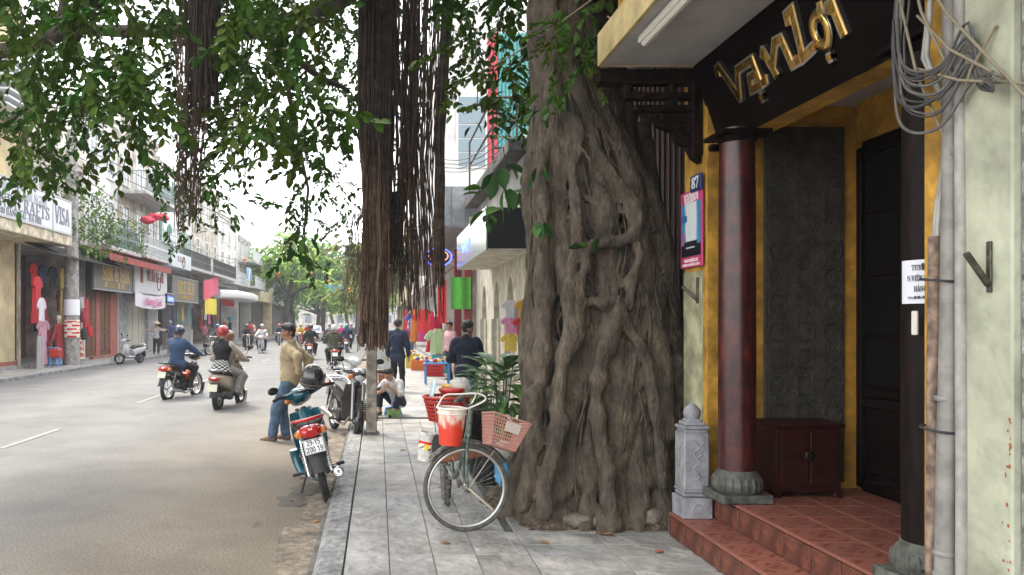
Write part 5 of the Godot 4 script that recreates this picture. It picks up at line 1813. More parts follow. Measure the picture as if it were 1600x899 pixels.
func place_people() -> void:
	var denim := cloth("denim", Color(.085, .14, .22), {"spots": [.22, 1.2, 133, "s", .012]})
	var navy := cloth("navy", Color(.014, .02, .04))
	var black := cloth("black_cloth", Color(.014, .014, .016))
	var brown := mat("brown_leather", Color(.13, .075, .045), .6)
	var dark_shoe := mat("dark_leather", Color(.02, .018, .016), .5)
	# the man leaning back at the kerb, facing across the road
	var p := person("man in a beige zip jacket and blue jeans leaning back by the teal motorbike", Vector3(-1.3, ROAD, -11.6), 1.35,
		{"top": cloth("beige", Color(.42, .33, .2)), "legs": denim, "shoes": brown, "skin": "skin_tan", "hem": -.04, "puff": .022, "fat": 1.05, "legs_wide": .02},
		{"pelvis": Vector3(0, .915, .03), "lean": -.02, "head_turn": .1, "nod": .05, "hands": [Vector3(-.2, 1.02, .22), Vector3(.06, 1.0, .24)], "elbows": [Vector3(-.7, 0, .8), Vector3(.9, .1, .6)], "hand_dirs": [Vector3(.9, -.1, .2), Vector3(-.95, .05, .1)], "palms": [Vector3(0, 0, -1), Vector3(0, 0, 1)],
		"feet": [Vector3(-.13, 0, -.2), Vector3(.1, 0, -.07)], "knees": [Vector3(-.1, 0, -1), Vector3(.1, 0, -1)], "curl": [.5, .7]})
	var s := Shape.new()
	var hd: Vector3 = p.get_meta("head")
	s.torus(hd + Vector3(0, .02, -.005), Vector3.UP, .092, .006, 22, 5, 1.0)
	s.box(hd + Vector3(-.04, .012, -.096), Vector3(.05, .03, .006), .002)
	s.box(hd + Vector3(.04, .012, -.096), Vector3(.05, .03, .006), .002)
	obj("glasses", s, mat("bike_black"), p)
	# the standing man beyond the bicycle
	person("man in a dark navy jacket standing with his back turned beyond the bicycle", Vector3(1.33, 0, -12.0), -.25,
		{"top": navy, "legs": denim, "shoes": dark_shoe, "skin": "skin", "puff": .024, "hem": -.09, "size": .95},
		{"hands": [Vector3(-.13, 1.08, -.24), Vector3(.15, 1.0, -.22)], "elbows": [Vector3(-.55, -.8, .4), Vector3(.6, -.8, .4)], "head_turn": -.5, "nod": .15, "feet": [Vector3(-.12, 0, .02), Vector3(.12, 0, -.04)], "knees": [Vector3(0, 0, -1), Vector3(0, 0, -1)]})
	# the man in the blue suit under the hanging roots
	person("man in a dark blue suit jacket standing beyond the seated boy under the hanging roots", Vector3(.46, 0, -18.6), -.15,
		{"top": cloth("suit_blue", Color(.018, .028, .06)), "legs": black, "shoes": dark_shoe, "puff": .025, "hem": -.16, "size": .98},
		{"hands": [Vector3(-.26, .78, -.1), Vector3(.27, .82, -.06)], "elbows": [Vector3(-1, 0, .5), Vector3(1, 0, .6)], "nod": .2, "feet": [Vector3(-.1, 0, 0), Vector3(.12, 0, .03)], "knees": [Vector3(0, 0, -1), Vector3(0, 0, -1)]})
	# the seated boy
	p = person("boy in a white shirt sitting on a low blue stool by the post, eating", Vector3(.3, 0, -13.9), PI - .55,
		{"top": cloth("white_shirt", Color(.62, .61, .62)), "legs": cloth("navy_trousers", Color(.016, .025, .05)), "shoes": dark_shoe, "sleeve": .45, "top_name": "shirt", "leg_len": .72, "puff": .016, "skin": "skin", "fat": .95, "size": .88},
		{"pelvis": Vector3(0, .25, .12), "lean": .52, "nod": .3, "hands": [Vector3(-.08, .56, -.34), Vector3(.12, .48, -.34)], "elbows": [Vector3(-.6, -.6, .0), Vector3(.6, -.6, .0)], "palms": [Vector3(.3, 0, 1), Vector3(-.3, 0, 1)], "feet": [Vector3(-.17, 0, -.32), Vector3(.2, 0, -.26)], "knees": [Vector3(-.4, .8, -.9), Vector3(.45, .8, -.9)], "curl": [.8, .8]})
	# riders
	var rb := underbone("red and black motorbike ridden by the man in the blue jacket", paint_mat("black_paint", Color(.02, .022, .025)), mat("bike_black"), {"plate": ["", ""], "plate_mat": "plate_cream", "alloy": true})
	s = Shape.new()
	s.loft([[Vector3(.0, .5, .0), .125, .09, 2.6], [Vector3(0, .56, -.16), .13, .09, 2.6], [Vector3(0, .6, -.26), .08, .05]], 14)
	obj("side_fairing", s, paint_mat("orange_paint", Color(.6, .09, .01)), rb)
	rb.position = Vector3(-4.42, ROAD + .005, -18.0); rb.rotation = Vector3(0, -.28, -.04)
	p = person("man in a blue jacket and dark helmet riding the red and black motorbike", rb.position, -.28,
		{"top": cloth("rider_blue", Color(.03, .062, .13)), "legs": black, "shoes": dark_shoe, "cover": "helmet", "helmet": paint_mat("helmet_blue", Color(.012, .02, .05)), "puff": .03, "hem": -.1, "fat": 1.08, "skin": "skin_tan"},
		with(ride, {"lean": .1}))
	var sc := scooter("beige scooter carrying the pillion rider in the red helmet", paint_mat("beige_paint", Color(.36, .31, .23), .3), {"plate": ["", ""], "plate_mat": "plate_cream"})
	sc.position = Vector3(-3.0, ROAD + .005, -16.1); sc.rotation = Vector3(0, -.18, 0)
	p = person("pillion rider in a black vest, checked skirt and red helmet on the beige scooter", sc.position + Vector3(0, -.02, .0), -.18,
		{"top": cloth("black_vest", Color(.012, .012, .014)), "sleeve_mat": cloth("cream_sleeve", Color(.45, .4, .33)), "legs": cloth("grey_trousers", Color(.27, .25, .24)), "shoes": dark_shoe, "cover": "helmet", "helmet": paint_mat("helmet_red", Color(.36, .02, .02)), "peak": paint_mat("helmet_red", Color(.36, .02, .02)), "puff": .02, "size": .97},
		with(ride, {"pelvis": Vector3(0, .9, .4), "lean": .02, "hands": [Vector3(-.26, .98, .02), Vector3(.3, 1.05, -.12)], "feet": [Vector3(-.23, .3, .25), Vector3(.23, .3, .22)]}))
	s = Shape.new()
	s.loft([[Vector3(0, 1.0, .42), .15, .12], [Vector3(0, .92, .46), .19, .16], [Vector3(0, .8, .47), .23, .19]], 20)
	var ck := Image.create(64, 64, false, Image.FORMAT_RGB8)
	for y in 64:
		for x in 64: ck.set_pixel(x, y, Color(.75, .75, .73) if ((x / 3) + (y / 8)) % 2 else Color(.06, .06, .07))
	obj("checked_skirt", s, paint(ck, "check_cloth", .9), p, false, true)
	person("driver in a beige jacket half hidden in front of the red helmeted pillion rider", sc.position + Vector3(-.04, 0, -.12), -.18,
		{"top": cloth("tan_jacket", Color(.3, .24, .19)), "legs": cloth("grey_trousers", Color(.27, .25, .24)), "shoes": dark_shoe, "cover": "helmet", "helmet": paint_mat("helmet_brown", Color(.2, .08, .05)), "size": .96},
		with(ride, {"pelvis": Vector3(0, .8, .1), "lean": .16}))
	var fb := underbone("black motorbike ridden away by the person in the olive parka", paint_mat("black_paint", Color(.02, .022, .025)), mat("bike_black"), {"detail": false})
	fb.position = Vector3(-1.62, ROAD + .005, -29.2); fb.rotation.y = .12
	p = person("rider in an olive parka with a fur collar and white helmet", fb.position, .12,
		{"fine": false, "top": cloth("olive", Color(.065, .07, .045)), "legs": black, "shoes": dark_shoe, "cover": "helmet", "helmet": paint_mat("helmet_white", Color(.6, .62, .65)), "puff": .05, "hem": -.12, "fat": 1.1}, ride)
	s = Shape.new()
	s.torus(Vector3(0, 1.36, .2), Vector3(0, 1, -.2), .11, .05, 18, 8)
	obj("fur_collar", s, cloth("fur", Color(.14, .09, .06)), p)
	s = Shape.new()
	s.box(Vector3(.19, .95, .42), Vector3(.12, .16, .2), .03)
	s.tube(PackedVector3Array([Vector3(.2, .98, .4), Vector3(.08, 1.2, .39), Vector3(-.1, 1.38, .3)]), .015, 6)
	obj("shoulder_bag", s, mat("brown_leather"), p)
	# traffic farther down the street: [what, position, turn, bike colour, top colour, helmet colour]
	var tints := {"red": Color(.45, .02, .02), "blue": Color(.03, .07, .2), "grey": Color(.12, .12, .13), "white": Color(.6, .6, .6), "pink": Color(.6, .05, .25), "teal": Color(.02, .2, .25), "yellow": Color(.55, .36, .04), "black": Color(.015, .015, .017), "navy": Color(.015, .025, .07), "cream": Color(.5, .45, .35)}
	for q in [["away", -3.1, 37.0, .0, "red", "black", "black"], ["away", -3.1, 52.0, .0, "red", "grey", "grey"], ["away", -2.55, 56.0, .05, "black", "pink", "white"], ["away", -1.75, 46.0, -.05, "white", "navy", "teal"], ["away", -1.3, 60.0, 0.0, "red", "blue", "white"], ["away", -2.2, 66.0, 0.0, "black", "grey", "pink"],
			["towards", -7.0, 48.0, .2, "blue", "red", "red"], ["towards", -6.4, 44.0, .0, "white", "white", "cream"], ["towards", -8.2, 50.0, .3, "black", "black", "black"], ["towards", -5.6, 58.0, .0, "red", "yellow", "yellow"], ["towards", -7.4, 60.0, .1, "grey", "navy", "red"], ["towards", -8.6, 42.5, -.5, "black", "grey", "blue"], ["towards", -6.2, 70.0, .0, "red", "red", "white"], ["away", -2.9, 75.0, .0, "black", "black", "blue"]]:
		var tw: bool = q[0] == "towards"
		var kind := "rider coming up the far lane" if tw else "rider going away down the near lane"
		var bk := underbone("distant %s motorbike under the %s topped %s" % [q[4], q[5], kind], paint_mat("far_%s" % q[4], tints[q[4]]), mat("bike_black"), {"detail": false})
		bk.position = Vector3(q[1], ROAD + .005, -q[2]); bk.rotation.y = (PI if tw else 0.0) + q[3]
		bk.set_meta("group", "motorbikes in the traffic")
		person("%s in a %s top and %s helmet on the %s motorbike %d metres off" % [kind, q[5], q[6], q[4], int(q[2])] if false else "%s wearing a %s top and a %s helmet" % [kind, q[5], q[6]], bk.position, bk.rotation.y,
			{"fine": false, "top": cloth("top_%s" % q[5], tints[q[5]]), "legs": black, "shoes": dark_shoe, "cover": "helmet", "helmet": paint_mat("helm_%s" % q[6], tints[q[6]]), "puff": .03}, ride, "riders in the traffic")
	# people on the far pavement
	var stand := {"hands": [Vector3(-.24, .82, -.05), Vector3(.24, .82, -.05)], "elbows": [Vector3(-.5, 0, 1), Vector3(.5, 0, 1)], "feet": [Vector3(-.1, 0, -.1), Vector3(.1, 0, .12)], "knees": [Vector3(0, 0, -1), Vector3(0, 0, -1)]}
	p = person("street vendor in a conical hat and grey top with a carrying pole", Vector3(-11.25, 0, -40.5), PI + .4,
		{"fine": false, "top": cloth("top_lightgrey", Color(.42, .42, .44)), "legs": black, "shoes": dark_shoe, "cover": "cone", "size": .95}, with(stand, {"hands": [Vector3(-.2, 1.3, -.1), Vector3(.3, 1.25, -.15)], "elbows": [Vector3(-1, -.4, 0), Vector3(1, -.4, 0)]}))
	var pole := thing("carrying_pole", "bamboo carrying pole across the shoulder of the conical hat vendor", "pole", Vector3(-11.25, 1.3, -40.4), .2)
	s = Shape.new()
	s.tube(PackedVector3Array([Vector3(-.62, -.04, 0), Vector3(0, .06, 0), Vector3(.62, -.04, 0)]), .022, 6)
	obj("bamboo", s, mat("straw"), pole)
	for x in [-.62, .62]:
		s = Shape.new()
		s.lathe([[.02, .2], [.22, .2], [.26, .3], [.24, .31], [.2, .22]], 18, Vector3(x, -1.22, 0))
		var bsk := obj("basket", s, mat("basket", Color(.28, .19, .1), .9, {"bump": [1.0, "c", .1, 134, 3.0]}), pole)
		s = Shape.new()
		for k in 3: s.rod(Vector3(x + cos(k * 2.1) * .24, -.92, sin(k * 2.1) * .24), Vector3(x, -.05, 0), .006, -1, 4)
		obj("cord", s, mat("rope"), bsk)
	person("grey haired man in a dark blue shirt walking on the far pavement", Vector3(-10.8, 0, -41.5), .3,
		{"fine": false, "top": cloth("top_shirtblue", Color(.035, .05, .14)), "legs": cloth("khaki", Color(.33, .27, .2)), "shoes": dark_shoe, "sleeve": .4, "hair": "hair_grey", "fat": 1.1}, stand)
	mats["hair_grey"].albedo_color = lin(Color(.25, .24, .23))
	person("woman in a pink checked top standing by the red clothes shop", Vector3(-11.3, 0, -52.0), -.6,
		{"fine": false, "top": cloth("top_pinkcheck", Color(.5, .16, .24)), "legs": cloth("top_grey", tints.grey), "shoes": dark_shoe, "size": .93}, stand)
	person("woman in a wine red top walking far along the near pavement", Vector3(1.35, 0, -33.0), 2.8,
		{"fine": false, "top": cloth("top_wine", Color(.2, .03, .06)), "legs": denim, "shoes": dark_shoe, "size": .95}, stand)
	person("person in a pale pink top standing among the souvenirs of the near pavement shop", Vector3(2.05, 0, -22.5), 2.2,
		{"fine": false, "top": cloth("top_palepink", Color(.6, .35, .38)), "legs": black, "shoes": dark_shoe, "size": .95}, stand)
	for k in 4:
		person(["person in a red top", "person in a white top", "person in a dark top", "person in a yellow top"][k] + " on the far pavement under the green trees", Vector3([-9.3, -9.9, -10.2, -9.0][k], 0, [-58.0, -63.0, -70.0, -77.0][k]), [.4, 2.8, .1, 3.0][k],
			{"fine": false, "top": cloth("top_%s" % ["red", "white", "black", "yellow"][k], tints[["red", "white", "black", "yellow"][k]]), "legs": black, "shoes": dark_shoe}, stand)

# ---------- things on the near pavement ----------
func lattice(s: Shape, bot: Vector2, top: Vector2, h: float, n: int, rows: int, w := .004) -> void:   # an open basket of slats, half sizes below and above
	var corner := func(k: int, t: float) -> Vector3:
		var q := bot.lerp(top, t)
		return Vector3([-q.x, q.x, q.x, -q.x][k], h * t, [-q.y, -q.y, q.y, q.y][k])
	for k in 4:
		for i in n:
			var u := float(i) / n
			var a: Vector3 = corner.call(k, 0.0).lerp(corner.call((k + 1) % 4, 0.0), u)
			var b: Vector3 = corner.call(k, 1.0).lerp(corner.call((k + 1) % 4, 1.0), u)
			s.rod(a, b, w, -1, 4)
		for j in rows + 1:
			var t := float(j) / rows
			s.rod(corner.call(k, t), corner.call((k + 1) % 4, t), w * (2.2 if j == rows else 1.1), -1, 5)
	for i in n: 
		s.rod(Vector3(lerpf(-bot.x, bot.x, float(i) / (n - 1)), 0, -bot.y), Vector3(lerpf(-bot.x, bot.x, float(i) / (n - 1)), 0, bot.y), w, -1, 4)

func bag(s: Shape, at: Vector3, size: Vector3, seed_: int) -> void:
	var n := FastNoiseLite.new()
	n.seed = seed_; n.frequency = 1.3
	var from := s.v.size()
	s.ball(at, size, 22, 16)
	for i in range(from, s.v.size()):
		var d := (s.v[i] - at)
		var u := d / size
		var q := 1.0 + .3 * n.get_noise_3dv(u * 1.6) + .12 * n.get_noise_3dv(u * 5.0)
		if u.y > .5: q *= 1.0 - .5 * (u.y - .5)
		s.v[i] = at + d * q

func build_bicycle() -> void:
	var green := mat("bicycle_green", Color(.2, .27, .23), .45, {"spots": [.5, 3.0, 141, "s"], "metal": .2})
	var steel := mat("dull_steel", Color(.42, .41, .39), .35, {"metal": .8, "spots": [.4, 4.0, 142, "s"]})
	var b := thing("bicycle", "old pale green bicycle with its front wheel turned, hung with buckets and baskets", "bicycle", Vector3(.68, 0, -6.12))
	var wheel_of := func(at: Vector3, turn: float, spokes: int) -> void:
		var w := Node3D.new()
		w.name = "wheel"
		b.add_child(w, true)
		w.position = at; w.rotation.y = turn
		var s := Shape.new()
		s.torus(Vector3.ZERO, Vector3.BACK, .318, .018, 64, 10)
		obj("tyre", s, mat("worn_tyre", Color(.12, .115, .105), .85, {"spots": [.4, 3.0, 143, "s"]}), w)
		s = Shape.new()
		s.torus(Vector3.ZERO, Vector3.BACK, .295, .011, 64, 8, 1.3)
		obj("rim", s, mat("rim_silver", Color(.62, .61, .58), .3, {"metal": .7}), w)
		s = Shape.new()
		for k in spokes:
			var a := TAU * k / spokes
			var e := a + (.35 if k % 4 < 2 else -.35)
			var z := .03 if k % 2 else -.03
			s.rod(Vector3(cos(e) * .02, sin(e) * .02, z), Vector3(cos(a) * .293, sin(a) * .293, 0), .0014, -1, 3)
		obj("spokes", s, mat("dull_steel"), w)
		s = Shape.new()
		s.lathe([[.012, -.05], [.024, -.035], [.014, -.03], [.014, .03], [.024, .035], [.012, .05]], 14, Vector3.ZERO, Basis(Vector3.RIGHT, PI / 2))
		obj("hub", s, mat("dull_steel"), w)
	wheel_of.call(Vector3(.0, .335, 0), .1, 36)
	wheel_of.call(Vector3(-.07, .335, -1.04), PI / 2 - .08, 36)
	var ax := Vector3(0, .335, 0)
	var fx := Vector3(cos(.1), 0, -sin(.1))                      # across the wheel's plane
	var fz := Vector3(sin(.1), 0, cos(.1))
	var s := Shape.new()
	for q in [-1.0, 1.0]:
		s.tube(smooth_path(PackedVector3Array([ax + fz * .06 * q, ax + fz * .06 * q + Vector3(-.01, .14, 0), ax + fz * .05 * q + Vector3(-.0, .36, 0), Vector3(.02, .74, -.02) + fz * .03 * q]), 4), .012, 8)
	s.rod(Vector3(.02, .73, -.02), Vector3(.04, .92, -.05), .02)
	obj("fork", s, green, b)
	s = Shape.new()
	s.rod(Vector3(.02, .74, -.03), Vector3(.035, .88, -.06), .024)
	s.tube(smooth_path(PackedVector3Array([Vector3(.02, .8, -.05), Vector3(-.02, .5, -.2), Vector3(-.04, .33, -.48), Vector3(-.045, .3, -.6)]), 4), .017, 8)
	s.rod(Vector3(-.045, .3, -.6), Vector3(-.06, .82, -.8), .016)
	for q in [-.05, .05]:
		s.rod(Vector3(-.045 + q * .6, .3, -.6), Vector3(-.07 + q, .335, -1.04), .01)
		s.rod(Vector3(-.055 + q * .6, .68, -.76), Vector3(-.07 + q, .335, -1.04), .009)
	obj("frame", s, green, b)
	s = Shape.new()
	s.torus(ax, fz, .35, .024, 26, 8, 1.0, PI * 1.5 - 1.0, PI * 1.5 + .9)
	obj("front_mudguard", s, mat("mudguard_steel", Color(.2, .19, .17), .45, {"metal": .6, "spots": [.5, 4.0, 144, "s"]}), b)
	s = Shape.new()
	s.torus(Vector3(-.07, .335, -1.04), Vector3.RIGHT, .35, .024, 26, 8, 1.0, .2, 3.4)
	obj("rear_mudguard", s, mat("mudguard_steel"), b)
	s = Shape.new()
	s.tube(smooth_path(PackedVector3Array([Vector3(-.1, 1.02, .2), Vector3(-.05, 1.03, .08), Vector3(.03, .95, -.05), Vector3(.1, 1.03, -.2), Vector3(.05, 1.02, -.36)]), 5), .012, 8)
	s.rod(Vector3(.035, .88, -.05), Vector3(.035, .97, -.05), .014)
	obj("handlebar", s, steel, b)
	for q in [[Vector3(-.1, 1.02, .2), Vector3(-.03, 1.035, .09)], [Vector3(.05, 1.02, -.36), Vector3(.09, 1.03, -.25)]]:
		s = Shape.new()
		s.rod(q[0], q[1], .019, -1, 12)
		obj("grip", s, mat("worn_tyre"), b)
	s = Shape.new()
	s.loft([[Vector3(-.06, .88, -.7), .03, .02], [Vector3(-.06, .88, -.78), .06, .03], [Vector3(-.06, .89, -.92), .1, .035], [Vector3(-.06, .89, -.97), .05, .02]], 14)
	obj("saddle", s, mat("seat_black"), b)
	s = Shape.new()
	s.tube(PackedVector3Array([Vector3(.02, .34, .06), Vector3(.08, .29, .09), Vector3(.19, .19, .12)]), .012, 6, true, 1.6)
	s.rod(ax + fz * .07, ax + fz * .07 + Vector3(-.12, .25, 0), .004, -1, 4)
	s.rod(ax + fz * .07, ax + fz * .07 + Vector3(.2, .3, 0), .004, -1, 4)
	obj("stay", s, mat("rusty_stay", Color(.42, .37, .28), .45, {"metal": .5}), b)
	s = Shape.new()
	s.lathe([[.09, -.01], [.09, .01]], 24, Vector3(.0, .3, -.6), Basis(Vector3.BACK, PI / 2))
	s.rod(Vector3(.0, .3, -.6), Vector3(.05, .2, -.5), .01); s.rod(Vector3(-.05, .3, -.6), Vector3(-.1, .4, -.68), .01)
	s.box(Vector3(.09, .2, -.5), Vector3(.08, .02, .06), .006); s.box(Vector3(-.14, .4, -.68), Vector3(.08, .02, .06), .006)
	obj("crank", s, steel, b)
	s = Shape.new()
	for x in [-.16, .02]: s.rod(Vector3(x, .72, -.75), Vector3(x, .72, -1.3), .007)
	for z in [-.8, -.95, -1.1, -1.28]: s.rod(Vector3(-.16, .72, z), Vector3(.02, .72, z), .006)
	for x in [-.16, .02]: s.rod(Vector3(x, .72, -1.2), Vector3(-.07 + (.06 if x > -.1 else -.06), .335, -1.04), .006)
	obj("carrier", s, steel, b)

func build_load() -> void:
	var red := mat("plastic_red", Color(.48, .035, .022), .42, {"spots": [.2, 3.0, 151, "s"]})
	# bucket in red and white
	var k := thing("bucket", "white bucket stained red towards its base, hanging on the bicycle's handlebar", "bucket", Vector3(.54, .695, -5.93), 0)
	k.rotation.z = -.05
	var s := Shape.new()
	var n := FastNoiseLite.new()
	n.frequency = 3.0; n.seed = 2
	var rows := []
	for j in 17:
		var t := j / 16.0
		var ring := PackedVector3Array()
		for i in 36: 
			var a := TAU * i / 36
			var q := lerpf(.083, .11, t)
			ring.append(Vector3(cos(a) * q, t * .275, sin(a) * q))
		rows.append(ring)
	var from := s.v.size()
	s.grid(rows, true)
	for i in range(from, s.v.size()):
		var v := s.v[i]
		var t := v.y / .275 + .45 * n.get_noise_3d(v.x * 6, v.y * 3, v.z * 6)
		s.c[i] = Color(.62, .05, .02).lerp(Color(.78, .72, .6), smoothstep(.5, .95, t))
	s.col = Color(.62, .05, .02)
	s.fan(rows[0], true)
	s.col = Color(.78, .74, .66)
	s.torus(Vector3(0, .272, 0), Vector3.UP, .112, .008, 36, 6)
	s.torus(Vector3(0, .235, 0), Vector3.UP, .108, .005, 36, 6)
	obj("pail", s, mat("painted_pail", Color.WHITE, .38, {"vertex": true}), k, true)
	s = Shape.new()
	s.tube(smooth_path(PackedVector3Array([Vector3(-.11, .27, 0), Vector3(-.06, .36, -.02), Vector3(.05, .375, -.03), Vector3(.2, .385, -.04), Vector3(.25, .34, -.04), Vector3(.11, .27, 0)]), 4), .007, 6)
	obj("handle", s, mat("handle_white", Color(.7, .67, .6), .5), k)
	# red basket with goods
	k = thing("basket", "round red perforated plastic basket full of goods behind the hanging bucket", "basket", Vector3(.58, .78, -6.7))
	s = Shape.new()
	s.torus(Vector3(0, .2, 0), Vector3.UP, .195, .012, 36, 8)
	s.torus(Vector3(0, .17, 0), Vector3.UP, .19, .006, 36, 6)
	for i in 40:
		var a := TAU * i / 40
		s.rod(Vector3(cos(a) * .145, 0, sin(a) * .145), Vector3(cos(a) * .19, .2, sin(a) * .19), .0062, -1, 4)
	for j in 6: s.torus(Vector3(0, .005 + j * .03, 0), Vector3.UP, lerpf(.146, .186, j / 5.0), .006, 36, 5)
	s.lathe([[.145, 0], [.145, .006]], 30)
	obj("weave", s, red, k)
	for q in [["round_tray", "flat red plastic tray lying on the goods in the round red basket", Vector3(.62, 1.0, -6.68), "plastic_red"], ["yellow_tub", "yellow tub standing in the round red basket", Vector3(.66, .96, -6.85), "tub_yellow"]]:
		s = Shape.new()
		s.lathe([[.08, 0], [.105, .03], [.11, .045], [.1, .055], [.0, .06]] if q[0] == "round_tray" else [[.09, 0], [.11, .1], [.115, .105], [.1, .11], [0, .1]], 28)
		var o := obj(q[0], s, mat(q[3], Color(.65, .42, .04), .45))
		o.position = q[2]; tag(o, q[1], "tub" if q[0] != "round_tray" else "tray")
	s = Shape.new()
	s.lathe([[.105, -.01], [.11, .0], [.09, .012], [0, .012]], 28, Vector3.ZERO, Basis(Vector3.BACK, 1.35))
	var o := obj("plate", s, mat("pale_blue", Color(.45, .6, .72), .35)); o.position = Vector3(.46, 1.02, -6.72)
	tag(o, "pale blue plastic plate standing on edge in the round red basket", "plate")
	s = Shape.new()
	bag(s, Vector3.ZERO, Vector3(.09, .1, .09), 4)
	o = obj("plastic_bag", s, mat("clear_film", Color(.55, .56, .55), .3, {"alpha": .55})); o.position = Vector3(.7, 1.06, -6.75)
	tag(o, "crumpled grey plastic bag on top of the goods in the round red basket", "bag")
	# wire basket on the right
	k = thing("wire_basket", "pinkish square mesh basket with a paper label hung on the bicycle's right side", "basket", Vector3(.92, .655, -6.05), .25)
	k.rotation = Vector3(-.12, .3, -.33)
	s = Shape.new()
	lattice(s, Vector2(.1, .08), Vector2(.155, .115), .23, 14, 9, .0032)
	obj("mesh_walls", s, mat("basket_pink", Color(.5, .25, .2), .55), k)
	s = Shape.new()
	s.box(Vector3(.02, .16, .112), Vector3(.12, .075, .004), 0.0, Basis(Vector3.RIGHT, .15))
	obj("label", s, mat("basket_label", Color(.55, .47, .4), .7), k)
	# white bucket on the left with a toothed disc before it
	k = thing("bucket", "small white bucket with a red and yellow label hung low on the bicycle's left", "bucket", Vector3(.385, .475, -6.5))
	k.rotation.z = -.16
	s = Shape.new()
	s.lathe([[.062, 0], [.066, .004], [.075, .22], [.081, .222], [.081, .235], [.07, .235], [.066, .02]], 26)
	obj("pail", s, mat("pail_white", Color(.68, .66, .6), .45, {"spots": [.2, 4.0, 152, "s"]}), k)
	s = Shape.new()
	s.lathe([[.0722, .1], [.0746, .165]], 26)
	var lab := Image.create(64, 16, false, Image.FORMAT_RGB8)
	for y in 16:
		for x in 64:
			lab.set_pixel(x, y, Color(.8, .1, .08) if y > 10 else Color(.92, .75, .1) if (x / 5) % 3 == 0 else Color(.15, .15, .15) if (x / 3 + y / 3) % 4 == 0 else Color(.9, .88, .8))
	obj("label", s, paint(lab, "bucket_label", .5), k, false, true)
	s = Shape.new()
	var teeth := PackedVector2Array()
	for i in 44: teeth.append(Vector2(cos(TAU * i / 44), sin(TAU * i / 44)) * (.1 if i % 2 else .088) * Vector2(.42, 1.0))
	s.prism(teeth, .02)
	o = obj("toothed_disc", s, mat("disc_green", Color(.03, .035, .028), .6)); o.position = Vector3(.47, .62, -6.36)
	tag(o, "dark green toothed disc between the white bucket and the red stained bucket", "disc")
	s = Shape.new()
	s.box(Vector3.ZERO, Vector3(.4, .075, .26), .015, Basis(Vector3.BACK, .14))
	o = obj("brown_tray", s, mat("tray_brown", Color(.34, .12, .06), .6, {"spots": [.3, 2.0, 153, "s"]})); o.position = Vector3(.65, .545, -6.45)
	tag(o, "reddish brown tray lying across the bicycle frame behind the front wheel", "tray")
	for q in [["plastic_bag", "black plastic bag hanging low behind the bicycle's front wheel", Vector3(.9, .47, -6.55), Vector3(.15, .2, .13), 5, "bag_black", Color(.02, .02, .022), {}], ["plastic_bag", "bright blue plastic bag at the right edge of the bicycle's load", Vector3(.995, .42, -6.4), Vector3(.06, .125, .07), 6, "bag_blue", Color(.14, .42, .72), {}], ["plastic_bag", "whitish plastic bag squeezed under the pink mesh basket", Vector3(1.0, .6, -6.35), Vector3(.07, .08, .08), 7, "bag_white", Color(.55, .55, .54), {}],
			["plastic_bag", "large black plastic bag tied on the carrier behind the baskets", Vector3(.74, .72, -6.95), Vector3(.2, .22, .18), 8, "bag_black", Color(.02, .02, .022), {}]]:
		s = Shape.new()
		bag(s, Vector3.ZERO, q[3], q[4])
		o = obj(q[0], s, mat(q[5], q[6], .32, {"bump": [1.0, "s", .03, 154, 2.0]})); o.position = q[2]
		tag(o, q[1], "bag")

func big_leaf(s: Shape, len_: float, w: float, dark: Color, pale: Color, droop: float) -> void:
	var st := [[0.0, .03], [.15, .55], [.4, 1.0], [.7, .75], [.9, .3], [1.0, .02]]
	for side in [-1.0, 1.0]:
		var rows := []
		var from := s.v.size()
		for q in st:
			var y: float = q[0] * len_
			var dz: float = -droop * q[0] * q[0] * len_
			var row := PackedVector3Array()
			for i in 4:
				var u := i / 3.0
				row.append(Vector3(side * u * q[1] * w * .5, dz + u * (1 - u) * .02 + .1 * w * u * q[1], -y))
			if side < 0: row.reverse()
			rows.append(row)
		s.grid(rows)
		for i in range(from, s.v.size()):
			var u := absf(s.v[i].x) / (w * .5)
			s.c[i] = pale.lerp(dark, clampf(u * 2.0 + .25 * sin(s.v[i].z * 90.0), 0, 1))

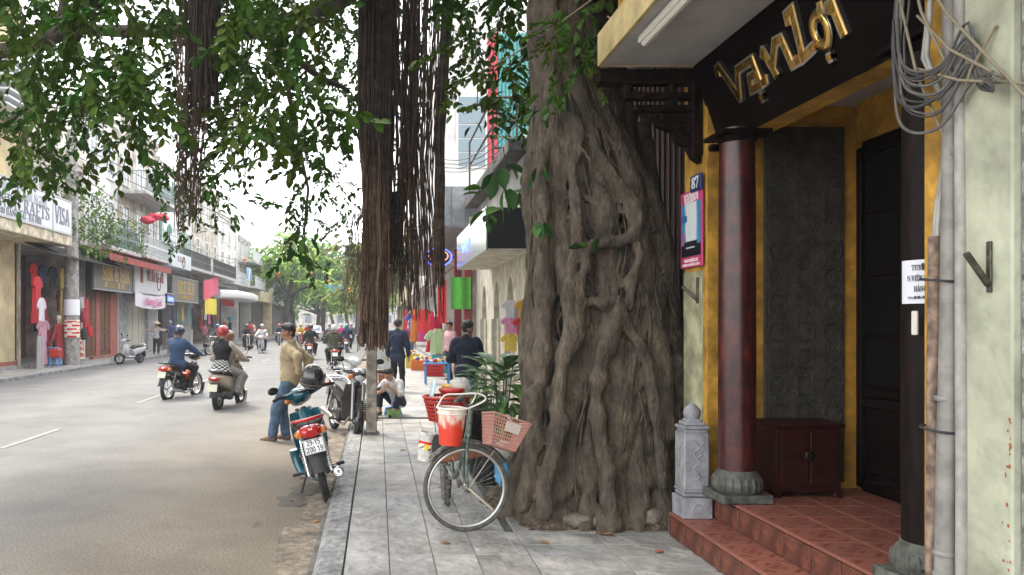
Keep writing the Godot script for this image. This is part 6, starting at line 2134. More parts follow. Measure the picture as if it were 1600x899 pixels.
func potted(called: String, label: String, at: Vector3, n: int, h: float, spread: float, leaf_len: float, pot: Array, pale: Color) -> void:
	var p := thing(called, label, "plant", at)
	var s := Shape.new()
	if pot[0] == "square":
		s.loft([[Vector3(0, 0, 0), pot[1] * .75, pot[1] * .75, 9.0], [Vector3(0, pot[2] * .92, 0), pot[1], pot[1], 9.0]], 24, true)
		s.loft([[Vector3(0, pot[2] * .9, 0), pot[1] * 1.08, pot[1] * 1.08, 9.0], [Vector3(0, pot[2], 0), pot[1] * 1.08, pot[1] * 1.08, 9.0]], 24, true)
	else:
		s.lathe([[pot[1] * .7, 0], [pot[1], pot[2] * .9], [pot[1] * 1.1, pot[2] * .9], [pot[1] * 1.1, pot[2]], [pot[1] * .9, pot[2]], [pot[1] * .85, pot[2] * .85]], 22)
	obj("pot", s, pot[3], p)
	var lm := mat("shiny_leaf", Color.WHITE, .38, {"vertex": true, "back": Color(.04, .1, .01)})
	var kinds := []
	for k in 3:
		s = Shape.new()
		big_leaf(s, 1.0, .52, [Color(.035, .13, .025), Color(.05, .17, .03), Color(.03, .1, .022)][k], pale, .35)
		kinds.append(s.mesh(lm, true))
	s = Shape.new()
	for k in 5:
		var a := TAU * k / 5
		s.tube(PackedVector3Array([Vector3(cos(a) * .03, pot[2] * .8, sin(a) * .03), Vector3(cos(a) * .07, pot[2] + h * .4, sin(a) * .07), Vector3(cos(a) * .12, pot[2] + h * .8, sin(a) * .12)]), .007, 6)
	obj("stem", s, mat("green_stem", Color(.07, .1, .03), .6), p)
	for k in n:
		var a := k * 2.4 + r(-.3, .3)
		var t := (k + .5) / n
		var y: float = pot[2] + h * lerpf(.0, .8, t)
		var base := Vector3(cos(a), 0, sin(a)) * spread * r(.1, .5) + Vector3(0, y, 0)
		var d := Vector3(cos(a), lerpf(-.25, .75, t * t) + r(-.2, .25), sin(a)).normalized()
		var o := put("leaf", kinds[rng.randi() % 3], p)
		var z := -d
		var x := Vector3.UP.cross(z).normalized()
		o.transform = Transform3D(Basis(x, z.cross(x), z).scaled(Vector3.ONE * leaf_len * r(.7, 1.1)), base)

func build_props() -> void:
	rng.seed = 55
	build_bicycle()
	build_load()
	var grey := mat("pot_cement", Color(.26, .25, .235), .85, {"spots": [.3, 1.5, 161, "s"]})
	var whitep := mat("pot_white", Color(.6, .6, .58), .5)
	potted("potted_plant", "large glossy variegated plant in a grey cement pot left of the old tree", Vector3(1.36, 0, -8.7), 170, 1.05, .55, .33, ["square", .14, .34, grey], Color(.2, .3, .1))
	potted("potted_plant", "slender potted plant in a white pot behind the large glossy plant", Vector3(1.36, 0, -11.2), 40, .85, .25, .2, ["round", .13, .3, whitep], Color(.05, .12, .03))
	potted("potted_plant", "low leafy plant in a white pot between the slender plant and the arches", Vector3(1.75, 0, -12.4), 36, .6, .25, .2, ["round", .14, .3, whitep], Color(.05, .12, .03))
	# post that props the bough
	var s := Shape.new()
	s.box(Vector3(0, 1.5, 0), Vector3(.15, 3.0, .15), .012)
	var po := thing("prop_post", "square weathered concrete post on the pavement edge under the thick hanging root bundle", "post", Vector3(-.09, 0, -11.55), .06)
	obj("shaft", s, mat("post_concrete", Color(.42, .37, .3), .85, {"spots": [.35, 1.2, 162, "s"], "bump": [.5, "s", .06, 52]}), po)
	s = Shape.new()
	s.box(Vector3(0, .012, 0), Vector3(.22, .03, .22), .01)
	obj("base", s, mat("joint"), po)
	# the boy's stool and baskets
	stool("low blue plastic stool under the seated boy", Vector3(.27, 0, -14.0), .13, "plastic_blue", Color(.12, .3, .6))
	for q in [["green plastic basket on the ground between the boy's feet", Vector3(.27, 0, -13.55), .13, Color(.3, .5, .2), "plastic_green"], ["shallow woven basket on the ground beside the concrete post", Vector3(-.12, 0, -13.2), .15, Color(.2, .15, .08), "woven"]]:
		var k := thing("basket", q[0], "basket", q[1])
		s = Shape.new()
		s.lathe([[q[2] * .8, 0], [q[2], .13], [q[2] * 1.05, .13], [q[2] * .95, .12], [q[2] * .76, .015], [0, .012]], 22)
		obj("bowl", s, mat(q[4], q[3], .7, {"bump": [.8, "c", .15, 134, 4.0]}), k)
	# service cabinet on a brick base
	var c := thing("service_cabinet", "pale metal service cabinet on a red brick base behind the seated boy", "cabinet", Vector3(.12, 0, -20.4))
	s = Shape.new()
	s.box(Vector3(0, .82, 0), Vector3(.62, .78, .4), .01)
	obj("housing", s, mat("cabinet_grey", Color(.5, .5, .47), .6, {"spots": [.2, 1.0, 163, "s"]}), c)
	s = Shape.new()
	for x in [-.15, .15]: s.box(Vector3(x, .82, .2), Vector3(.28, .7, .02), .006)
	obj("door", s, mat("cabinet_grey"), c)
	for j in 5:
		for i in 3:
			s = Shape.new()
			s.box(Vector3(-.22 + i * .22, .04 + j * .08, 0), Vector3(.21, .07, .42), .006)
			obj("brick", s, mat("brick", Color(.36, .12, .07), .85, {"spots": [.3, 2.0, 164, "s"]}), c)
	# rope across the crown
	for q in [[P(932, -6, 5.9), P(690, 132, 11.5), "pale rope stretched down past the trunk of the old tree", .007], [P(1010, -20, 5.4), P(950, 26, 6.1), "short pale rope tied above the yellow canopy", .007]]:
		s = Shape.new()
		var pts := PackedVector3Array()
		for i in 9: pts.append(q[0].lerp(q[1], i / 8.0) - Vector3(0, .12 * sin(PI * i / 8.0), 0))
		s.tube(pts, q[3], 6)
		tag(obj("rope", s, mat("rope")), q[2], "rope")
	# litter
	s = Shape.new()
	s.box(Vector3.ZERO, Vector3(.06, .012, .035), .004)
	var o := obj("brick_chip", s, mat("brick")); o.position = Vector3(1.96, .012, -5.55); o.rotation.y = .3
	tag(o, "small chip of red brick on the flagstones by the step", "brick")
	s = Shape.new()
	leaf_into(s, Vector3.ZERO, Vector3.FORWARD, Vector3.UP, .1, .05)
	var lf := s.mesh(mat("dry_leaf", Color(.3, .16, .06), .8))
	for k in 14:
		o = put("fallen_leaf", lf)
		var side := k < 8
		o.position = Vector3(r(-.9, -.5) if side else r(.0, 1.9), ROAD + .014 if side else .012, r(-12, -5.2)); o.rotation = Vector3(0, r(0, 6), 0)
		if not side and o.position.x > 1.0: o.position.z = maxf(o.position.z, -6.0)
		tag(o, "dry brown leaf fallen in the gutter by the kerb" if side else "dry brown leaf fallen on the grey flagstones", "leaf", "fallen leaves in the gutter" if side else "fallen leaves on the flagstones")
	s = Shape.new()
	var nz := FastNoiseLite.new()
	nz.frequency = 1.2
	for q in [[Vector3(-.84, 0, -7.7), .13, .3], [Vector3(-1.06, 0, -6.75), .07, .1], [Vector3(-.75, 0, -8.2), .14, .3]]:
		var ring := PackedVector3Array()
		for i in 30:
			var a := TAU * i / 30
			var k := 1.0 + .7 * nz.get_noise_2d(cos(a) * 1.5 + q[0].z, sin(a) * 1.5)
			ring.append(Vector3(q[0].x + cos(a) * q[1] * k, ROAD + .0105, q[0].z + sin(a) * q[2] * k))
		s.fan(ring)
	setting("puddle", s, mat("wet_ground", Color(.09, .075, .058), .7)).set_meta("kind", "structure")

func stool(label: String, at: Vector3, h: float, m: String, c: Color) -> Node3D:
	var o := thing("stool", label, "stool", at)
	var s := Shape.new()
	s.box(Vector3(0, h - .012, 0), Vector3(.26, .024, .26), .01)
	obj("seat", s, mat(m, c, .45), o)
	for x in [-1.0, 1.0]:
		for z in [-1.0, 1.0]:
			s = Shape.new()
			s.tube(PackedVector3Array([Vector3(x * .15, 0, z * .15), Vector3(x * .105, h - .02, z * .105)]), [.016, .024], 6)
			obj("leg", s, mat(m), o)
	s = Shape.new()
	for x in [-1.0, 1.0]:
		s.box(Vector3(x * .13, h * .4, 0), Vector3(.012, .03, .24), .004); s.box(Vector3(0, h * .45, x * .13), Vector3(.24, .03, .012), .004)
	obj("stretcher", s, mat(m), o)
	return o

# ---------- shop houses ----------
# side -1: the far row, facing +x; side 1: the near row, facing -x. Everything is laid out as (out of the wall, height, down the street)
var side := -1.0
var wall_x := -12.8

func W(out_: float, y: float, d: float) -> Vector3:
	return Vector3(wall_x - side * out_, y, -d)

func wbox(s: Shape, o0: float, o1: float, y0: float, y1: float, d0: float, d1: float, bevel := 0.0) -> void:
	var a := W(o0, y0, d0)
	var b := W(o1, y1, d1)
	s.box((a + b) / 2, (b - a).abs(), bevel)

func railing(h: Node3D, d0: float, d1: float, out_: float, y: float, m: Material, step := .12, tall := .95) -> void:
	var s := Shape.new()
	wbox(s, out_ - .02, out_ + .02, y + tall - .04, y + tall, d0, d1)
	wbox(s, out_ - .015, out_ + .015, y + .08, y + .11, d0, d1)
	for e in [d0, d1]:
		wbox(s, 0.0, out_, y + tall - .04, y + tall, e - .02, e + .02)
		for k in 6: wbox(s, out_ * k / 6.0 - .01, out_ * k / 6.0 + .01, y, y + tall, e - .01, e + .01)
	var d := d0
	while d < d1:
		wbox(s, out_ - .01, out_ + .01, y, y + tall, d - .009, d + .009)
		if step > .11: wbox(s, out_ - .008, out_ + .008, y + tall * .45, y + tall * .55, d, d + step)
		d += step
	stuff(obj("railing", s, m, h))

func window(h: Node3D, d: float, y: float, w: float, tall: float, frame: Material, pane: Material, shutters: Material = null) -> void:
	var s := Shape.new()
	for e in [d - w / 2, d + w / 2]: wbox(s, -.06, .05, y, y + tall, e - .05, e + .05)
	wbox(s, -.058, .052, y + tall - .05, y + tall + .05, d - w / 2 - .048, d + w / 2 + .048)
	wbox(s, -.056, .09, y - .07, y, d - w / 2 - .1, d + w / 2 + .1)
	wbox(s, -.055, .03, y, y + tall, d - .03, d + .03)
	wbox(s, -.054, .028, y + tall * .68, y + tall * .72, d - w / 2, d + w / 2)
	var f := obj("window", s, frame, h)
	s = Shape.new()
	wbox(s, -.02, .012, y, y + tall, d - w / 2, d + w / 2)
	obj("pane", s, pane, f)
	if shutters:
		for e in [-1.0, 1.0]:
			s = Shape.new()
			var c: float = d + e * (w / 2 + w * .25)
			wbox(s, .01, .05, y, y + tall, c - w * .22, c + w * .22)
			for k in 9: wbox(s, .05, .065, y + .1 + k * (tall - .2) / 9.0, y + .1 + (k + .55) * (tall - .2) / 9.0, c - w * .17, c + w * .17)
			obj("shutter", s, shutters, f)

func shop_house(label: String, d0: float, d1: float, o: Dictionary) -> Node3D:
	var h := thing("shop_house", label, "house", Vector3.ZERO, 0.0, o.get("group", ""))
	var wall: Material = o.wall
	var g: float = o.get("ground", 4.6)
	var top: float = o.get("top", 11.0)
	var deep := 8.0
	var s := Shape.new()
	wbox(s, -deep, 0, g, top, d0, d1)
	wbox(s, -.5, .12, top - .35, top - .15, d0, d1 - .01)
	wbox(s, -.3, .2, top - .15, top + .1, d0 + .01, d1 - .02)
	obj("upper_wall", s, wall, h)
	s = Shape.new()
	wbox(s, -deep, -deep + .2, -.05, g, d0, d1)
	wbox(s, -deep, 0, -.05, g, d0, d0 + .18)
	wbox(s, -deep, 0, -.05, g, d1 - .18, d1 - .004)
	obj("ground_wall", s, o.get("ground_wall", wall), h)
	s = Shape.new()
	wbox(s, -deep, .35, -.06, .12, d0 + .19, d1 - .2)
	obj("step", s, o.get("step", mat("paving1")), h)
	var room: float = o.get("recess", 2.2)
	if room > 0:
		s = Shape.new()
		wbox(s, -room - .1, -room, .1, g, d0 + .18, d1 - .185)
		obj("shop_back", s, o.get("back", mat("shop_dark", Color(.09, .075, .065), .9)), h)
	var glass := mat("window_glass", Color(.14, .17, .19), .08)
	for f in o.get("floors", []):                              # [y, number of windows, height, frame, shutters]
		var n: int = f[1]
		for k in n:
			window(h, lerpf(d0, d1, (k + .5) / n), f[0], f[3] if f.size() > 3 else 1.0, f[2], o.get("frame", mat("frame_white", Color(.62, .62, .6), .6)), glass, o.get("shutter", null))
	for b in o.get("balconies", []):                           # [y, out, railing material or null]
		s = Shape.new()
		wbox(s, .0, b[1], b[0] - .2, b[0], d0 + .05, d1 - .06, .02)
		obj("balcony", s, o.get("slab", mat("slab_white", Color(.58, .57, .55), .8, {"spots": [.4, .6, 171, "s"]})), h)
		if b[2]: railing(h, d0 + .1, d1 - .1, b[1] - .06, b[0], b[2])
	return h

func sign_board(label: String, d0: float, d1: float, y0: float, y1: float, out_: float, m: Material, texts: Array, lean := 0.0) -> Node3D:   # texts: [string, height, down the street, y, width, material, bold, font]
	var o := thing("signboard", label, "sign")
	var s := Shape.new()
	wbox(s, out_ - .12, out_, y0, y1, d0, d1, .015)
	obj("board", s, m, o)
	s = Shape.new()
	wbox(s, out_ - .1, out_ + .015, y1, y1 + .05, d0, d1); wbox(s, out_ - .1, out_ + .015, y0 - .05, y0, d0, d1)
	obj("frame", s, mat("sign_frame", Color(.4, .4, .4), .5), o)
	for t in texts:
		text_on("lettering", t[0], t[1], t[5], o, W(out_ + .004, t[3], t[2]), Vector3(-side, 0, 0), t[4], t[6] if t.size() > 6 else true, t[7] if t.size() > 7 else "Droid Sans", .02)
	return o

# ---------- clothes ----------
func garment(kind: String, m: Material, label: String, at: Vector3, turn: float, size := 1.0, group := "") -> Node3D:
	var key := "garment_" + kind
	var o := thing({"shirt": "hanging_shirt", "dress": "hanging_dress", "trousers": "hanging_trousers", "scarf": "hanging_scarf", "bag": "hanging_bag"}[kind], label, {"shirt": "shirt", "dress": "dress", "trousers": "trousers", "scarf": "scarf", "bag": "bag"}[kind], at, turn, group)
	var s := Shape.new()
	var fold := r(0, 9)
	match kind:
		"shirt":
			var rows := []
			for j in 9:
				var t := j / 8.0
				var ring := PackedVector3Array()
				for i in 20:
					var a := -TAU * i / 20
					var w := lerpf(.2, .23, t) * (.55 if j == 0 else 1.0)
					ring.append(Vector3(cos(a) * w, -t * .62 - (0.0 if j else -.03), sin(a) * (.035 + .012 * sin(a * 5 + fold + t * 2))))
				rows.append(ring)
			s.grid(rows, true)
			for x in [-1.0, 1.0]: s.loft([[Vector3(x * .15, -.06, 0), .09, .035], [Vector3(x * .27, -.17, 0), .085, .03], [Vector3(x * .33, -.26, 0), .08, .025]], 12, true, Vector3(0, 0, 1) if false else Vector3(.7, x * .7, 0))
		"dress":
			var rows := []
			for j in 12:
				var t := j / 11.0
				var ring := PackedVector3Array()
				for i in 24:
					var a := -TAU * i / 24
					var w := lerpf(.17, .28, t * t) * (.6 if j == 0 else 1.0)
					ring.append(Vector3(cos(a) * w, -t * 1.05, sin(a) * (.05 + .03 * t * sin(a * 6 + fold))))
				rows.append(ring)
			s.grid(rows, true)
		"trousers":
			for x in [-1.0, 1.0]: s.loft([[Vector3(x * .08, 0, 0), .095, .05], [Vector3(x * .09, -.3, 0), .1, .05], [Vector3(x * .11, -1.0, 0), .12, .04 + .01 * sin(fold)]], 14, true)
		"scarf":
			s.sheet(8, 8, func(u, v): return Vector3(lerpf(-.11, .11, u), -v * 1.1, .02 * sin(u * 14 + fold + v)), .015)
		"bag":
			s.loft([[Vector3(0, -.1, 0), .12, .05], [Vector3(0, -.2, 0), .17, .07, 3.0], [Vector3(0, -.42, 0), .18, .08, 3.0], [Vector3(0, -.46, 0), .15, .06]], 16)
			s.tube(PackedVector3Array([Vector3(-.1, -.12, 0), Vector3(-.05, .06, 0), Vector3(.05, .06, 0), Vector3(.1, -.12, 0)]), .01, 5)
	obj("fabric", s, m, o)
	if kind in ["shirt", "dress", "trousers"]:
		s = Shape.new()
		s.tube(PackedVector3Array([Vector3(-.15, -.05, 0), Vector3(0, .02, 0), Vector3(.15, -.05, 0)]), .007, 5)
		s.tube(PackedVector3Array([Vector3(0, .02, 0), Vector3(0, .07, 0), Vector3(.025, .1, 0), Vector3(.0, .12, 0)]), .004, 4)
		obj("hanger", s, mat("bike_matt"), o)
	o.scale = Vector3.ONE * size
	return o

func shop_tree(called: String, label: String, at: Vector3, h: float, spread: float, tint: Color, seed_: int, n := 420) -> void:
	rng.seed = seed_
	var t := thing(called, label, "tree", at)
	var bark := mat("far_bark", Color(.1, .08, .065), .9, {"spots": [.4, 1.0, 181, "s"]})
	var s := Shape.new()
	var fork := Vector3(r(-.4, .4), h * .38, r(-.3, .3))
	s.tube(smooth_path(PackedVector3Array([Vector3(0, -.1, 0), Vector3(.15, h * .15, 0), fork * Vector3(.7, .75, 1), fork]), 3), .3, 10)
	for i in s.v.size():
		s.v[i] += Vector3(s.v[i].x, 0, s.v[i].z) * .5 * maxf(0, 1.0 - s.v[i].y / (h * .12))
	obj("trunk", s, bark, t)
	var hubs := []
	for k in 9:
		var a := TAU * k / 9 + r(-.3, .3)
		var q := r(.35, 1.0)
		var e := Vector3(cos(a) * spread * q, h * r(.55, .95) - q * h * .12, sin(a) * spread * q)
		s = Shape.new()
		s.tube(smooth_path(PackedVector3Array([fork, fork.lerp(e, .5) + Vector3(0, h * .06, 0), e]), 3), [.16, .14, .12, .1, .08, .06, .04], 7)
		obj("limb", s, bark, t)
		hubs.append(e)
	hubs.append(Vector3(0, h * .9, 0)); hubs.append(Vector3(0, h * .7, 0))
	var lm := mat("street_leaf", Color.WHITE, .7, {"vertex": true, "spec": .3, "back": Color(.12, .2, .02)})
	if not mats.has("street_spray0"):
		var keep := rng.state
		for k in 3: mats["street_spray%d" % k] = spray_mesh(900 + k, 16, .8, .3, lm)
		rng.state = keep
	var crown := Node3D.new()
	crown.name = "crown"; t.add_child(crown)
	for k in 3:
		var mm := MultiMesh.new()
		mm.transform_format = MultiMesh.TRANSFORM_3D
		mm.use_colors = true
		mm.mesh = mats["street_spray%d" % k]
		mm.instance_count = n / 3
		for i in n / 3:
			var c: Vector3 = hubs[rng.randi() % hubs.size()]
			var o := Vector3(rng.randfn(0, 1), rng.randfn(0, .6), rng.randfn(0, 1)) * spread * .2
			mm.set_instance_transform(i, Transform3D(Basis(Vector3.UP, r(0, TAU)) * Basis(Vector3.RIGHT, r(-.6, .4)).scaled(Vector3.ONE * r(.8, 1.4)), c + o))
			var q := r(.6, 1.3)
			mm.set_instance_color(i, Color(tint.r * q * r(.85, 1.25), tint.g * q, tint.b * q))
		var mi := MultiMeshInstance3D.new()
		mi.multimesh = mm; mi.name = "foliage"
		crown.add_child(mi, true); stuff(mi)

func vine(h: Node3D, called: String, d0: float, d1: float, y0: float, y1: float, out_: float, n: int, tint: Color) -> void:
	var lm := mat("street_leaf", Color.WHITE, .7, {"vertex": true, "spec": .3, "back": Color(.12, .2, .02)})
	var s := Shape.new()
	for k in n:
		var p := W(out_ + r(-.35, .35), lerpf(y0, y1, rng.randf() * rng.randf() if rng.randf() < .5 else rng.randf()), lerpf(d0, d1, rng.randf()))
		var q := r(.6, 1.35)
		s.col = Color(tint.r * q, tint.g * q, tint.b * q)
		leaf_into(s, p, rv(1).normalized(), (Vector3.UP + rv(.7)).normalized(), r(.12, .24), r(.07, .12))
	stuff(obj(called, s, lm, h, true))

func build_street() -> void:
	rng.seed = 31
	var cream := mat("wall_cream", Color(.7, .58, .36), .85, {"spots": [.2, .15, 172, "s"]})
	var white := mat("wall_white", Color(.74, .72, .69), .85, {"spots": [.3, .15, 173, "s"]})
	var grey := mat("wall_grey", Color(.5, .49, .47), .85, {"spots": [.3, .15, 174, "s"]})
	var old := mat("wall_old", Color(.6, .54, .46), .9, {"spots": [.42, .2, 175, "s"]})
	var signw := mat("sign_white", Color(.58, .6, .62), .5)
	var slate := mat("sign_slate", Color(.2, .19, .19), .5, {"spots": [.2, 1.0, 176]})
	var goldl := mat("sign_gold", Color(.62, .42, .14), .35, {"metal": .5})
	var greyl := mat("sign_grey_letters", Color(.17, .18, .22), .6)
	var brownl := mat("sign_brown_letters", Color(.2, .05, .035), .6)
	var ironw := mat("iron_white", Color(.55, .57, .58), .5)
	var irong := mat("iron_green", Color(.12, .18, .17), .5)
	var ironb := mat("iron_dark", Color(.06, .06, .065), .5)
	var pinkstep := mat("step_red", Color(.33, .16, .12), .7, {"spots": [.3, 1.0, 177]})
	# ---- far row
	side = -1.0; wall_x = -12.8
	var h := shop_house("cream shop house with a wide flat canopy and handicrafts signboard at the left edge", 13.0, 28.3, {"wall": cream, "ground": 4.4, "recess": 0.0, "top": 12.5, "floors": [[6.6, 4, 1.9], [9.6, 4, 1.8]], "frame": mat("frame_yellow", Color(.6, .42, .14), .7)})
	var s := Shape.new()
	wbox(s, -.02, .0, .2, 4.4, 13.2, 28.25)
	wbox(s, -.3, .01, -.05, .28, 13.2, 28.2)
	obj("plaster", s, cream, h)
	s = Shape.new()
	wbox(s, -.004, .03, -.06, .26, 13.2, 28.3)
	obj("base_band", s, mat("band_red", Color(.3, .1, .08), .8), h)
	s = Shape.new()
	wbox(s, .0, 1.52, 4.42, 4.82, 13.0, 29.45, .02)
	obj("canopy", s, mat("canopy_cream", Color(.66, .58, .42), .8, {"spots": [.35, .5, 178, "s"]}), h)
	s = Shape.new()
	for k in 7:                                                # ribbed awning high on the wall
		wbox(s, .0, 1.0, 8.6 + k * .26, 8.66 + k * .26, 25.4 + k * .08, 28.2)
	obj("ribbed_awning", s, ironw, h)
	sign_board("long white handicrafts signboard with grey lettering and VISA on the flat canopy", 14.0, 29.3, 4.84, 6.0, 1.55, signw, [["CỬA HÀNG THỦ CÔNG MỸ NGHỆ", .3, 24.3, 5.66, 5.6, mat("sign_pale_letters", Color(.33, .34, .37), .6), false, "Droid Serif"], ["HANDICRAFTS", .42, 25.0, 5.3, 4.6, greyl, true, "Droid Serif"], ["80 HÀNG GAI - HÀ NỘI", .19, 25.2, 4.98, 2.9, greyl, true, "Droid Serif"], ["VISA", .62, 28.42, 5.4, 1.3, greyl], ["|", 1.0, 27.6, 5.4, .03, greyl]])
	var leafy := Color(.12, .2, .04)
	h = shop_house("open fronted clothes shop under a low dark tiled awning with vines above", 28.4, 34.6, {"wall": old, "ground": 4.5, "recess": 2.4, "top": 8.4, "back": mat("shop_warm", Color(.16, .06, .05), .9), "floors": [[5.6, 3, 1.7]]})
	s = Shape.new()
	for k in 34:
		var d := 27.8 + k * .26
		s.sheet(1, 4, func(u, v): return W(lerpf(.0, 1.45, v), lerpf(4.62, 4.02, v) + .03 * sin(u * PI) + .02, d + u * .25), .03)
	obj("tiled_awning", s, mat("awning_tile", Color(.065, .055, .055), .85, {"spots": [.5, 1.0, 179]}), h)
	vine(h, "creeper", 28.6, 35.5, 5.0, 7.3, 1.0, 900, leafy)
	vine(h, "creeper", 30.5, 36.0, 4.3, 4.8, 1.3, 160, leafy)
	h = shop_house("shop house with red framed wooden doors under the dark silk signboard", 34.7, 39.2, {"wall": white, "ground": 4.7, "recess": 0.0, "top": 11.4, "step": pinkstep, "floors": [[5.3, 2, 2.1], [8.5, 2, 1.9]], "balconies": [[5.0, 1.2, irong]]})
	var dw := mat("door_brown", Color(.2, .085, .045), .5, {"spots": [.35, 1.0, 180, "s", .02, Vector3(2, .4, 2)]})
	var rp := mat("pillar_red", Color(.42, .13, .1), .6, {"spots": [.25, 1.0, 182]})
	for q in [[34.9, 36.1, dw], [36.1, 36.55, rp], [36.55, 38.0, dw], [38.0, 39.0, rp]]:
		s = Shape.new()
		wbox(s, -.2, .06 if q[2] == rp else .0, .1, 3.0, q[0], q[1], .01)
		for k in (2 if q[2] == dw else 0):
			var a: float = lerpf(q[0], q[1], k / 2.0) + .05
			var b: float = lerpf(q[0], q[1], (k + 1) / 2.0) - .05
			wbox(s, .0, .03, .3, 1.1, a, b, .01); wbox(s, .0, .03, 1.25, 2.8, a, b, .01)
		obj("door" if q[2] == dw else "door_pillar", s, q[2], h)
	s = Shape.new()
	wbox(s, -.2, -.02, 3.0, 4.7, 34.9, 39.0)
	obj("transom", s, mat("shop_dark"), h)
	vine(h, "creeper", 34.8, 40.0, 5.0, 6.6, 1.0, 420, leafy)
	sign_board("dark grey signboard with raised gold letters reading Silk & Silk", 34.0, 39.3, 3.1, 4.3, .7, slate, [["Silk & Silk", .75, 36.9, 3.86, 3.8, goldl, true, "Droid Serif"], ["THỜI TRANG TƠ TẰM", .2, 36.6, 3.3, 3.2, goldl, false, "Droid Serif"]])
	s = Shape.new()
	s.sheet(24, 5, func(u, v): return W(lerpf(.0, 1.5, v), lerpf(5.0, 4.55, v), lerpf(33.6, 43.6, u)), .06)
	s.sheet(60, 2, func(u, v): return W(1.5 + .02 * sin(u * 150), 4.58 - v * (.26 + .06 * absf(sin(u * 62))), lerpf(33.6, 43.6, u)), .02)
	o_tag(obj("awning", s, mat("awning_red", Color(.36, .07, .06), .8, {"spots": [.3, .6, 183]})), "faded red awning with a scalloped edge above the silk signboard", "awning")
	h = shop_house("grey marble fronted shop with a pink lettered banner and pale windows", 39.3, 46.1, {"wall": old, "ground": 4.8, "recess": 0.0, "top": 11.8, "ground_wall": grey, "floors": [[5.4, 3, 2.1], [8.6, 3, 1.9]], "balconies": [[5.05, 1.3, ironw], [8.2, 1.4, irong]]})
	s = Shape.new()
	wbox(s, -.3, .02, .1, 3.4, 39.5, 40.9, .01); wbox(s, -.3, .02, .1, 3.4, 44.4, 45.9, .01); wbox(s, -.3, -.01, 3.0, 4.8, 39.5, 45.9)
	obj("marble_front", s, mat("marble", Color(.42, .43, .46), .35, {"spots": [.4, .6, 184, "s"]}), h)
	for q in [[40.9, 42.1], [42.2, 43.2], [43.3, 44.4]]:
		s = Shape.new()
		wbox(s, -.3, -.18, .15, 3.0, q[0], q[1])
		obj("display_window", s, mat("display", Color(.5, .48, .4), .25), h)
	sign_board("white signboard with brown block logo above the pink lettered banner", 39.6, 45.6, 3.15, 4.75, .75, signw, [["▌", .75, 40.7, 4.0, .5, brownl], ["TƠ LỤA HÀ NỘI", .5, 43.2, 4.05, 3.3, brownl, true, "Droid Serif"], ["O", .7, 43.9, 3.7, .7, brownl, false]])
	s = Shape.new()
	s.sheet(20, 4, func(u, v): return W(.85 + .05 * sin(u * 18), lerpf(3.15, 2.45, v) - .12 * sin(u * PI), lerpf(39.3, 45.0, u)), .02)
	var bn := o_tag(obj("banner", s, mat("banner_white", Color(.66, .62, .68), .8)), "white cloth banner with pink lettering hung under the white signboard", "banner")
	text_on("lettering", "Hàng Gai", .38, mat("print_pink", Color(.6, .12, .28), .7), bn, W(.93, 2.7, 42.3), Vector3(1, 0, 0), 3.0)
	var bl := sign_board("small blue lit signboard reading Embroidery beside the banner", 45.0, 46.6, 2.7, 3.25, .9, mat("sign_navy", Color(.01, .01, .03), .4), [["Embroidery", .3, 45.8, 2.98, 1.3, mat("neon_blue_letters", Color(.1, .15, .8), .5, {"glow": 1.2}), true, "Droid Serif"]])
	h = shop_house("narrow dark fronted shop under the NICE SILK signboard", 46.2, 54.9, {"wall": white, "ground": 4.8, "recess": 2.0, "top": 11.2, "floors": [[5.5, 3, 2.1], [8.6, 3, 1.8]], "balconies": [[5.1, 1.4, ironb]], "shutter": mat("shutter_green", Color(.1, .22, .18), .7)})
	sign_board("slate signboard reading NICE SILK in pale gold", 46.6, 53.4, 2.95, 4.35, .8, slate, [["NICE SILK", .75, 49.9, 3.75, 4.4, goldl, true, "Droid Serif"], ["silk - embroidery - tailor", .25, 49.9, 3.2, 3.6, goldl, false, "Droid Serif"]])
	s = Shape.new()
	wbox(s, .4, 1.45, 4.75, 5.6, 44.0, 48.5, .02)
	var lb := o_tag(obj("light_box", s, mat("light_box_white", Color(.52, .56, .6), .5)), "pale light box with a red ring emblem on the balcony edge above NICE SILK", "sign")
	text_on("lettering", "SILK", .3, brownl, lb, W(1.455, 5.25, 46.0), Vector3(1, 0, 0), 1.6)
	s = Shape.new()
	s.torus(W(1.46, 5.15, 46.6), Vector3(1, 0, 0), .3, .03, 20, 5)
	obj("ring", s, brownl, lb)
	s = Shape.new()
	wbox(s, 1.3, 1.36, 5.9, 7.3, 42.6, 45.0, .02)
	var tb := o_tag(obj("picture_board", s, mat("light_box_white")), "white board with a small green tree picture on the balcony railing", "sign")
	s = Shape.new()
	for q in [[0.0, .15, .35, .25], [-.3, .05, .25, .2], [.3, .1, .28, .2]]: s.ball(W(1.37, 6.65 + q[1], 43.8 + q[0]), Vector3(.02, q[3], q[2]), 12, 8)
	wbox(s, 1.36, 1.385, 6.2, 6.6, 43.72, 43.88)
	obj("tree_emblem", s, mat("emblem_green", Color(.04, .2, .12), .7), tb)
	h = shop_house("clothes shop with open red and dark interior and yellow hanging banners", 55.0, 64.0, {"wall": old, "ground": 4.8, "recess": 2.0, "top": 11.6, "back": mat("shop_warm"), "floors": [[5.5, 3, 2.1], [8.7, 3, 1.8]], "balconies": [[5.1, 1.5, ironb]]})
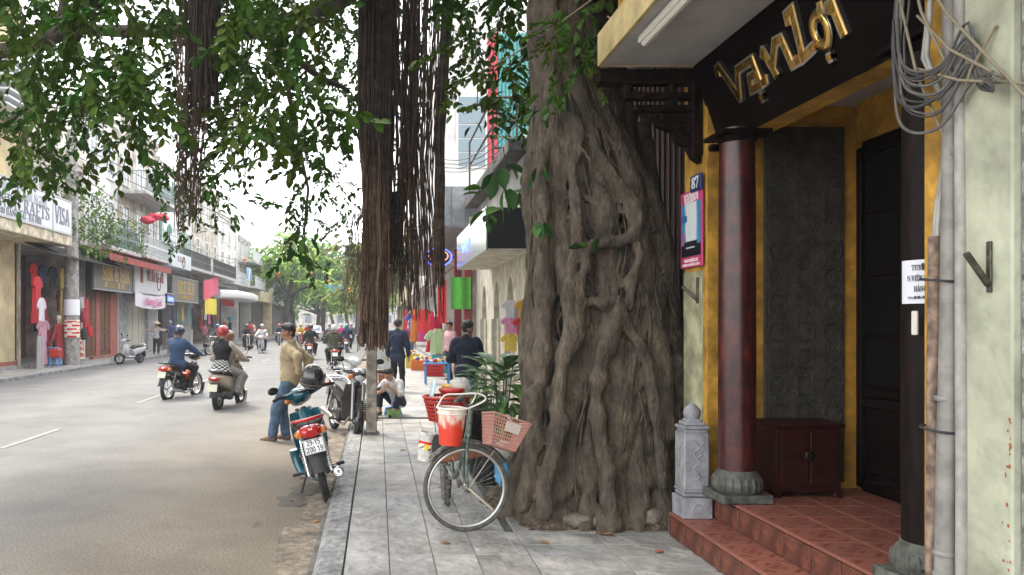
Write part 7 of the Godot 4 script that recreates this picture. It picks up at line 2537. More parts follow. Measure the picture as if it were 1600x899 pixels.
	for q in [["pink slanted cloth banner beside the NICE SILK signboard", 53.6, 57.0, 3.4, 4.7, "banner_pink", Color(.6, .1, .16)], ["yellow cloth banner hanging under the pink slanted banner", 54.0, 56.5, 2.2, 3.3, "banner_yellow", Color(.7, .55, .06)], ["red cloth panel banner above the clothes shop with the mannequins", 60.0, 63.5, 2.9, 3.9, "banner_red", Color(.5, .03, .03)]]:
		s = Shape.new()
		s.sheet(10, 5, func(u, v): return W(1.1 + .08 * sin(u * 6) + .3 * u, lerpf(q[4], q[3], v) + .5 * (u - .5) * (1.0 if q[5] == "banner_pink" else 0.0), lerpf(q[1], q[2], u)), .02)
		o_tag(obj("banner", s, mat(q[5], q[6], .8)), q[0], "banner")
	h = shop_house("shop house with a white rounded canopy and a white side wall", 64.1, 73.0, {"wall": white, "ground": 4.6, "recess": 1.5, "top": 10.6, "floors": [[5.6, 3, 1.9], [8.3, 3, 1.7]], "balconies": [[5.0, 1.2, ironw]]})
	s = Shape.new()
	s.loft([[W(1.0, 3.75, 58.5), .3, .32, 4.0], [W(1.5, 3.75, 60.5), .9, .35, 4.0], [W(1.6, 3.75, 66), 1.0, .35, 4.0], [W(1.4, 3.75, 70), .9, .35, 4.0]], 20)
	obj("rounded_canopy", s, mat("canopy_white", Color(.64, .64, .64), .6), h)
	shop_house("old shop house with stained grey balconies before the green trees", 73.1, 80.0, {"wall": grey, "ground": 4.4, "recess": 1.0, "top": 9.6, "floors": [[5.4, 3, 1.8], [7.8, 3, 1.4]], "balconies": [[5.0, 1.6, ironw], [7.4, 1.4, ironw]]})
	shop_house("low cream shop house behind the trunks of the green trees", 80.1, 96.0, {"wall": cream, "ground": 4.0, "recess": 1.0, "top": 8.2, "floors": [[5.0, 4, 1.8]]})
	shop_house("white shop house far down the row behind the green trees", 96.1, 120.0, {"wall": white, "ground": 4.0, "recess": 1.0, "top": 9.0, "floors": [[5.0, 6, 1.8]]})
	# red lanterns, washing
	for q in [[38.8, 6.6], [39.9, 6.9], [41.4, 7.1]]:
		s = Shape.new()
		s.ball(W(1.6, q[1], q[0]), Vector3(.3, .2, .3), 12, 8)
		for k in 6: s.ball(W(1.6, q[1], q[0]) + Vector3(cos(k) * .25, r(-.1, .1), sin(k) * .25), Vector3(.14, .1, .14), 7, 5)
		o_tag(obj("paper_flower", s, mat("flower_red", Color(.5, .03, .06), .7)), "red paper flower hanging over the red awning, %s" % {38.8: "the one nearest the creeper", 39.9: "between two others", 41.4: "the one nearest the white board"}[q[0]], "decoration")
	for k in 3: garment("shirt", cloth("wash_%d" % k, [Color(.25, .4, .6), Color(.6, .62, .65), Color(.1, .3, .5)][k]), ["pale blue shirt", "white shirt", "darker blue shirt"][k] + " drying on the balcony above the rounded canopy", W(1.7, 6.3, 68.0 + k * .9), PI / 2, 1.5)
	# utility pole on the far pavement
	var up := thing("utility_pole", "thick concrete utility pole with torn posters before the brown doors", "pole", Vector3(-11.75, 0, -30.6))
	s = Shape.new()
	s.tube(PackedVector3Array([Vector3(0, -.1, 0), Vector3(0, 4, 0), Vector3(0, 9, 0)]), [.31, .26, .2], 18)
	obj("shaft", s, mat("pole_concrete", Color(.4, .38, .36), .9, {"spots": [.4, .8, 185, "s"]}), up)
	s = Shape.new()
	s.lathe([[.306, 1.05], [.3, 1.72]], 18)
	var im := Image.create(96, 48, false, Image.FORMAT_RGB8)
	for y in 48:
		for x in 96: im.set_pixel(x, y, Color(.75, .12, .1) if (y / 5) % 2 == 0 and (x / 9 + y / 7) % 3 else Color(.85, .82, .78))
	obj("poster", s, paint(im, "pole_posters", .8), up, false, true)
	s = Shape.new()
	s.lathe([[.3, 1.9], [.293, 2.5]], 18)
	obj("paper_strip", s, mat("paper"), up)
	# clothes at the open shop: [kind, colour name, colour, out, y, d, label]
	rng.seed = 61
	for q in [["shirt", "g_red", Color(.5, .02, .03), .9, 3.2, 27.9, "red T-shirt hanging outside the cream pillar above the white T-shirt"], ["shirt", "g_white", Color(.66, .6, .66), .95, 2.45, 28.1, "white T-shirt hanging outside the cream pillar below the red T-shirt"], ["trousers", "g_stripe", Color(.36, .34, .35), .95, 1.15, 28.0, "grey striped trousers hanging lowest outside the cream pillar"], ["dress", "g_pink", Color(.5, .25, .33), .9, 1.45, 28.25, "dusty pink dress hanging beside the grey striped trousers"],
		["shirt", "g_red", Color(.5, .02, .03), .2, 3.75, 29.2, "red shirt on the top rail of the clothes shop nearest the cream pillar"], ["shirt", "g_navy", Color(.02, .03, .08), .2, 3.75, 30.0, "navy shirt on the top rail of the clothes shop beside the red one"], ["shirt", "g_black", Color(.015, .015, .017), .2, 3.75, 30.9, "black T-shirt on the top rail of the clothes shop"], ["shirt", "g_yellow", Color(.5, .38, .1), .2, 3.75, 31.8, "yellow shirt on the top rail of the clothes shop"], ["shirt", "g_dark", Color(.03, .03, .03), .2, 3.75, 32.8, "dark shirt on the top rail at the shop's inner end"],
		["shirt", "g_wine", Color(.2, .015, .03), .2, 2.85, 31.5, "wine red shirt hanging in the middle rail of the clothes shop"], ["shirt", "g_blue", Color(.2, .34, .45), .25, 2.6, 32.4, "light blue shirt hanging in the clothes shop before the pole"], ["dress", "g_black", Color(.015, .015, .017), .1, 2.6, 29.7, "black dress hanging deep in the clothes shop"], ["dress", "g_crimson", Color(.3, .02, .04), .1, 2.55, 30.4, "crimson dress hanging deep in the clothes shop behind the mannequin"], ["bag", "g_wine", Color(.2, .015, .03), 1.0, 2.2, 31.9, "dark red bag hanging at the clothes shop next to the pole"], ["bag", "g_stripe", Color(.36, .34, .35), 1.0, 2.75, 31.7, "grey patterned backpack hanging above the dark red bag"], ["bag", "g_black", Color(.015, .015, .017), 1.0, 1.5, 32.0, "black bag hanging lowest beside the pole"], ["dress", "g_red", Color(.5, .02, .03), .35, 2.9, 28.9, "long red dress nearest the cream pillar in the clothes shop"], ["shirt", "g_pink", Color(.5, .25, .33), .5, 1.7, 29.3, "dusty pink shirt hanging over the blue stool"], ["dress", "g_red", Color(.5, .02, .03), .0, 1.9, 30.7, "red dress hanging behind the hat stack"], ["scarf", "g_yellow", Color(.5, .38, .1), .4, 2.9, 31.2, "yellow scarf hanging above the hat stack"], ["shirt", "g_crimson", Color(.3, .02, .04), .5, 3.1, 32.0, "crimson shirt hanging left of the utility pole"], ["dress", "g_red", Color(.5, .02, .03), .5, 2.6, 33.6, "red dress hanging at the inner end beyond the utility pole"], ["bag", "g_red", Color(.5, .02, .03), .8, 1.6, 33.2, "red bag hanging beyond the utility pole"],
		["scarf", "g_white", Color(.66, .6, .66), .9, 1.9, 31.6, "white scarf hanging beside the bags at the pole"]]:
		garment(q[0], cloth(q[1], q[2]), q[6], W(q[3], q[4], q[5]), PI / 2 + r(-.2, .2), 1.25)
	var mq := thing("mannequin", "mannequin in a red patterned robe standing in the open clothes shop", "mannequin", W(.7, 0.1, 30.2), PI / 2)
	s = Shape.new()
	s.loft([[Vector3(0, .1, 0), .3, .22], [Vector3(0, .8, 0), .24, .17], [Vector3(0, 1.1, 0), .19, .14], [Vector3(0, 1.4, 0), .23, .13], [Vector3(0, 1.5, 0), .1, .08]], 18)
	for x in [-1.0, 1.0]: s.loft([[Vector3(x * .2, 1.42, 0), .08, .08], [Vector3(x * .34, 1.1, -.04), .1, .09], [Vector3(x * .36, .85, -.1), .13, .1]], 12)
	obj("robe", s, mat("robe_red", Color(.36, .025, .025), .6, {"spots": [.8, 3.0, 186, "c", .06]}), mq)
	s = Shape.new()
	s.ball(Vector3(0, 1.68, 0), Vector3(.085, .12, .095), 14, 10); s.rod(Vector3(0, 1.48, 0), Vector3(0, 1.6, 0), .045)
	obj("head", s, mat("mannequin_skin", Color(.55, .45, .36), .5), mq)
	var hats := thing("hat_stack", "tall tapering stack of woven hats striped red and cream at the clothes shop", "hats", W(1.1, .12, 30.9))
	for k in 11:
		s = Shape.new()
		s.lathe([[.36 - k * .022, 0], [.3 - k * .022, .07], [.2 - k * .015, .12], [0.0, .13]], 20, Vector3(0, .1 + k * .115, 0))
		obj("hat", s, mat("hat_red", Color(.36, .1, .07), .8) if k % 2 else mat("hat_cream", Color(.5, .4, .28), .8), hats)
	stool("blue plastic stool in front of the open clothes shop", W(.75, .1, 29.5), .6, "plastic_blue", Color(.05, .16, .55)).scale = Vector3(1.6, 1.0, 1.6)
	stool("small blue plastic stool under the red box outside the cream pillar", W(1.2, 0, 28.7), .35, "plastic_blue", Color(.05, .16, .55))
	s = Shape.new()
	s.box(W(1.2, .52, 28.7), Vector3(.36, .32, .4), .03)
	o_tag(obj("box", s, mat("plastic_red")), "red plastic box on the small blue stool outside the cream pillar", "box")
	# clothes in the shops farther along
	var names := ["red", "navy", "white", "green", "pink", "yellow", "black", "turquoise"]
	var cols := [Color(.5, .02, .03), Color(.02, .03, .1), Color(.6, .6, .6), Color(.05, .2, .1), Color(.5, .12, .25), Color(.55, .4, .08), Color(.02, .02, .02), Color(.05, .35, .42)]
	for k in 10:
		garment(["dress", "scarf"][k % 2], cloth("far_%s" % names[k % 8], cols[k % 8]), "%s %s hanging %s of the %s" % [names[k % 8], ["dress", "scarf"][k % 2], "at the front" if k < 5 else "at the inner end", "NICE SILK shop" if k % 2 else "shop under the yellow banner"], W(.4, 2.6 + (k % 3) * .3, (47.5 if k % 2 else 56.0) + k * .65), PI / 2, 1.3)
	for k in 2:
		var mk := thing("mannequin", ["mannequin in a red long dress by the rounded canopy", "mannequin in a black dress with a wide blue hat by the rounded canopy"][k], "mannequin", W(.9, .1, 62.0 + k * 2.2), PI / 2)
		s = Shape.new()
		s.loft([[Vector3(0, .05, 0), .4, .3], [Vector3(0, .9, 0), .22, .16], [Vector3(0, 1.15, 0), .17, .13], [Vector3(0, 1.45, 0), .22, .12], [Vector3(0, 1.55, 0), .08, .07]], 16)
		obj("dress", s, cloth("g_red", cols[0]) if k == 0 else cloth("g_black", cols[6]), mk)
		s = Shape.new()
		s.ball(Vector3(0, 1.7, 0), Vector3(.085, .12, .095), 12, 8)
		obj("head", s, mat("mannequin_skin"), mk)
		if k:
			s = Shape.new()
			s.lathe([[.45, 1.78], [.2, 1.85], [.17, 2.0], [0, 2.05]], 18)
			obj("hat", s, cloth("far_turquoise", cols[7]), mk)
	# wires along the far row
	for k in 5:
		s = Shape.new()
		var pts := PackedVector3Array()
		for i in 16:
			var t := i / 15.0
			pts.append(Vector3(-11.6 + .2 * k + (0.0 if k < 3 else t * 11.0), 6.6 + k * .35 - 1.3 * sin(PI * t) * (.6 + .1 * k), -28.0 - t * 45.0))
		s.tube(pts, .018, 4)
		o_tag(obj("overhead_wire", s, ironb), ["lowest overhead wire along the far row of shops", "second overhead wire along the far row of shops", "upper overhead wire along the far row of shops", "overhead wire crossing the street toward the bright buildings", "highest overhead wire crossing the street beyond the roots"][k], "wire")
	# ---- trees down the street
	var yg := Color(.26, .4, .08)
	var mg := Color(.1, .2, .045)
	shop_tree("street_tree", "tall light green tree standing first on the far pavement beyond the shops", Vector3(-9.6, 0, -82), 11.0, 5.4, yg, 401, 560)
	shop_tree("street_tree", "dark trunked green tree second beyond the far shops", Vector3(-6.9, 0, -98), 11.5, 6.0, mg, 402, 560)
	shop_tree("street_tree", "light green tree whose crown hangs over the middle of the street", Vector3(-3.2, 0, -120), 13.0, 7.5, yg, 403, 560)
	shop_tree("street_tree", "yellowish green tree on the near pavement beside the hanging roots", Vector3(-.6, 0, -72), 9.0, 3.4, Color(.2, .24, .05), 404, 420)
	shop_tree("street_tree", "deep green tree closing the end of the street", Vector3(-5.5, 0, -140), 12.0, 8.5, mg, 405, 560)
	shop_tree("street_tree", "small bare looking tree behind the hanging roots", Vector3(.2, 0, -54), 8.0, 2.4, Color(.16, .17, .06), 406, 260)
	shop_tree("street_tree", "light tree at the far left behind the old grey balconies", Vector3(-11.0, 0, -102), 12.0, 5.0, yg, 407, 420)
	shop_tree("street_tree", "broad light green tree low across the end of the street", Vector3(-8.5, 0, -150), 9.0, 8.0, yg, 408, 560)
	shop_tree("street_tree", "fresh green tree right of the blue board at the end of the street", Vector3(-1.0, 0, -132), 8.5, 6.5, yg, 409, 560)
	shop_tree("street_tree", "low bushy green tree on the far pavement past the cream shop house", Vector3(-9.0, 0, -118), 7.5, 5.5, yg, 410, 560)
	# buildings that close the view
	side = -1.0
	for q in [["pale pink building with a red roof closing the end of the street", -24.0, -3.0, 175.0, 13.0, Color(.55, .49, .44)], ["white building behind the crowns at the end of the street", -2.0, 16.0, 185.0, 16.5, Color(.6, .58, .56)]]:
		var e := thing("end_building", q[0], "building")
		s = Shape.new()
		s.box(Vector3((q[1] + q[2]) / 2, q[4] / 2, -q[3] - 5), Vector3(q[2] - q[1], q[4], 10))
		obj("wall", s, mat("end_wall_%d" % int(q[3]), q[5], .9, {"spots": [.3, .2, 191]}), e)
		s = Shape.new()
		s.prism(PackedVector2Array([Vector2(q[1] - .6, q[4]), Vector2(q[2] + .6, q[4]), Vector2(q[2] - 3, q[4] + 2.6), Vector2(q[1] + 3, q[4] + 2.6)]), 11.0, Transform3D(Basis.IDENTITY, Vector3(0, 0, -q[3] - 10.5)))
		obj("roof", s, mat("roof_red", Color(.4, .15, .1), .9, {"spots": [.3, .4, 192]}), e)
		for j in 4:
			for i in 6:
				s = Shape.new()
				s.box(Vector3(lerpf(q[1], q[2], (i + .5) / 6), 2.5 + j * 3.4, -q[3] + .02), Vector3(1.4, 1.7, .16), .02)
				obj("window", s, mat("window_glass"), e)
	s = Shape.new()
	s.box(Vector3(-4.6, 5.2, -88), Vector3(2.6, 1.5, .12), .02)
	o_tag(obj("blue_board", s, mat("board_blue", Color(.05, .3, .65), .5)), "bright blue hoarding board among the trees over the street", "sign")
	for k in 7:
		s = Shape.new()
		s.ball(Vector3.ZERO, Vector3(.14, .12, .14), 12, 8)
		s.rod(Vector3(0, -.12, 0), Vector3(0, -.35, 0), .03)
		var o := obj("lantern", s, mat("lantern_orange", Color(.6, .18, .02), .6))
		o.position = [Vector3(-10.0, 6.4, -60), Vector3(-8.0, 5.6, -64), Vector3(-5.9, 6.0, -70), Vector3(-4.4, 5.4, -72), Vector3(-3.2, 6.2, -76), Vector3(-2.4, 4.4, -66), Vector3(-7.4, 7.0, -68)][k]
		tag(o, "orange paper lantern strung over the street, %s" % ["the one nearest the far shops", "lowest beside the first light green tree", "before the trunk of the dark green tree", "left of the blue board", "the one nearest the hanging roots", "the lowest of all", "the highest on the left"][k], "lantern", "lanterns strung across the street")
	# the white car
	car("white car seen from behind far down the street", Vector3(-5.9, ROAD, -74.0), 0.06)
	near_row()

func o_tag(o: Node3D, label: String, category: String) -> Node3D:
	return tag(o, label, category)

func car(label: String, at: Vector3, turn: float) -> void:
	var c := thing("car", label, "car", at, turn)
	var white := paint_mat("car_white", Color(.62, .63, .65))
	var s := Shape.new()
	s.loft([[Vector3(0, .62, 2.1), .78, .25, 5.0], [Vector3(0, .66, 1.9), .86, .36, 5.0], [Vector3(0, .66, -1.2), .86, .36, 5.0], [Vector3(0, .6, -2.1), .74, .26, 4.0]], 24)
	s.loft([[Vector3(0, 1.0, 1.85), .72, .06, 4.0], [Vector3(0, 1.22, 1.4), .68, .26, 4.0], [Vector3(0, 1.26, -.1), .68, .28, 4.0], [Vector3(0, 1.05, -.9), .68, .06, 4.0]], 24)
	obj("body", s, white, c)
	s = Shape.new()
	s.sheet(4, 2, func(u, v): return Vector3(lerpf(-.56, .56, u), lerpf(1.42, 1.08, v), lerpf(1.48, 1.86, v)), .02)
	obj("rear_window", s, mat("window_glass"), c)
	for x in [-1.0, 1.0]:
		s = Shape.new()
		s.box(Vector3(x * .7, .82, 2.05), Vector3(.2, .22, .1), .03)
		obj("tail_light", s, mat("lens_red"), c)
		for z in [1.3, -1.3]:
			s = Shape.new()
			s.torus(Vector3(x * .78, .31, z), Vector3.RIGHT, .21, .1, 24, 10)
			s.lathe([[0, -.06], [.18, -.06], [.18, .06], [0, .06]], 18, Vector3(x * .78, .31, z), Basis(Vector3.BACK, PI / 2))
			obj("wheel", s, mat("rubber"), c)
	plate(c, Vector3(0, .62, 2.14), 0, "", "")

func near_row() -> void:
	side = 1.0; wall_x = 2.7
	var cream := mat("arch_cream", Color(.58, .54, .43), .8, {"spots": [.2, .5, 201, "s"]})
	var dark := mat("black_board", Color(.012, .012, .014), .5)
	# house with three pointed arches
	var h := thing("shop_house", "cream shop house with three tall pointed arches beyond the old tree", "house")
	var poly := PackedVector2Array([Vector2(14.6, 0), Vector2(14.6, 3.1), Vector2(21.6, 3.1), Vector2(21.6, 0)])
	for c in [20.2, 18.1, 16.25]:                               # arch outlines cut from below, right to left
		var a := PackedVector2Array([Vector2(c + .42, 0), Vector2(c + .42, 1.7)])
		for i in 7: a.append(Vector2(c + .42 * cos(PI / 2 * i / 6.0 * .98), 1.7 + .85 * sin(PI / 2 * i / 6.0)))
		for i in 7: a.append(Vector2(c - .42 * cos(PI / 2 * (6 - i) / 6.0 * .98), 1.7 + .85 * sin(PI / 2 * (6 - i) / 6.0)))
		a.append(Vector2(c - .42, 1.7)); a.append(Vector2(c - .42, 0))
		poly.append_array(a)
	var s := Shape.new()
	s.prism(poly, .3, Transform3D(Basis(Vector3(0, 0, -1), Vector3.UP, Vector3(1, 0, 0)), Vector3(2.7, 0, 0)))
	obj("arched_wall", s, cream, h)
	for c in [20.2, 18.1, 16.25]:
		for e in [-.47, .47]:
			s = Shape.new()
			wbox(s, .0, .06, .0, 1.7, c + e - .05, c + e + .05, .01)
			obj("pilaster", s, cream, h)
		s = Shape.new()
		wbox(s, -.28, -.22, .0, 2.9, c - .5, c + .5)
		obj("arch_window", s, mat("dark_glass", Color(.05, .055, .06), .12), h)
	s = Shape.new()
	wbox(s, -6, -.32, -.05, 3.1, 14.6, 21.6)
	wbox(s, -6, .0, 3.1, 5.0, 14.4, 21.6)
	obj("wall", s, mat("wall_grey"), h)
	s = Shape.new()
	wbox(s, -.1, .34, 4.7, 4.95, 14.4, 21.6, .02)
	obj("balcony", s, mat("dirty_slab", Color(.16, .155, .145), .9, {"spots": [.5, .6, 202, "s"]}), h)
	# dark sign box over the arches
	var sb := thing("sign_box", "long sign box over the arches with silver street face and black end", "sign")
	s = Shape.new()
	wbox(s, .0, .78, 2.9, 3.62, 13.9, 19.0, .01)
	obj("case", s, dark, sb)
	s = Shape.new()
	wbox(s, .78, .81, 2.88, 3.64, 13.88, 19.02)
	var face := obj("face", s, mat("silver_panel", Color(.5, .52, .56), .18, {"metal": .7}), sb)
	s = Shape.new()
	wbox(s, .0, .8, 2.87, 2.9, 13.9, 19.0)
	obj("soffit", s, cream, sb)
	s = Shape.new()
	var wave := PackedVector3Array()
	for i in 40: wave.append(W(.825, 3.25 + .09 * sin(i * .9) + .05 * sin(i * .37), 16.4 + i * .035))
	s.tube(wave, .014, 5)
	obj("neon_line", s, mat("neon_blue_letters", Color(.1, .15, .8), .5, {"glow": 1.2}), sb)
	# silver clad canopy of the next shop
	h = thing("shop_house", "tall shop house with silver clad canopy, white framed window and red and teal strips", "house")
	s = Shape.new()
	wbox(s, -2.4, .75, 5.6, 11.5, 25.0, 33.0)
	wbox(s, -6, .0, 4.0, 11.5, 25.02, 33.0)
	wbox(s, -6, -5, -.05, 4.0, 21.7, 33.0); wbox(s, -6, 0, -.05, 4.0, 32.6, 33.0)
	obj("wall", s, mat("wall_white"), h)
	s = Shape.new()
	wbox(s, -.1, 1.05, 4.2, 5.35, 21.8, 32.0, .01)
	var cn := obj("clad_canopy", s, mat("brushed_panel", Color(.33, .34, .36), .35, {"metal": .4, "spots": [.2, .5, 203, "s"]}), h)
	for k in 3:
		s = Shape.new()
		s.box(W(.11 + k * .38, 4.78, 21.79), Vector3(.36, 1.1, .03), .006)
		obj("cladding_panel", s, mat("brushed_panel"), cn)
	s = Shape.new()
	s.box(W(-.25, 7.6, 24.98), Vector3(.98, 2.3, .06), .01)
	var wn := obj("window", s, mat("frame_white"), h)
	for j in 5:
		s = Shape.new()
		s.box(W(-.25, 6.72 + j * .44, 24.94), Vector3(.84, .4, .03))
		obj("pane", s, mat("sky_glass", Color(.16, .22, .25), .06), wn)
	s = Shape.new()
	s.box(W(-.9, 8.2, 24.96), Vector3(.3, 5.0, .1), .01)
	obj("red_strip", s, mat("strip_red", Color(.42, .035, .05), .6), h)
	s = Shape.new()
	for k in 9: s.box(W(-1.12 - k * .12, 8.2, 24.96), Vector3(.1, 5.0, .1), .03)
	obj("teal_cladding", s, mat("strip_teal", Color(.06, .26, .25), .5), h)
	s = Shape.new()                                            # weathered curved gable in front of it
	var gable := PackedVector2Array([Vector2(2.9, 4.95), Vector2(2.9, 5.3)])
	for i in 12: gable.append(Vector2(2.9 + 1.9 * sin(i / 11.0 * PI / 2), 5.3 + 1.6 * (1.0 - cos(i / 11.0 * PI / 2))))
	gable.append(Vector2(4.8, 4.95))
	s.prism(gable, .2, Transform3D(Basis.IDENTITY, Vector3(0, 0, -17.6)))
	var gb := obj("curved_gable", s, mat("wall_old"), h)
	s = Shape.new()
	for q in [[3.2, .03], [3.52, .03]]: s.box(Vector3(q[0], 5.3, -17.37), Vector3(.05, .75, .06), .005)
	s.box(Vector3(3.36, 5.66, -17.37), Vector3(.37, .05, .06), .005)
	obj("window_frame", s, mat("frame_white"), gb)
	# rusty steel frame on the balcony
	var fr := thing("steel_frame", "dark rusty steel frame standing on the dirty balcony over the arches", "frame")
	for q in [[W(.3, 4.95, 16.6), W(.3, 6.3, 16.6)], [W(.3, 4.95, 20.8), W(.3, 6.3, 20.8)], [W(-.2, 4.95, 16.6), W(-.2, 6.3, 16.6)], [W(.3, 6.3, 16.6), W(-.25, 6.3, 16.6)], [W(.3, 5.8, 16.6), W(-.25, 5.8, 16.6)], [W(.3, 6.3, 16.6), W(.3, 6.3, 20.8)], [W(.3, 5.7, 16.6), W(.3, 5.7, 20.8)], [W(.3, 6.3, 16.6), W(-.25, 5.0, 16.6)], [W(.3, 5.25, 16.6), W(-.25, 5.25, 16.6)]]:
		s = Shape.new()
		s.rod(q[0], q[1], .028, -1, 6)
		obj("bar", s, mat("rust_dark", Color(.055, .04, .035), .8), fr)
	for k in 4:
		s = Shape.new()
		var pts := PackedVector3Array()
		for i in 9: pts.append(W(1.0 + k * .05, 5.6 + k * .12, 21.0).lerp(W(-.1, 4.9 + k * .3, 12.5), i / 8.0) - Vector3(0, .35 * sin(PI * i / 8.0) * (1 + k * .3), 0))
		s.tube(pts, .012, 4)
		o_tag(obj("overhead_wire", s, mat("cable_black", Color(.05, .05, .05), .5)), ["lowest slack cable sagging over the dirty balcony", "slack cable sagging over the balcony, second from below", "slack cable sagging over the balcony, third from below", "highest slack cable sagging over the dirty balcony"][k], "wire")
	# green cloth, neon ring, stripes
	s = Shape.new()
	s.sheet(8, 6, func(u, v): return W(.7 - u * .55, lerpf(2.85, 1.98, v), 21.75 + .06 * sin(u * 9)), .02)
	o_tag(obj("green_cloth", s, cloth("g_green", Color(.1, .4, .06))), "bright green cloth hanging at the edge of the arches", "cloth")
	var nr := thing("neon_sign", "oval blue neon ring sign with orange loops hung over the pavement", "sign")
	s = Shape.new()
	s.xf = Transform3D(Basis.from_scale(Vector3(1, .68, 1)), Vector3(1.68, 3.42, -22.0))
	s.torus(Vector3.ZERO, Vector3.BACK, .36, .02, 40, 8)
	obj("neon_ring", s, mat("neon_blue", Color(.06, .08, .7), .4, {"glow": 1.6}), nr)
	s = Shape.new()
	for x in [-.15, .15]: s.torus(Vector3(1.68 + x, 3.45, -22), Vector3.BACK, .11, .012, 24, 6)
	obj("neon_loop", s, mat("neon_orange", Color(.7, .25, .12), .4, {"glow": .8}), nr)
	s = Shape.new()
	s.rod(Vector3(2.04, 3.42, -22), Vector3(2.75, 3.42, -22.0), .012)
	s.box(Vector3(1.68, 3.42, -22.04), Vector3(.6, .35, .02), .005)
	obj("bracket", s, mat("bike_matt"), nr)
	# shops with open fronts farther along
	var reds := mat("shop_red_inside", Color(.2, .05, .04), .9)
	shop_house("souvenir shop with dark red posts and crowded wares beyond the arches", 21.7, 25.0, {"wall": mat("wall_old"), "ground": 4.0, "recess": 2.5, "top": 4.4, "back": reds})
	shop_house("souvenir shop with striped awning beyond the neon ring", 33.1, 44.0, {"wall": mat("wall_white"), "ground": 3.8, "recess": 2.0, "top": 10.0, "back": reds, "floors": [[5.0, 4, 1.8], [7.6, 4, 1.6]], "balconies": [[4.4, 1.0, mat("iron_dark")]]})
	shop_house("white shop house far along the near pavement", 44.1, 64.0, {"wall": mat("wall_white"), "ground": 3.8, "recess": 1.6, "top": 11.0, "back": reds, "floors": [[5.0, 6, 1.8], [8.0, 6, 1.6]]})
	shop_house("cream shop house far along behind the yellowish tree", 64.1, 110.0, {"wall": mat("wall_cream"), "ground": 3.8, "recess": 1.0, "top": 10.0, "floors": [[5.0, 9, 1.8]]})
	s = Shape.new()
	s.sheet(12, 4, func(u, v): return W(lerpf(.0, 1.1, v), lerpf(3.6, 2.7, v), lerpf(25.2, 31.0, u)), .03)
	o_tag(obj("awning", s, mat("awning_brown", Color(.2, .09, .06), .8)), "striped brown awning sloping over the near pavement behind the roots", "awning")
	s = Shape.new()
	for k in 9: s.sheet(1, 4, func(u, v): return W(lerpf(.0, 1.105, v), lerpf(3.606, 2.706, v), 25.3 + k * .64 + u * .3), .004)
	obj("stripe", s, mat("awning_cream", Color(.55, .5, .4), .8), get_child(get_child_count() - 1))
	for d in [22.0, 24.8]:
		s = Shape.new()
		wbox(s, .1, .32, .0, 3.9, d - .12, d + .12, .01)
		o_tag(obj("shop_post", s, mat("post_red", Color(.2, .03, .035), .6)), "dark red square post of the souvenir shop, %s" % ("the nearer one beside the green cloth" if d < 23 else "the farther one by the toys"), "post")
	# things in plastic by the tree: hanging children's clothes
	rng.seed = 71
	for q in [["shirt", "k_pink", Color(.62, .25, .4), .3, 1.72, 14.35, "pink child's shirt in the wrapped set hanging by the old tree"], ["shirt", "k_yellow", Color(.65, .48, .08), .3, 1.4, 14.4, "yellow child's shirt with a red print below the pink one"], ["shirt", "k_white", Color(.6, .6, .62), .3, 2.0, 14.3, "white child's shirt topmost in the wrapped set by the old tree"], ["shirt", "k_orange", Color(.65, .33, .04), .12, 2.0, 14.0, "orange shirt hanging nearest the old tree"], ["shirt", "k_red", Color(.5, .03, .04), .13, 1.7, 14.1, "red shirt hanging beside the orange one"], ["trousers", "k_grey", Color(.3, .3, .31), .2, 1.9, 14.2, "grey trousers hanging between the wrapped shirts and the old tree"],
		["scarf", "s_white", Color(.66, .66, .68), 1.0, 3.0, 22.4, "long white garment hanging before the green cloth"], ["scarf", "s_red", Color(.55, .03, .03), .9, 2.8, 22.3, "long red and yellow garment next to the green cloth"], ["dress", "s_crimson", Color(.5, .02, .06), 1.0, 1.9, 23.4, "crimson dress hanging at the nearer red post"], ["shirt", "s_stripe", Color(.35, .45, .25), .95, 1.4, 22.9, "green and white shirt hanging low behind the man in navy"], ["shirt", "s_red2", Color(.6, .04, .04), 1.2, 2.0, 25.5, "bright red shirt hanging at the farther red post"], ["bag", "s_mag", Color(.5, .05, .2), 1.2, 1.5, 26.0, "magenta bag hanging by the farther red post"], ["dress", "s_orange", Color(.6, .2, .03), 1.3, 2.1, 28.0, "orange dress hanging under the striped brown awning"], ["scarf", "s_pink", Color(.6, .2, .3), 1.35, 2.2, 30.0, "pink scarf hanging at the end of the striped brown awning"], ["shirt", "s_blue", Color(.05, .12, .4), 1.2, 2.0, 32.0, "blue shirt hanging beyond the striped brown awning"], ["dress", "s_white2", Color(.6, .58, .55), 1.2, 2.2, 34.0, "white dress hanging far along the near pavement"], ["dress", "s_red3", Color(.5, .03, .04), 1.3, 2.2, 36.5, "red dress hanging far along the near pavement"]]:
		garment(q[0], cloth(q[1], q[2]), q[6], W(q[3], q[4], q[5]), r(-.3, .3), (.5 if q[0] == "shirt" else .4) if q[5] < 15 else 1.1)
	# low wares on the pavement
	for q in [["orange plastic crate of goods on the near pavement beneath the hanging roots", W(1.3, 0, 27.0), Vector3(.5, .35, .5), Color(.6, .16, .03), "crate_orange"], ["yellow crate behind the orange crate on the near pavement", W(1.45, 0, 28.5), Vector3(.45, .5, .45), Color(.6, .45, .05), "crate_yellow"], ["red crate beside the blue table on the near pavement", W(1.0, 0, 24.0), Vector3(.5, .4, .5), Color(.5, .04, .04), "crate_red"], ["teal crate at the foot of the farther red post", W(.7, 0, 25.6), Vector3(.5, .6, .5), Color(.04, .3, .3), "crate_teal"]]:
		var k := thing("crate", q[0], "crate", q[1])
		s = Shape.new()
		var z: Vector3 = q[2]
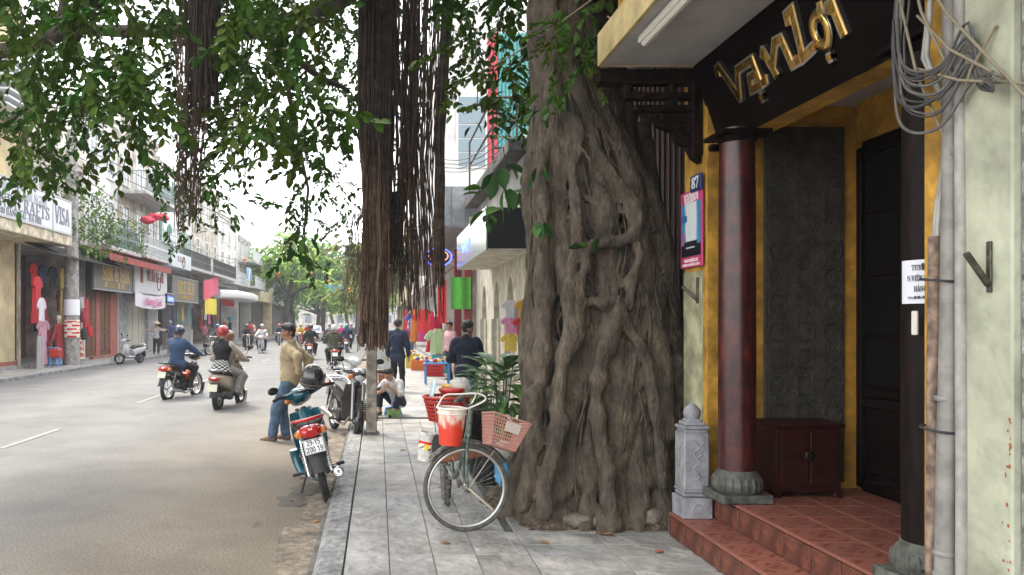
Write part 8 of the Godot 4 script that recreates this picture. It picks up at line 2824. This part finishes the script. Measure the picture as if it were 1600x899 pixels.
		for j in 4:
			for e in [-1.0, 1.0]:
				s.box(Vector3(0, z.y * (j + .5) / 4, e * z.z / 2), Vector3(z.x, z.y * .19, .02), .004); s.box(Vector3(e * z.x / 2, z.y * (j + .5) / 4, 0), Vector3(.02, z.y * .19, z.z), .004)
		s.box(Vector3(0, .03, 0), Vector3(z.x, .03, z.z))
		for x in [-1.0, 1.0]:
			for y in [-1.0, 1.0]: s.box(Vector3(x * z.x / 2, z.y / 2, y * z.z / 2), Vector3(.04, z.y, .04), .004)
		obj("slats", s, mat(q[4], q[3], .5), k)
		for i in 7:
			s = Shape.new()
			s.ball(Vector3(r(-.16, .16), z.y + r(-.02, .08), r(-.16, .16)), Vector3(r(.06, .12), r(.05, .1), r(.06, .12)), 8, 6)
			obj("toy", s, mat("toy_%d" % (i % 4), [Color(.5, .04, .04), Color(.6, .45, .05), Color(.05, .15, .45), Color(.6, .6, .58)][i % 4], .5), k)
	var tb := thing("table", "low blue table piled with small wares before the souvenir shop", "table", W(1.15, 0, 20.8))
	s = Shape.new()
	s.box(Vector3(0, .55, 0), Vector3(.7, .03, .5), .01)
	obj("top", s, mat("table_blue", Color(.06, .22, .5), .5), tb)
	for x in [-.3, .3]:
		for z in [-.2, .2]:
			s = Shape.new()
			s.box(Vector3(x, .27, z), Vector3(.04, .54, .04), .006)
			obj("leg", s, mat("table_blue"), tb)
	for k in 12:
		s = Shape.new()
		s.box(Vector3.ZERO, Vector3(r(.06, .14), r(.05, .16), r(.06, .12)), .012)
		var o := obj("trinket", s, mat("toy_%d" % (k % 4)))
		o.position = W(1.15, .62, 20.8) + Vector3(-.26 + (k % 6) * .1, .02 if k < 6 else .0, -.1 if k < 6 else .14)
		tag(o, "small coloured trinket box on the low blue table", "trinket", "trinkets on the low blue table")
	s = Shape.new()
	s.sheet(4, 4, func(u, v): return Vector3(1.52 + u * .16, lerpf(.85, .3, v) + u * .1, -14.6 + .03 * sin(u * 5)), .01)
	o_tag(obj("flag", s, cloth("flag_red", Color(.5, .05, .05))), "small red flag leaning beside the man in navy", "flag")

func _ready() -> void:
	rng.seed = 1
	sky_and_light()
	materials()
	build_setting()
	house_87()
	build_tree()
	place_bikes()
	place_people()
	build_props()
	build_street()
